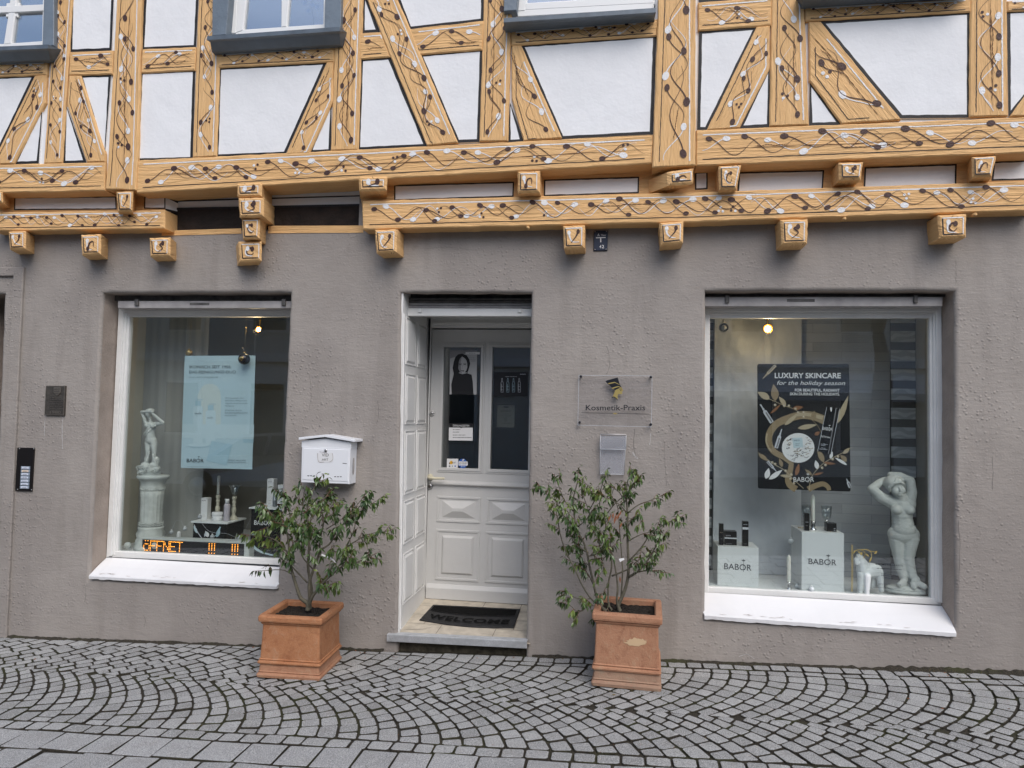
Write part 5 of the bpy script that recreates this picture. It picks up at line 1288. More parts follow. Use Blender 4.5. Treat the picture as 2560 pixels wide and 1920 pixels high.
flat(mb,'H',Y-.0024,[(386,185),(550,185),(550,212),(386,212)],'far_white'); tl(mb,'H',Y-.0026,430,500,207,11,'BABOR','print_grey')
tl(mb,'H',Y-.0026,428,492,258,12,'FOR ME.','ink_grey'); tl(mb,'H',Y-.0026,428,500,277,9,'For the best','ink_dark',.01); tl(mb,'H',Y-.0026,448,498,292,8,'Reviews','ink_dark',.01) if False else scrib(mb,'H',Y-.0028,448,498,290,8,'ink_dark')
mb.build('lettering', t)
t, mb = sheet('ampoule_poster', 'H', GY-.002, [(714,415),(1105,415),(1103,696),(710,690)], 'black_print', 'black landscape poster with four glass ampoules, in the right door pane', 'poster')
mb.build('sheet', t); mb = MB()
for i in range(4):
    x = 807+66*i; m = ('print_silver','poster_mid','poster_mid','print_silver')[i]
    for pts in ([(x-3,484),(x-6,505),(x-7,525),(x-13,545),(x-13,640),(x,644)], [(x+3,484),(x+6,505),(x+7,525),(x+13,545),(x+13,640),(x,644)]): stroke(mb,'H',GY-.0035,pts,2.5,m)
    for yy in (528,580,620): stroke(mb,'H',GY-.0035,[(x-9,yy),(x+9,yy)],2.5,m)
    stroke(mb,'H',GY-.0036,[(x-5,550),(x-5,630)],3,m)
mb.build('printed_picture', t); mb = MB(); tl(mb,'H',GY-.0035,1016,1080,446,13,'BABOR','print_silver'); tl(mb,'H',GY-.0035,846,976,471,9,"achat d'oeuvre",'print_silver'); mb.build('lettering', t)
t, mb = sheet('opening_hours_sign', 'H', GY-.002, [(196,1006),(470,1006),(468,1206),(193,1202)], 'white_card', 'white opening hours card with a black header strip, in the left door pane', 'sign')
mb.build('card', t); mb = MB(); flat(mb,'H',GY-.003,[(196,1006),(470,1006),(470,1055),(346,1055),(335,1063),(324,1055),(196,1054)],'black_print'); mb.build('header', t)
mb = MB(); tl(mb,'H',GY-.0036,240,428,1044,23,'ÖFFNUNGSZEITEN','print_white',-.002)
for y, x1 in ((1080,326),(1108,316),(1142,384),(1170,456)): scrib(mb,'H',GY-.0032,240,x1,y,11,'black_line')
mb.build('lettering', t)
t, mb = sheet('certificate', 'H', DY+.12, [(750,790),(960,794),(952,1060),(742,1054)], 'certificate', 'framed certificate hanging behind the right door pane', 'certificate', .01)
mb.build('sheet', t); mb = MB(); Y = DY+.118
for a, b_ in (((750,790),(960,794)),((960,794),(952,1060)),((952,1060),(742,1054)),((742,1054),(750,790))): stroke(mb,'H',Y-.003,[a,b_],9,'black_print')
mb.build('frame', t); mb = MB(); tl(mb,'H',Y-.001,790,914,872,18,'ZERTIFIKAT','black_print'); flat(mb,'H',Y-.001,[(824,808),(882,810),(882,828),(824,826)],'black_print')
for y,x0,x1 in ((898,828,876),(920,792,908),(946,826,872),(962,836,862),(978,836,864),(1004,800,910)): scrib(mb,'H',Y-.001,x0,x1,y,9,'black_print')
mb.build('lettering', t)
t, mb = sheet('white_sticker', 'K', GY-.001, [(76,1106),(370,1108),(358,1342),(72,1338)], 'white_card', 'small white sticker with a yellow dot, low in the left door pane', 'sticker', .001)
disc(mb,'K',GY-.0018,190,1206,42,44,'sticker_yellow'); flat(mb,'K',GY-.0022,[(132,1204),(156,1204),(154,1252),(132,1250)],'brown_paint')
for y, x0, x1 in ((1198,190,305),(1220,190,300)): scrib(mb,'K',GY-.0024,x0,x1,y,16,'ink_dark')
for x, m in ((128,'black_print'),(206,'ink_grey'),(272,'sticker_blue')): flat(mb,'K',GY-.0022,[(x,1284),(x+34-(14 if x==206 else 0),1284),(x+34-(14 if x==206 else 0),1316),(x,1314)],m)
mb.build('decal', t)
oc = [(484+122*cos(2*pi*(i+.5)/8), 1230+128*sin(2*pi*(i+.5)/8)) for i in range(8)]
t, mb = sheet('octagonal_sticker', 'K', GY-.001, oc, 'sticker_blue', 'blue octagonal sticker reading 24 HOUR, low in the left door pane', 'sticker', .001)
flat(mb,'K',GY-.0018,[(380,1176),(614,1180),(612,1284),(378,1280)],'print_white'); tl(mb,'K',GY-.0022,396,590,1234,34,'24 HOUR','ink_dark',.02); scrib(mb,'K',GY-.0024,396,592,1258,13,'sticker_blue')
disc(mb,'K',GY-.0022,498,1140,32,15,'print_white',12,-.5); scrib(mb,'K',GY-.0022,474,552,1310,18,'poster_blue'); flat(mb,'K',GY-.0022,[(446,1290),(456,1290),(456,1328),(446,1328)],'print_white'); mb.build('decal', t)

# ================================================================== LEFT DISPLAY
XA = lambda x, y, Y: W('A', x, y, Y)
PY_ = .30
t, mb = sheet('blue_poster', 4, PY_, [(1188,642),(1642,640),(1621,1372),(1163,1362)], 'poster_blue', 'pale blue hanging poster with two pump bottles, behind the left shop window', 'poster', .003)
mb.build('sheet', t); mb = MB(); Y = PY_-.0015
arch = [(378,1100),(390,600),(400,520),(430,465),(470,442),(510,442),(560,470),(596,520),(612,600),(616,760),(600,1200),(380,1200)]
flat(mb,'J',Y,[(300,1000),(300,600),(330,520),(380,465),(440,440),(500,440),(560,465),(600,520),(620,600),(616,1000)],'poster_cream')
flat(mb,'J',Y,[(92,1000),(1080,1002),(1072,1200),(88,1190)],'poster_pale')
for x, y, w, h in ((305,660,88,600),(480,722,92,560)):
    flat(mb,'J',Y-.0006,[(x-w*.75,y+100),(x-w*.5,y+85),(x+w*.5,y+85),(x+w*.75,y+100),(x+w*.72,y+h),(x-w*.78,y+h)],'poster_pale'); flat(mb,'J',Y-.0009,[(x-w*.42,y+12),(x+w*.42,y+12),(x+w*.46,y+85),(x-w*.46,y+85)],'poster_mid')
    stroke(mb,'J',Y-.0009,[(x-w*.3,y),(x+w*.2,y-4),(x+w*.8,y)],10,'poster_mid')
disc(mb,'J',Y-.0012,310,1290,160,32,'poster_mid',24); disc(mb,'J',Y-.0014,310,1284,150,26,'poster_pale',24)
flat(mb,'J',Y-.0012,[(490,1226),(780,1280),(700,1570),(420,1506)],'poster_mid'); flat(mb,'J',Y-.0012,[(930,1205),(1072,1205),(1070,1255),(930,1255)],'poster_mid')
mb.build('printed_picture', t); mb = MB(); Y = PY_-.0032
tl(mb,'J',Y,186,766,226,46,'IKONISCH SEIT 1956:','ink_dark',-.006,y1=224); tl(mb,'J',Y,184,828,296,46,'DAS REINIGUNGS-DUO','ink_dark',-.006)
tl(mb,'J',Y,184,584,358,20,'HY-ÖL + PHYTO HY-ÖL BOOSTER','ink_grey')
for i, s in enumerate(('99% bestätigen eine','besonders effektive und','zugleich hautschonende','Reinigung.“')): tl(mb,'J',Y,680,(934,976,984,816)[i],643+36*i,17,s,'ink_grey')
for i, s in enumerate(('JETZT DIE NEUEN','REINIGUNGSPRODUKTE','ENTDECKEN.')): tl(mb,'J',Y,676,(906,988,838)[i],816+35*i,20,s,'ink_grey')
tl(mb,'J',Y,722,964,1506,20,'EXPERT SKINCARE','ink_grey'); tl(mb,'J',Y,720,970,1536,20,'MADE IN GERMANY','ink_grey')
logo(mb,'J',Y,148,384,1522,54,'ink_dark',1526); logo(mb,'J',Y,260,354,860,20,'ink_dark'); logo(mb,'J',Y,438,510,918,16,'ink_dark'); stroke(mb,'J',Y,[(150,1584),(480,1588)],2.5,'ink_grey')
mb.build('lettering', t)
mb = MB()
for x in (1195,1636):
    p = W(4,x,642,PY_); mb.tube([p, Vector((p.x,p.y,tL))], .0006, 'clear_dull', 4)
mb.build('hanging_threads', t)
# baubles
def bauble(c, x, y, r, Y, m, label, deco):
    p = W(c,x,y,Y); rr = r*px(c,Y); t = empty('bauble', p-Vector((0,0,rr)), label, 'bauble'); mb = MB(); mb.ball(p, rr, m, 4); mb.build('ball', t)
    mb = MB(); mb.tube([p+Vector((0,0,rr*.96)), p+Vector((0,0,rr*1.22))],[rr*.26,rr*.24],'gold_metal',10); mb.build('cap', t)
    mb = MB(); mb.tube([p+Vector((0,0,rr*1.2)), Vector((p.x+.01,p.y,tL))],.0007,'gold_metal',4); mb.build('thread', t)
    if deco:
        mb = MB()
        for i in range(9):
            a = 2*pi*i/9; b0 = p+Vector((0,-rr*1.004,rr*.0)) ; pts = [p+Vector((rr*sin(s_)*cos(a), -rr*cos(s_)*1.006, rr*sin(s_)*sin(a))) for s_ in (.12,.3,.48)]
            mb.strip(pts,[rr*.10,rr*.12,rr*.03],'gold_metal')
        pts = [p+Vector((0,0,rr*1.1)), p+Vector((-rr*.1,0,rr*1.6)), p+Vector((-rr*.5,0,rr*2.0))]; mb.tube(smooth_path(pts,4),rr*.10,'black_gloss',6); mb.build('ornament', t)
bauble(4,1216,622,24,.33,'bauble_gold','small matt gold bauble peeping over the top of the blue poster',False)
bauble(4,1570,662,40,.24,'bauble_black','black bauble with gold star, hanging before the corner of the blue poster',True)
# statue on its column
def statue(name, c, Y, parts, voxel, m, label, floor=None):
    """parts in cut-out pixels: ('c',(x,y,dy),r,(x,y,dy),r) or ('e',(x,y,dy),(rx,ry,rz),rot); dy in pixels too"""
    k = px(c,Y); out = []
    def pt_(p): q = W(c,p[0],p[1],Y); return Vector((q.x, q.y + p[2]*k, q.z))
    for p in parts:
        if p[0] == 'c': out.append(('c', pt_(p[1]), p[2]*k, pt_(p[3]), p[4]*k))
        else: out.append(('e', pt_(p[1]), tuple(r*k for r in p[2]), p[3] if len(p) > 3 else 0))
    vs, fs = sculpt(out, voxel, 3, .4); lo = min(vs, key=lambda v: v.z); dz = Vector((0,0,floor+.0008-lo.z)) if floor is not None else Vector()
    vs = [v+dz for v in vs]; lo = min(vs, key=lambda v: v.z); 
    def pt(p): return pt_(p)+dz
    xs = [v.x for v in vs]; t = empty(name, ((min(xs)+max(xs))/2, Y, lo.z), label, 'statue'); mb = MB(); mb.add(vs, fs, m, None, True); mb.build('figure', t); return t, pt, k
c0 = XA(358,1475,.345); cz0 = fL; sc_ = px('A',.345)
t = empty('column_pedestal', (c0.x,.345,fL), 'cream fluted column pedestal carrying the small statue in the left window', 'pedestal')
def zA(y): return W('A',358,y,.345).z
prof = [(150,1478),(150,1448),(146,1440),(132,1395),(128,1380),(118,1372),(132,1330),(116,1296),(121,1284),(121,1270),(112,1262)]
mb = MB(); cc = (c0.x,.345,0)
mb.lathe([(r*sc_, zA(y)) for r,y in prof], cc, 'statue_cast', 40, lambda a,i: 1+(.045*cos(10*a) if i in (3,4,5,6) else 0)); 
for s_ in (-1,1):
    for q in (-1,1): p = W('A',358+s_*128,1425,.345); mb.tube([Vector((p.x,.345+q*128*sc_-.012*q,p.z)), Vector((p.x,.345+q*128*sc_+.012*q,p.z))],.026*1.0,'statue_cast',16)
mb.build('base', t)
mb = MB(); mb.lathe([(112*sc_,zA(1262)),(106*sc_,zA(1215)),(106*sc_,zA(1100)),(109*sc_,zA(985)),(112*sc_,zA(925))], cc, 'statue_cast', 144, lambda a,i: (1-.055*abs(cos(9*a))**.5 if 0 < i < 4 else 1))
for y in (1228,1246): 
    for i in range(30): a = 2*pi*i/30; mb.ball((c0.x+111*sc_*cos(a), .345+111*sc_*sin(a), zA(y+5*sin(i*pi/2))), 8*sc_, 'statue_cast', 1)
mb.build('fluted_shaft', t)
mb = MB(); mb.lathe([(112*sc_,zA(925)),(117*sc_,zA(915)),(112*sc_,zA(905)),(117*sc_,zA(892)),(113*sc_,zA(884)),(113*sc_,zA(870)),(118*sc_,zA(840)),(140*sc_,zA(815)),(150*sc_,zA(808)),(152*sc_,zA(792)),(148*sc_,zA(782)),(10*sc_,zA(780))], cc, 'statue_cast', 40)
for i in range(30): a = 2*pi*i/30; mb.ball((c0.x+113*sc_*cos(a), .345+113*sc_*sin(a), zA(908+5*sin(i*pi/2))), 9*sc_, 'statue_cast', 1)
mb.build('capital', t)
lp = [('e',(366,720,0),(98,80,46)),('e',(366,760,0),(100,90,24)),('e',(330,690,-30),(48,40,36)),('e',(405,690,-20),(46,40,34)),('e',(300,725,-40),(32,28,26)),('e',(440,728,-30),(30,28,26)),('e',(360,705,-66),(34,26,30)),('e',(400,735,-72),(28,22,24)),('e',(320,745,-66),(30,24,24)),('e',(415,650,10),(28,30,44)),('e',(322,640,10),(26,28,46)),
 ('c',(340,650,-14),16,(344,570,-10),21),('c',(396,660,-4),16,(402,575,-6),22),('c',(344,570,-10),22,(340,480,0),36),('c',(402,575,-6),23,(394,480,0),35),
 ('e',(366,455,0),(62,46,44)),('c',(366,440,0),48,(366,385,-6),40),('c',(366,385,-6),40,(370,320,-4),46),('e',(346,316,-34),(23,22,22)),('e',(402,322,-34),(23,22,22)),
 ('e',(330,296,0),(24,24,20)),('e',(412,300,0),(26,24,22)),('c',(366,275,-4),18,(366,230,-14),17),('e',(360,205,-18),(32,36,40)),('e',(366,176,-6),(40,42,24)),('e',(330,190,10),(18,24,26)),
 ('c',(322,298,0),21,(292,200,-10),17),('c',(290,188,-14),17,(405,186,-62),13),('e',(412,186,-60),(22,16,20)),('c',(418,304,0),22,(484,292,-14),18),('c',(486,286,-16),18,(416,204,-56),13),
 ('c',(412,300,-24),8,(368,345,-46),7),('c',(368,345,-46),7,(322,396,-40),6),('c',(420,320,-20),8,(372,372,-46),7),('c',(372,372,-46),7,(330,410,-36),6),
 ('c',(372,560,-30),9,(352,650,-40),14),('c',(400,590,-28),9,(430,670,-30),13),('e',(366,780,0),(104,92,10))]
t, pt, k = statue('small_statue', 'A', .345, lp, .0028, 'statue_cast', 'small pale cast statue of a woman with arms raised before her brow, on the column')
mb = MB()
for i in range(22):
    a = random.uniform(-1,1); x, y = 366+a*88, random.uniform(690,768); p = pt((x,y,-62-30*(1-a*a)))
    pts = [p+Vector((r*cos(u),-.002*u,r*sin(u))) for u, r in [(q*.7, k*(18-2.0*q)) for q in range(8)]]; mb.tube(pts, k*4, 'statue_cast', 5)
mb.build('carved_waves', t)

# sheer curtain at the back
mb = MB(); xa_, xb_ = W('A',238,900,.64).x, W('A',838,900,.64).x; n = 90
vs = []; fs = []
for i in range(n+1):
    x = xa_+(xb_-xa_)*i/n; y = .66+.002*sin(i*.5)+.003*sin(i*.17)
    vs += [(x,y,fL+.002),(x,y+.004,(fL+tL)/2),(x,y,tL-.002)]
for i in range(n): fs += [(3*i,3*i+3,3*i+4,3*i+1),(3*i+1,3*i+4,3*i+5,3*i+2)]
mb.add(vs, fs, 'sheer_curtain', None, True); single(mb, 'curtain', 'pale plain curtain panel hanging behind the small statue and blue poster', 'curtain')
# LED running text sign
LYs = .235
t = empty('led_sign', loc_of([XA(270,1510,LYs), XA(1290,1555,LYs)]), 'long grey LED running text sign with amber letters reading ÖFFNET', 'led sign')
mb = MB(); mb.prism([XA(x,y,LYs) for x,y in [(275,1372),(1292,1410),(1290,1562),(262,1512)]], (0,.075,0), 'case_grey', .004); mb.build('case', t)
mb = MB(); scr = [XA(x,y,LYs-.002) for x,y in [(287,1388),(1246,1432),(1242,1552),(280,1506)]]; mb.prism(scr, (0,.003,0), 'led_panel', 0); mb.build('screen', t)
FONT = {'Ö':['01010','00000','01110','10001','10001','10001','01110'],'F':['11111','10000','10000','11110','10000','10000','10000'],'N':['10001','11001','11001','10101','10011','10011','10001'],'E':['11111','10000','10000','11110','10000','10000','11111'],'T':['11111','00100','00100','00100','00100','00100','00100'],'!':['11','11','11','11','11','00','11'],' ':['000']*7,'.':['0']*7}
txt = [('Ö',1),('F',6),('F',11),('N',16),('E',21),('T',26)]
NC = 76; lit = set()
for ch, c_0 in txt:
    for r, row in enumerate(FONT[ch]):
        for i, b_ in enumerate(row):
            if b_ == '1': lit.add((c_0+i, r))
for c_0 in (50, 67):
    for j in range(3):
        for r in range(5): lit.add((c_0+2*j, r)); 
        for r in (6,): lit.add((c_0+2*j, r))
on = MB(); of = MB()
TLc, TRc, BRc, BLc = [p+Vector((0,-.002,0)) for p in scr]
for i in range(NC):
    for r in range(7):
        u = (i+.5)/NC; v = (r+.75)/8; p = TLc.lerp(TRc,u).lerp(BLc.lerp(BRc,u),v); L = (i,r) in lit
        a, b_ = (.0036,.0036) if L else (.0013,.0013)
        (on if L else of).poly([p+Vector((a*cos(q),-.0006,b_*sin(q))) for q in [2*pi*j/6 for j in range(6)]], 'led_on' if L else 'led_off')
on.build('lit_dots', t); of.build('unlit_dots', t)
mb = MB(); p = XA(1287,1492,LYs+.03); mb.tube([p,p+Vector((.012,0,0))],.006,'shutter_grey',10); mb.build('switch', t)

# shelf boxes
def dbox(name, c, Yf, q, dep, mf, mt, label, over=.012, logo_=None):
    """display box: front face q (top-left, top-right, bottom-right, bottom-left), white top board"""
    P = [W(c,x,y,Yf) for x,y in q]; x0, x1 = (P[0].x+P[3].x)/2, (P[1].x+P[2].x)/2; z1 = (P[0].z+P[1].z)/2
    return x0, x1, z1
x0, x1, z1 = dbox('', 'A', .36, [(765,1217),(1080,1228),(1078,1385),(762,1380)], 0, '', '', '')
t = empty('low_display_table', ((x0+x1)/2,.5,fL), 'low display table with white top and black printed front, left of the black box', 'display table')
mb = MB(); mb.box(x0, x1, .36, .62, fL+.001, z1-.012, 'black_gloss', .002); mb.build('body', t)
mb = MB(); mb.box(x0-.012, x1+.012, .345, .635, z1-.012, z1, 'display_white', .002); mb.build('top_board', t); zTab = z1
mb = MB(); Y = .358
for a in ((800,1330,770,1260,14,'poster_pale'),(905,1368,880,1310,22,'print_white'),(870,1366,888,1312,10,'print_silver'),(985,1370,1015,1275,20,'poster_mid')): leafshape(mb,'A',Y,a[0],a[1],a[2],a[3],a[4],a[5])
stroke(mb,'A',Y-.0004,[(775,1250),(800,1310),(850,1382)],8,'print_silver'); stroke(mb,'A',Y-.0004,[(1020,1270),(1000,1330),(940,1380)],14,'poster_mid',6); mb.build('printed_front', t)
mb = MB(); xs_ = x1+.0015
for (y0_, z_0, dz, m_) in ((.42,.03,.10,'print_gold'),(.50,.06,.09,'print_silver'),(.57,.02,.12,'print_gold_pale')):
    b0 = Vector((xs_, y0_, fL+z_0)); mb.poly([b0, b0+Vector((0,.02,dz*.5)), b0+Vector((0,.012,dz)), b0+Vector((0,-.015,dz*.5))], m_)
mb.build('printed_side', t)
x0, x1, z1 = dbox('', 'A', .31, [(1310,1088),(1620,1098),(1620,1560),(1302,1545)], 0, '', '', '')
x1 = x0 + .36
t = empty('black_display_box', ((x0+x1)/2,.45,fL), 'tall black display box with white top and lettering, right end of the left window', 'display box')
mb = MB(); mb.box(x0, x1, .31, .60, fL+.001, z1-.010, 'black_gloss', .002); mb.build('body', t)
mb = MB(); mb.box(x0-.014, x1+.012, .295, .615, z1-.010, z1+.001, 'display_white', .002); mb.build('top_board', t); zBox = z1+.001
mb = MB(); logo(mb,'A',.309,1340,1500,1250,46,'print_white',1256,.0005); mb.build('lettering', t)
mb = MB(); stroke(mb,'A',.3085,[(1300,1420),(1360,1480),(1440,1520),(1560,1545)],34,'poster_pale',10); leafshape(mb,'A',.308,1320,1345,1400,1310,12,'poster_pale'); mb.build('printed_front', t)

def carton(c, Y, q, dep, z0, m, label, mark=None, name='carton', cat='carton', grp=None, band=None):
    P = [W(c,x,y,Y) for x,y in q]; x0 = min(p.x for p in P); x1 = max(p.x for p in P); z1 = max(p.z for p in P)
    t = empty(name, ((x0+x1)/2, Y+dep/2, z0), label, cat, grp); mb = MB(); mb.box(x0, x1, Y, Y+dep, z0+.0008, z1, m, .0012); mb.build('box', t)
    if mark:
        mk = MB()
        for kind, yy, a, b_, mm in mark:
            z = z0+(z1-z0)*yy; bl = Vector((x0+(x1-x0)*a, Y, z)); br = Vector((x0+(x1-x0)*b_, Y, z))
            if kind == 't': put_text(mk, 'BABOR', bl, br, (x1-x0)*(b_-a)*.22, mm)
            elif kind == 'b': mk.poly([bl+Vector((0,-.0014,0)), br+Vector((0,-.0014,0)), br+Vector((0,-.0014,(z1-z0)*.09)), bl+Vector((0,-.0014,(z1-z0)*.09))], mm)
            else: mk.strip([bl+Vector((0,-.0014,0)), br+Vector((0,-.0014,0))], [.002,.002], mm)
        mk.build('print', t)
    return t
def stand(y_front): return y_front
carton('A', .46, [(842,1002),(893,1000),(893,1190),(840,1190)], .055, zTab, 'white_card', 'slim white carton at the left on the low display table', [('t',.86,.15,.8,'ink_dark'),('l',.2,.3,.7,'gold_vinyl'),('l',.12,.3,.8,'print_gold_pale')])
def lathe_thing(name, label, cat, c, xc, Y, prof, m, z0, zlo, kind=None, n=24, grp=None, parts=None):
    """prof: (radius px, y px); the lowest y is stood on z0"""
    k = px(c,Y); xw = W(c,xc,prof[0][1],Y).x; ybase = prof[0][1]
    t = empty(name, (xw,Y,z0), label, cat, grp); return t, xw, k, (lambda y: z0+.0008+(ybase-y)*k)
def lat(mb, xw, Y, k, Z, prof, m, n=24): mb.lathe([(r*k, Z(y)) for r,y in prof], (xw,Y,0), m, n)
t, xw, k, Z = lathe_thing('cream_jar', 'low white cream jar in front of the candlesticks', 'jar', 'A', 990, .42, [(50,1205)], '', zTab, 0)
mb = MB(); lat(mb,xw,.42,k,Z,[(46,1205),(50,1200),(50,1152)],'white_card'); mb.build('jar', t)
mb = MB(); lat(mb,xw,.42,k,Z,[(52,1152),(53,1148),(53,1124),(50,1119),(1,1118)],'white_card'); mb.build('lid', t)
mb = MB(); cpt = Vector((xw-.024,.42-50*k-.001,Z(1170))); put_text(mb,'BABOR',cpt,cpt+Vector((.016,0,0)),.004,'ink_dark'); mb.build('print', t)
t, xw, k, Z = lathe_thing('lotion_bottle', 'lilac lotion bottle with a white pump on the low display table', 'bottle', 'A', 1080, .43, [(30,1203)], '', zTab, 0)
mb = MB(); lat(mb,xw,.43,k,Z,[(28,1203),(31,1198),(30,1045),(27,1034),(18,1031),(1,1030)],'lilac_bottle'); mb.build('bottle', t)
mb = MB(); lat(mb,xw,.43,k,Z,[(20,1031),(20,990),(17,984),(1,983)],'white_card'); mb.tube([Vector((xw,.43,Z(988))),Vector((xw-.022*k/.00026*.26,.42,Z(986)))],5*k,'white_card',8); mb.build('pump', t)
mb = MB(); cpt = Vector((xw-.013,.43-30.5*k-.001,Z(1070))); put_text(mb,'BABOR',cpt,cpt+Vector((.016,0,0)),.004,'ink_dark'); mb.build('print', t)
STK = [(46,1178),(46,1172),(36,1160),(22,1142),(14,1125),(18,1112),(24,1085),(20,1062),(12,1052),(18,1044),(18,1036),(12,1028),(20,1010),(20,1000),(13,985),(22,972),(23,956),(18,950),(1,949)]
def candlestick(c, xc, Y, z0, label, dy=0, grp='ivory candlesticks on the low table'):
    t, xw, k, Z0 = lathe_thing('candlestick', label, 'candlestick', c, xc, Y, [(46,1178)], '', z0, 0, grp=grp); mb = MB(); lat(mb,xw,Y,k,Z0,STK,'ivory_wood'); mb.build('turned_stick', t); return t, xw, k, Z0
t, xw, k, Z = candlestick('A', 992, .55, zTab, 'ivory turned candlestick holding a tall candle, behind the cream jar')
mb = MB(); lat(mb,xw,.55,k,Z,[(14,950),(14,760),(10,754),(1,753)],'candle_wax',14); mb.tube([Vector((xw,.55,Z(753))),Vector((xw,.55,Z(740)))],1.5*k,'black_line',5); cdl = mb; single(mb,'candle','tall ivory candle standing in the candlestick behind the cream jar','candle')
t, xw, k, Z = candlestick('A', 1146, .52, zTab, 'ivory turned candlestick carrying a flared glass cup, right of the lilac bottle')
mb = MB(); lat(mb,xw,.52,k,Z,[(14,948),(30,925),(36,900),(42,870),(56,838),(58,834),(55,836),(40,872),(33,902),(24,926),(1,936)],'goblet_glass',24); single(mb,'glass_cup','flared clear glass cup on top of the right ivory candlestick','glass cup')
carton('A', .42, [(1464,820),(1518,820),(1516,1052),(1460,1052)], .06, zBox, 'white_card', 'tallest white carton standing on the black display box', [('t',.88,.2,.75,'ink_dark'),('l',.2,.3,.7,'gold_vinyl'),('l',.1,.3,.7,'print_gold_pale')])
t, xw, k, Z = lathe_thing('serum_tube', 'grey glass serum tube between two white cartons on the black display box', 'bottle', 'A', 1534, .40, [(20,1050)], '', zBox, 0)
mb = MB(); lat(mb,xw,.40,k,Z,[(18,1050),(20,1046),(20,930)],'grey_tube'); mb.build('tube', t); mb = MB(); lat(mb,xw,.40,k,Z,[(20,930),(20,884),(17,880),(1,879)],'silver_metal'); mb.build('cap', t)
carton('A', .38, [(1564,878),(1612,878),(1610,1052),(1562,1052)], .06, zBox, 'white_card', 'shorter white carton beside the grey serum tube on the black display box', [('t',.78,.15,.8,'ink_dark'),('b',.06,0,1,'brown_paint')])
t = empty('gold_bead_string', XA(1430,1060,.38), 'little heap of gold ribbon on the edge of the black display box', 'ribbon'); mb = MB(); pp = [XA(1398+8*i, 1046+5*sin(i*1.3), .38+.006*cos(i*1.1)) for i in range(9)]; pp = [Vector((p.x,p.y,zBox+.006+.003*sin(i*1.7))) for i,p in enumerate(pp)]; mb.tube(smooth_path(pp,3),.0055,'print_gold_pale',8); mb.build('ribbon', t)
# string of globe lights
def globe_string(name, c, balls, wire, r, label, m, nlead=None):
    t = empty(name, W(c,balls[0][0],balls[0][1],balls[0][2]), label, 'string lights'); mb = MB(); P = smooth_path([W(c,x,y,Y) for x,y,Y in wire],5); mb.tube(P,.0011,'clear_dull',5); mb.build('wire', t)
    for x,y,Y in balls:
        mb = MB(); p = W(c,x,y,Y); mb.ball(p, r*px(c,Y), m, 3); mb.tube([p+Vector((0,0,r*px(c,Y)*.9)),p+Vector((0,0,r*px(c,Y)*1.35))],r*px(c,Y)*.3,'white_card',8); mb.build('globe_bulb', t)
    return t
globe_string('string_lights','A',[(826,1176,.33),(686,1290,.36),(945,1364,.34),(1201,1380,.335),(560,1322,.40)],[(560,1310,.40),(600,1220,.40),(650,1215,.38),(686,1278,.37),(750,1210,.34),(826,1185,.33),(850,1240,.342),(900,1300,.342),(960,1325,.342),(1080,1335,.342),(1150,1360,.342),(1210,1350,.34),(1260,1290,.34),(1306,1190,.305)],22,'string of small clear globe lights trailing over the low display table','bulb_off')
mb = MB(); k = px('A',.45); xw = XA(628,1370,.45).x
Zs = lambda y: fL+.001+(1372-y)*k
mb.lathe([(30*k,Zs(1372)),(32*k,Zs(1366)),(30*k,Zs(1330)),(26*k,Zs(1280)),(18*k,Zs(1262)),(20*k,Zs(1240)),(18*k,Zs(1200)),(12*k,Zs(1190)),(1*k,Zs(1188))],(xw,.45,0),'white_card',18)
single(mb,'white_flask','small white ribbed flask on the floor between the column and the low table','flask')
# lamps
def spotlamp(c, x, y, Y, r, label, ztop, on=True, power=6.0, group=None):
    p = W(c,x,y,Y); t = empty('spot_lamp', Vector((p.x,p.y,ztop)), label, 'lamp'); k = px(c,Y)
    mb = MB(); mb.tube([Vector((p.x,p.y+.02,ztop)), p+Vector((0,.02,r*k*1.6)), p+Vector((0,.012,r*k))],.006,'gold_metal' if on else 'steel',8); mb.build('stem', t)
    mb = MB(); n = 24; vs = []; fs = []
    prof = [(1.12,-.25),(1.22,.1),(1.05,.8),(.6,1.3),(.25,1.5)]
    for rr, dy in prof:
        for i in range(n): a = 2*pi*i/n; vs.append(p+Vector((rr*r*k*cos(a), dy*r*k, rr*r*k*sin(a))))
    for j in range(len(prof)-1):
        for i in range(n): q = (i+1)%n; fs.append((j*n+i,j*n+q,(j+1)*n+q,(j+1)*n+i))
    mb.add(vs, fs, 'gold_metal' if on else 'steel', None, True); mb.build('reflector', t)
    mb = MB(); mb.ball(p+Vector((0,r*k*.25,0)), r*k*.78, 'bulb_glow' if on else 'bulb_off', 3); mb.build('bulb', t)
    if on:
        l = bpy.data.lights.new('lamp_light','POINT'); l.energy = power; l.color = (1.0,.72,.38); l.shadow_soft_size = .03
        o = bpy.data.objects.new('lamp_light', l); COL.objects.link(o); o.location = p+Vector((0,-.04,-.02)); o.parent = t; o.matrix_parent_inverse = Matrix.Translation(t.location).inverted()
    return t
spotlamp(4, 1662, 472, .42, 17, 'glowing warm spot lamp near the top of the left shop window', tL, True, 2.2)
spotlamp(6, 566, 468, .42, 24, 'glowing warm spot lamp near the top of the right shop window', tR, True, 2.2)
spotlamp(6, 282, 460, .42, 24, 'unlit spot lamp in the upper left corner of the right shop window', tR, False)

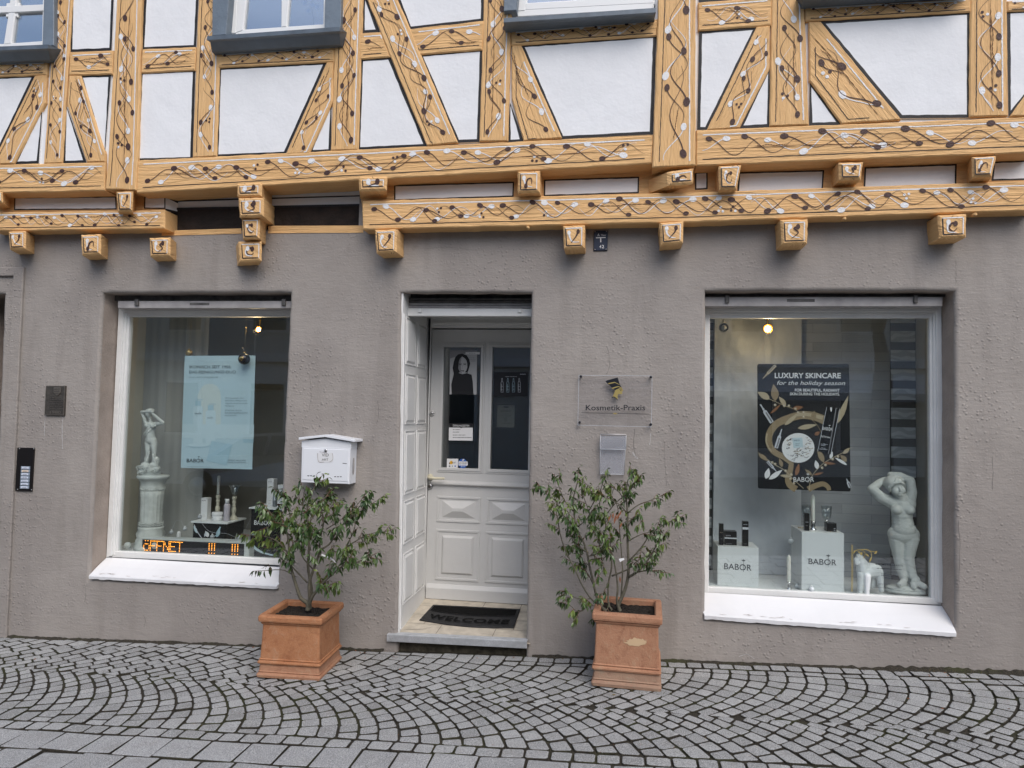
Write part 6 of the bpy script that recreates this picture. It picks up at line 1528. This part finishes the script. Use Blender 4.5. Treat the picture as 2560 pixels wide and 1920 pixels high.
# ================================================================== RIGHT DISPLAY
YB = .80
x0, x1 = W(6,214,900,YB).x, W(6,1350,900,YB).x
mb = MB(); mb.box(x0, x1, YB, YB+.006, fR+.001, tR-.001, 'grey_plank_paper'); mb.uv = [(v[0], v[2]) for v in mb.v]; single(mb, 'backdrop_panel', 'grey wood plank patterned backdrop panel at the back of the right window', 'backdrop')
for a, b_, lb in ((xR0+.005, x0-.004, 'banded dark and pale blind at the left edge of the right window'), (x1+.004, xR1-.005, 'banded dark and pale blind behind the large statue at the right edge')):
    mb = MB(); mb.box(a, b_, YB-.01, YB-.006, fR+.001, tR-.001, 'banded_blind_cloth'); mb.uv = [(v[0], v[2]) for v in mb.v]; single(mb, 'banded_blind', lb, 'blind')
# silver cloth, pinned up and creased
mb = MB(); xa_, xb_ = W(6,224,900,.70).x, W(6,505,900,.70).x+.32; nx, nz_ = 60, 90; vs = []; fs = []
for j in range(nz_+1):
    for i in range(nx+1):
        x = xa_+(xb_-xa_)*i/nx; z = fR+.004+(tR-.03-fR)*j/nz_
        y = .735+.016*noise.noise(Vector((x*4,z*1.2,3)))+.006*noise.noise(Vector((x*9,z*7,1)))+.0035*noise.noise(Vector((x*24,z*14,5)))
        vs.append((x,y,z))
for j in range(nz_):
    for i in range(nx): a = j*(nx+1)+i; fs.append((a,a+1,a+nx+2,a+nx+1))
mb.add(vs, fs, 'silver_cloth', None, True); single(mb, 'silver_cloth', 'creased silver grey cloth draped down the left of the right display', 'cloth')
# black holiday poster
PYr = .29
def rr(c, q, r, n=4):
    out = []
    for i in range(4):
        a, p, b_ = Vector(q[i-1]), Vector(q[i]), Vector(q[(i+1)%4]); u, v = (a-p).normalized()*r, (b_-p).normalized()*r
        for j in range(n+1):
            t_ = j/n; out.append(tuple(p + u*(1-t_)**2 + v*t_**2))
    return out
t, mb = sheet('holiday_poster', 'E', PYr, rr('E',[(145,131),(1147,131),(1164,1524),(152,1490)],22), 'black_print', 'large black poster with gold leaves and white lettering, in the right shop window', 'poster', .004)
mb.build('sheet', t); mb = MB(); Y = PYr-.0012
stroke(mb,'E',Y,[(880,745),(760,700),(620,690),(460,735),(350,790),(280,890),(275,1000),(330,1090),(440,1150),(530,1220)],88,'print_gold',54)
stroke(mb,'E',Y-.0003,[(520,1210),(505,1290),(480,1380),(500,1450),(570,1500)],46,'print_gold',70); stroke(mb,'E',Y-.0003,[(700,1500),(780,1460),(860,1440),(915,1470),(930,1510)],60,'print_gold',40)
stroke(mb,'E',Y-.0006,[(250,890),(245,990),(300,1090)],18,'print_gold_pale',10); stroke(mb,'E',Y-.0006,[(560,690),(680,680),(860,720)],26,'print_gold_pale',40)
stroke(mb,'E',Y-.0008,[(270,510),(430,580),(560,630),(660,710)],5,'print_gold_pale'); stroke(mb,'E',Y-.0008,[(150,1095),(320,1220),(440,1290),(540,1390),(650,1490)],6,'print_gold_pale'); stroke(mb,'E',Y-.0008,[(710,1510),(740,1360),(850,1230),(960,1160),(1100,1090)],6,'print_gold_pale'); stroke(mb,'E',Y-.0008,[(740,740),(800,800),(850,890)],5,'print_gold')
for a in ((280,516,146,436,40,'print_gold_pale'),(340,535,322,350,48,'print_gold'),(456,590,380,486,28,'print_gold_pale'),(290,670,400,572,16,'print_bronze'),(530,614,648,600,26,'print_bronze'),(442,800,600,660,26,'print_gold_pale'),(585,832,800,792,30,'print_gold_pale'),(745,750,770,640,34,'print_gold'),(770,905,830,870,24,'print_bronze'),(1020,780,1140,475,34,'print_gold_pale'),
          (160,1110,270,1190,26,'print_gold'),(238,1385,270,1265,34,'print_white'),(270,1390,420,1285,30,'print_white'),(395,1345,520,1362,18,'print_gold_pale'),(415,1258,385,1160,24,'print_gold'),(565,1350,600,1215,26,'print_bronze'),(870,1205,800,1060,34,'print_gold'),(800,1280,780,1180,28,'print_white'),(740,1345,665,1280,20,'print_gold'),(870,1205,1005,1222,16,'print_bronze'),(940,1165,965,1085,20,'print_white'),(1080,1110,1158,1045,24,'print_gold_pale'),(1120,1198,1050,1122,30,'print_gold'),(1125,1235,990,1152,18,'print_white'),(760,1340,870,1315,14,'print_bronze')): leafshape(mb,'E',Y-.0012,*a)
for x,y in ((490,588),(562,620),(592,662),(652,660),(652,708),(440,588),(340,578),(455,1298),(518,1338),(508,1384),(545,1432),(853,1264),(890,1234),(968,1170),(1026,1140),(340,1222),(308,1206)): disc(mb,'E',Y-.0018,x,y,15,15,'print_gold_pale',10); disc(mb,'E',Y-.0022,x-4,y-5,5,5,'print_white',6)
def amp(x0,y0,x1,y1,w,m='print_silver'):
    d = Vector((x1-x0,y1-y0)); n_ = Vector((-d.y,d.x)).normalized(); q = lambda t_,s_: tuple(Vector((x0,y0))+d*t_+n_*w*s_)
    flat(mb,'E',Y-.0016,[q(0,.28),q(.22,.28),q(.26,.55),q(.30,.25),q(.40,.9),q(1,.9),q(1,-.9),q(.40,-.9),q(.30,-.25),q(.26,-.55),q(.22,-.28),q(0,-.28)],m)
    flat(mb,'E',Y-.0020,[q(.45,.2),q(.97,.2),q(.97,-.55),q(.45,-.55)],'print_grey')
amp(205,290,345,145,17,'print_gold_pale'); amp(178,572,305,770,24); amp(412,842,350,1048,22); amp(355,1305,255,1195,16); amp(1120,1385,1160,1480,18)
disc(mb,'E',Y-.0022,591,1047,178,162,'print_white',32); random.seed(4)
for i in range(70):
    a = random.uniform(0,2*pi); r_ = 168*sqrt(random.random()); x, y = 591+r_*cos(a), 1047+r_*sin(a)*.9
    if 520 < x < 650 and 930 < y < 1060: continue
    if (x-591)**2+((y-1047)/.9)**2 > 158**2: continue
    p_ = [(x,y)]
    for _ in range(4): x += random.uniform(-24,24); y += random.uniform(-14,14); p_.append((x,y))
    if all((u-591)**2+((v-1047)/.9)**2 < 172**2 for u,v in p_): stroke(mb,'E',Y-.0026,p_,6,random.choice(('print_grey','black_print','print_gold','print_silver')),3)
flat(mb,'E',Y-.0030,[(526,938),(636,934),(646,1040),(540,1050)],'poster_pale'); 
flat(mb,'E',Y-.0024,[(903,600),(1045,618),(948,1115),(805,1082)],'black_gloss')
for q in ([(1000,612),(1012,614),(926,1110),(918,1108)],): flat(mb,'E',Y-.0027,q,'print_grey')
for a, b_ in (((903,600),(805,1082)),((1045,618),(948,1115))): stroke(mb,'E',Y-.0028,[a,b_],4,'print_silver')
flat(mb,'E',Y-.0028,[(940,604),(962,606),(958,648),(946,650)],'print_white')
mb.build('printed_picture', t); mb = MB(); Y = PYr-.0046
tl(mb,'E',Y,335,1056,284,56,'LUXURY SKINCARE','print_white',.022,y1=286); tl(mb,'E',Y,360,1104,358,46,'for the holiday season','print_white',.0,.28,y1=362)
tl(mb,'E',Y,555,1044,430,30,'FOR BEAUTIFUL, RADIANT','print_white',.02,y1=433); tl(mb,'E',Y,500,1044,472,30,'SKIN DURING THE HOLIDAYS.','print_white',.02,y1=475)
logo(mb,'E',Y,540,764,1416,50,'print_white',1416); logo(mb,'E',Y,856,966,848,34,'print_white',862); tl(mb,'E',Y,838,942,930,28,'ReVersive','print_white',0,.1,y1=946)
for y,x0_,x1_ in ((1004,838,912),(1018,842,890),(1046,840,890),(1060,824,912)): scrib(mb,'E',Y,x0_,x1_,y,10,'print_silver',y+8)
tl(mb,'E',Y,545,610,972,16,'BABOR','ink_grey'); 
for y in (1000,1018): scrib(mb,'E',Y,562,606,y,10,'ink_grey')
mb.build('lettering', t)
mb = MB()
for x,y in ((220,131),(1090,131)): p = W('E',x,y,PYr); mb.tube([p, Vector((p.x,p.y,tR))], .0006, 'clear_dull', 4)
mb.build('hanging_threads', t)
# white display boxes
def wbox(Yf, q, dep, label, lg):
    P = [W('C',x,y,Yf) for x,y in q]; x0, x1 = (P[0].x+P[3].x)/2, (P[1].x+P[2].x)/2; z1 = (P[0].z+P[1].z)/2
    t = empty('white_display_box', ((x0+x1)/2,Yf+dep/2,fR), label, 'display box'); mb = MB(); mb.box(x0,x1,Yf,Yf+dep,fR+.001,z1,'display_white',.002); mb.build('box', t)
    mb = MB(); logo(mb,'C',Yf-.0008,*lg); mb.build('lettering', t); return x0,x1,z1
bx0,bx1,bz = wbox(.30, [(165,906),(664,928),(668,1400),(165,1378)], .24, 'lower white display box with black lettering, left in the right window', (246,580,1184,72,'ink_dark',1204))
tx0,tx1,tz = wbox(.255, [(1190,732),(1704,746),(1712,1480),(1192,1440)], .30, 'taller white display box with black lettering, middle of the right window', (1275,1616,1122,68,'ink_dark',1140))
carton('C', .345, [(186,634),(240,632),(238,888),(186,888)], .030, bz, 'black_gloss', 'slim tall black carton at the left end of the lower white box', [('t',.58,.2,.8,'print_gold_pale'),('l',.3,.3,.7,'print_grey')])
carton('C', .36, [(252,726),(400,728),(400,878),(256,874)], .075, bz, 'black_gloss', 'squat black carton with a silver band, middle of the lower white box', [('t',.66,.1,.5,'print_silver'),('b',.47,0,1,'print_silver'),('l',.12,.1,.6,'print_grey')])
carton('C', .345, [(470,602),(539,606),(543,882),(473,880)], .034, bz, 'black_gloss', 'tall black carton with a silver band, right end of the lower white box', [('t',.86,.15,.8,'print_silver'),('b',.68,0,1,'print_silver'),('l',.1,.2,.7,'print_grey')])
carton('C', .30, [(1229,504),(1287,506),(1287,712),(1229,708)], .032, tz, 'black_gloss', 'slim black carton in front of the candle on the taller white box', [('t',.48,.1,.8,'print_silver'),('l',.3,.2,.7,'print_grey')])
carton('C', .31, [(1498,622),(1618,628),(1618,728),(1500,722)], .06, tz, 'black_gloss', 'squat black carton at the right edge of the taller white box', [('l',.4,.7,.9,'print_silver'),('l',.2,.7,.9,'print_silver')])
def candle(xc, y0, y1, ye, Y, z0, rh, label, lab2):
    k = px('C',Y); xw = W('C',xc,ye,Y).x; Z = lambda y: z0+.0008+(ye-y)*k
    t = empty('candle_holder', (xw,Y,z0), lab2, 'candle holder'); mb = MB()
    h = ye-y1; mb.lathe([(rh*1.15*k,Z(ye)),(rh*1.2*k,Z(ye-.06*h)),(rh*.5*k,Z(ye-.22*h)),(rh*.85*k,Z(ye-.45*h)),(rh*.5*k,Z(ye-.6*h)),(rh*.9*k,Z(ye-.85*h)),(rh*.85*k,Z(y1)),(rh*.3*k,Z(y1+3))],(xw,Y,0),'silver_metal',20); mb.build('holder', t)
    mb = MB(); mb.lathe([(20*k,Z(y1)),(22*k,Z(y1-6)),(22*k,Z(y0+40)),(15*k,Z(y0+22)),(6*k,Z(y0+10)),(1*k,Z(y0+9))],(xw,Y,0),'candle_wax',16); mb.tube([Vector((xw,Y,Z(y0+10))),Vector((xw-.001,Y,Z(y0)))],2*k,'candle_wax',5)
    single(mb,'candle',label,'candle')
candle(1328,282,590,692,.36,tz,36,'white candle standing among the goblets on the taller white box','small silver candle holder on top of the taller white box')
candle(1034,1034,1346,1432,.30,fR,30,'white candle standing on the floor between the two white boxes','small silver candle holder on the floor between the two white boxes')
for xc, lb, rx in ((1248,'clear glass goblet left of the candle on the taller white box',52),(1494,'clear glass goblet right of the candle on the taller white box',56)):
    Y = .44; k = px('C',Y); xw = W('C',xc,690,Y).x; Z = lambda y: tz+.0008+(690-y)*k
    t = empty('goblet', (xw,Y,tz), lb, 'goblet', 'goblets on the taller white box'); mb = MB()
    mb.lathe([(rx*.3*k,Z(590)),(rx*.75*k,Z(565)),(rx*.9*k,Z(520)),(rx*k,Z(430)),(rx*.95*k,Z(430)),(rx*.84*k,Z(520)),(rx*.68*k,Z(563)),(1*k,Z(580))],(xw,Y,0),'goblet_glass',28); mb.build('bowl', t)
    mb = MB(); mb.lathe([(34*k,Z(690)),(34*k,Z(685)),(10*k,Z(668)),(16*k,Z(650)),(8*k,Z(630)),(14*k,Z(608)),(18*k,Z(590)),(1*k,Z(588))],(xw,Y,0),'silver_metal',18); mb.build('stem', t)
globe_string('string_lights','C',[(1060,842,.40),(1135,1390,.33),(1312,1428,.235)],[(1230,690,.40),(1130,664,.42),(1090,700,.41),(1076,790,.405),(1064,870,.405),(1066,1000,.40),(1062,1340,.40),(1100,1385,.36),(1180,1440,.30),(1312,1440,.24)],30,'string of frosted globe lights hanging down the side of the taller white box','bulb_clear')
mb = MB(); p = W('C',1190,690,.40); pp = [Vector((p.x-.02+.012*i,.40+.004*sin(i*2.1),tz+.006)) for i in range(9)]
for i,q in enumerate(pp): mb.ball(q,.0055,'print_gold_pale' if i < 4 else 'silver_metal',2)
single(mb,'bead_string','row of gold and silver beads lying on the taller white box','beads')
# wooden horse
Yh = .275; k = px('B',Yh)
hp_ = [('c',(380,1255,10),72,(520,1250,40),70),('e',(450,1220,25),(120,62,60)),('c',(355,1250,0),66,(330,1140,-10),50),('c',(330,1140,-10),52,(310,1085,-16),40),('c',(310,1095,-18),38,(268,1148,-40),22),('e',(290,1112,-28),(44,26,34)),('c',(280,1070,-36),10,(268,1042,-38),5),('c',(318,1066,-8),12,(330,1060,-4),6),
 ('c',(320,1280,-30),38,(310,1470,-34),27),('c',(386,1290,-50),40,(380,1484,-56),27),('c',(500,1280,70),38,(494,1440,76),28),('c',(552,1260,20),42,(574,1470,16),27),('c',(400,1200,0),40,(340,1090,-8),22)]
t, pt, k = statue('wooden_horse', 'B', Yh, hp_, .0032, 'display_white', 'white painted wooden toy horse standing left of the large statue', fR); t['category'] = 'figurine'
mb = MB(); mb.ball(pt((298,1100,-60)), 5*k, 'print_silver', 2); mb.build('eye', t)
# large statue
Ys = .335
bp = [('e',(865,1500,0),(215,130,40)),('e',(865,1470,0),(212,126,40)),
 ('c',(935,1395,-70),46,(945,1360,-40),44),('c',(960,1395,-100),34,(1000,1415,-130),30),('c',(900,1400,-80),34,(890,1425,-120),28),
 ('c',(800,1390,-50),38,(740,1405,-90),28),('c',(820,1360,-20),40,(795,1250,0),52),('c',(930,1350,-20),46,(890,1230,-10),56),
 ('c',(795,1250,0),54,(765,1110,-14),56),('c',(890,1230,-10),58,(860,1100,-30),62),('c',(765,1110,-14),58,(748,920,0),82),('c',(860,1100,-30),64,(890,900,-10),96),
 ('e',(825,850,0),(160,110,110)),('e',(935,900,10),(58,72,100)),('e',(722,880,10),(56,68,90)),('e',(820,790,-40),(118,80,84)),('c',(815,760,-10),112,(808,680,0),104),('c',(808,680,0),104,(800,540,0),106),
 ('e',(735,500,0),(84,72,72)),('e',(868,500,0),(86,74,80)),('e',(712,555,-72),(56,54,50)),('e',(852,560,-72),(60,56,50)),
 ('c',(800,450,0),74,(770,400,-6),56),('c',(770,420,-6),50,(735,340,-30),48),('e',(728,300,-46),(66,72,88),.20),('e',(705,262,-10),(98,98,88),.2),('e',(630,260,0),(38,54,46)),('e',(790,250,10),(34,56,60)),
 ('c',(690,480,0),66,(560,420,-6),58),('c',(560,420,-6),58,(455,325,-10),46),('c',(455,325,-10),46,(560,262,40),42),('c',(560,262,40),42,(640,230,70),36),
 ('c',(890,480,0),64,(915,360,0),56),('c',(915,360,0),56,(905,235,10),50),('c',(905,235,10),46,(800,178,40),42),('c',(800,178,40),40,(700,170,60),34),
 ('c',(724,296,-126),8,(731,330,-132),11),('e',(740,360,-118),(20,12,7)),('e',(744,382,-104),(26,22,16)),('e',(756,334,-100),(42,28,38)),('e',(694,338,-100),(38,28,38)),
 ('c',(668,250,-120),13,(622,300,-90),14),('c',(668,250,-120),13,(735,238,-126),13),('c',(735,238,-126),13,(790,262,-96),14),('c',(790,262,-96),14,(812,330,-50),13),('c',(622,300,-90),15,(640,350,-60),12),
 ('c',(900,1240,60),60,(910,1390,60),56)]
t, pt, k = statue('large_statue', 'B', Ys, bp, .0036, 'statue_stone', 'large weathered pale stone statue of a nude woman with both arms behind her head', fR)
mb = MB()
for pts in ([(680,232,-96),(700,180,-96)],): mb.tube([pt(p) for p in pts],4*k,'statue_stone',6)
mb.build('hair_parting', t)
mb = MB()
for (x,y,dy) in ((694,306,-108),(756,300,-110)):
    mb.ball(pt((x,y,dy)), 12*k, 'statue_cast', 2, (1.25,.5,.55))
mb.build('eyes', t)
# gilt ornament and lettering on the pane
GR = RYW+.045-.002
mb = MB()
for x in (228,240): stroke(mb,'B',GR,[(x-2,930),(x,1200),(x-4,1470)],5,'gold_vinyl')
stroke(mb,'B',GR,[(245,1030),(280,995),(330,988),(370,1010),(380,1050),(355,1090)],8,'gold_vinyl',5); stroke(mb,'B',GR,[(330,990),(400,985),(450,1020),(455,1080),(430,1135)],9,'gold_vinyl',4); stroke(mb,'B',GR,[(400,990),(450,1005),(500,1010),(522,1000)],6,'gold_vinyl')
for a in ((250,1030,262,990,8),(330,1050,345,1010,16),(430,1130,460,1060,12),(485,1035,522,1008,12),(390,1030,430,1070,10),(300,1000,330,1035,9)): leafshape(mb,'B',GR-.0003,*a,'gold_vinyl')
single(mb,'gilt_scroll','thin gold scroll and double line painted on the pane beside the wooden horse','window decal')
mb = MB(); tl(mb,'L',GR,486,1600,368,66,'KOSMETIKPRAXIS','sign_black',.012,y1=436,space=1.25)
for y,x0_,x1_ in ((516,530,1570),(744,720,1330),(806,716,1370),(912,880,1360)): scrib(mb,'L',GR,x0_,x1_,y,46,'ink_dark',y+60)
tl(mb,'L',GR,590,1530,1196,62,'07151-9661770','sign_black',0,y1=1240,space=1.2); tl(mb,'L',GR,370,1720,1310,36,'WWW.KOSMETIK-INNOVATIV.DE','sign_black',.006,y1=1392,space=1.15)
single(mb,'window_lettering','small black lettering on the pane in front of the large statue\'s legs','window decal')
# orchid behind the upper window
Yo = -.13; mb = MB(); random.seed(2); p0 = W(1,2000,60,Yo); t = empty('orchid', p0-Vector((0,0,.2)), 'white orchid blossoms behind the open upper window pane', 'flower')
for x,y in ((1960,20),(2000,-10),(2040,45),(1985,70),(2010,30)):
    c_ = W(1,x,y,Yo)
    for i in range(5):
        a = 2*pi*i/5+random.random(); r_ = .020; d = Vector((cos(a),-.15,sin(a))); s_ = Vector((-sin(a),0,cos(a))); n_ = 8
        mb.add([c_]+[c_+d*r_*(.15+.85*(.5-.5*cos(pi*j/ n_*1)))+s_*r_*.5*sin(pi*j/n_) for j in range(1,n_+1)]+[c_+d*r_*(.15+.85*(.5-.5*cos(pi*j/n_)))-s_*r_*.5*sin(pi*j/n_) for j in range(n_-1,0,-1)],[tuple(range(2*n_))],'petal_white')
mb.build('petals', t); mb = MB(); mb.tube([p0+Vector((.01,.01,-.2)),p0+Vector((.02,.01,-.08)),p0+Vector((0,.006,.02))],.002,'weed_green',6); mb.build('stem', t)

# ================================================================== LITTER AND WEEDS ALONG THE WALL
random.seed(9); mb = MB()
for i in range(420):
    x = random.choice((random.gauss(2.05,.22), random.uniform(-4.6,-2.3), random.uniform(.4,3.6), random.gauss(-1.7,.3))); y = -.006-abs(random.gauss(0,.012)); 
    if -1.6 < x < -.55: continue
    for _ in range(random.randint(1,4)):
        h = random.uniform(.004,.022)*(1.6 if 1.8 < x < 2.4 else 1); dx = random.uniform(-.012,.012); w = .0012
        b0 = Vector((x+random.uniform(-.006,.006), y, gz(x)-.006)); mb.add([b0-Vector((w,0,0)), b0+Vector((w,0,0)), b0+Vector((dx,-random.uniform(0,.01),h))], [(0,1,2)], random.choice(('weed_green','weed_green','dry_grass')))
N_ = 700; vs = []; fs = []
for i in range(N_+1):
    x = -4.9+8.0*i/N_; k_ = .5+.5*noise.noise(Vector((x*6,1,0)))+.35*noise.noise(Vector((x*25,3,0))); k_ = max(.05,k_)*(1.7 if 1.7 < x < 2.5 else 1); vs += [(x,-.003,gz(x)+.026*k_),(x,-.016*k_-.006,gz(x)+.010*k_),(x,-.040*k_-.012,gz(x)-.006)]
for i in range(N_):
    x = -4.9+8.0*i/N_
    if -1.62 < x < -.56: continue
    fs += [(3*i,3*i+1,3*i+4,3*i+3),(3*i+1,3*i+2,3*i+5,3*i+4)]
mb.add(vs, fs, 'joint_soil', None, True)
struct(mb.build('wall_weeds'), 'stuff')
mb = MB()
def fleaf(x, y, L, m):
    a = random.uniform(0,2*pi); d = Vector((cos(a),sin(a),.0)); s_ = Vector((-sin(a),cos(a),0)); b0 = Vector((x,y,gz(x)+.004))
    mb.add([b0, b0+d*L*.5+s_*L*.22+Vector((0,0,.004)), b0+d*L+Vector((0,0,.003)), b0+d*L*.5-s_*L*.22+Vector((0,0,.001)), b0+d*L*.5+Vector((0,0,-.001))], [(0,1,4),(1,2,4),(2,3,4),(3,0,4)], m)
for i in range(60): x = random.choice((random.gauss(2.0,.2), random.gauss(.05,.2), random.gauss(-2.0,.25), random.uniform(-4.4,3.2))); fleaf(x, random.uniform(-.12,-.01) if random.random() < .55 else random.uniform(-.7,-.05), random.uniform(.010,.032), random.choice(('dead_leaf','dry_grass','dead_leaf','print_bronze')))
for i in range(260):       # moss and dry tufts in the joints round the right planter
    x, y = random.gauss(.10,.16), -.52-abs(random.gauss(0,.035)); b0 = Vector((x,y,gz(x)-.004)); mb.add([b0-Vector((.001,0,0)), b0+Vector((.001,0,0)), b0+Vector((random.uniform(-.02,.02),random.uniform(-.012,.004),random.uniform(.004,.014)))], [(0,1,2)], random.choice(('dry_grass','dry_grass','weed_green')))
for i in range(900):
    x, y = random.uniform(-4.5,3.2), random.uniform(-1.4,-.1); b0 = Vector((x,y,gz(x)-.0005)); s_ = random.uniform(.0015,.0035); mb.add([b0+Vector((s_*cos(q),s_*sin(q),.002)) for q in (0,1.7,3.1,4.7)], [(0,1,2,3)], random.choice(('far_white','dry_grass','weed_green','dead_leaf')))
struct(mb.build('leaf_litter'), 'stuff')

# ================================================================== ACROSS THE STREET (seen only as reflections)
oh = empty('opposite_house', (-2,-15,0), 'plain rendered house across the street, mirrored faintly in the shop windows', 'house')
YO = -14.0; mb = MB(); mb.box(-26, 20, YO-5, YO, -.8, 6.6, 'far_render'); mb.build('wall', oh)
mb = MB(); mb.box(-26, 20, YO+.001, YO+.12, 3.05, 3.3, 'far_white'); mb.build('cornice', oh)
mb = MB(); mb.box(-12, -3, YO+.001, YO+.06, 2.2, 2.9, 'far_white'); mb.build('fascia_board', oh)
mb = MB(); mb.add([(1.5,YO,2.9),(9.5,YO,2.9),(9.5,YO+1.3,2.35),(1.5,YO+1.3,2.35)], [(0,1,2,3)], 'far_white'); mb.add([(1.5,YO+1.3,2.35),(9.5,YO+1.3,2.35),(9.5,YO+1.3,2.15),(1.5,YO+1.3,2.15)], [(0,1,2,3)], 'far_grey'); mb.build('awning', oh)
for i in range(16):
    for z0_, h_ in ((.9,1.5),(4.0,1.6)):
        x = -24+2.75*i; mb = MB(); mb.box(x-.62,x+.62,YO+.001,YO+.05,z0_-.08,z0_+h_+.08,'far_white'); w_ = mb.build('window', oh); mb = MB(); mb.box(x-.52,x+.52,YO+.051,YO+.06,z0_,z0_+h_,'far_glass'); mb.build('pane', w_)
mb = MB(); mb.add([(-26.3,YO+.5,6.6),(20.3,YO+.5,6.6),(20.3,YO-2.5,7.6),(-26.3,YO-2.5,7.6),(-26.3,YO-5.5,6.6),(20.3,YO-5.5,6.6)], [(0,1,2,3),(3,2,5,4)], 'far_red'); mb.build('roof', oh)
# a parked car, seen only as a reflection
cr_ = empty('parked_car', (-7.0,-8.6,gz(-7)), 'silver parked car across the road, mirrored in the left shop window', 'car')
side = [(-2.1,.35),(-2.12,.72),(-1.75,.86),(-1.2,.92),(-.55,1.38),(.7,1.45),(1.45,1.08),(2.02,.98),(2.1,.6),(2.08,.35)]
def carx(x, z, y): return Vector((-7.0+x, -8.6+y, gz(-7)+z))
mb = MB(); n = len(side); vs = [carx(x,z,s_*(.86 if z < 1.0 else .66)) for s_ in (-1,1) for x,z in side]
mb.add(vs, [tuple(range(n)), tuple(range(2*n-1,n-1,-1))]+[(i,n+i,n+(i+1)%n,(i+1)%n) for i in range(n)], 'car_silver'); mb.build('body', cr_)
for q in ([(-.98,.96),(-.5,1.32),(.02,1.36),(.02,.98)], [(.10,.98),(.10,1.37),(.66,1.38),(1.28,1.06)]):
    mb = MB(); mb.poly([carx(x,z,.875-(z-.9)*.46+.02) for x,z in q], 'far_glass'); mb.build('side_window', cr_)
for x in (-1.35,1.35):
    mb = MB(); mb.tube([carx(x,.32,.70),carx(x,.32,.885)],.32,'rubber_black',24); w_ = mb.build('wheel', cr_); mb = MB(); mb.tube([carx(x,.32,.70),carx(x,.32,.892)],.19,'steel',16); mb.build('rim', w_)
tr = empty('street_tree', (5.2,-9.5,gz(5.2)), 'bare street tree across the road, mirrored in the right shop window', 'tree'); random.seed(5); mb = MB(); ck = MB()
mb.tube([(5.2,-9.5,-.1),(5.15,-9.5,1.5),(5.2,-9.5,2.6)],[.24,.2,.18],'far_bark',10); mb.build('trunk', tr)
def grow(p, d, L, r, n):
    q = p+d*L; ck.tube([p, (p+q)/2+Vector((random.uniform(-.1,.1)*L,0,random.uniform(-.05,.1)*L)), q], [r,r*.85,r*.7], 'far_bark', 6, False)
    if n:
        for _ in range(3 if n < 4 else 4): grow(q, (d+Vector((random.uniform(-.8,.8),random.uniform(-.6,.6),random.uniform(-.1,.5)))).normalized(), L*random.uniform(.6,.8), r*.58, n-1)
grow(Vector((5.2,-9.5,2.5)), Vector((-.1,0,1)), .9, .17, 4); ck.build('crown', tr)
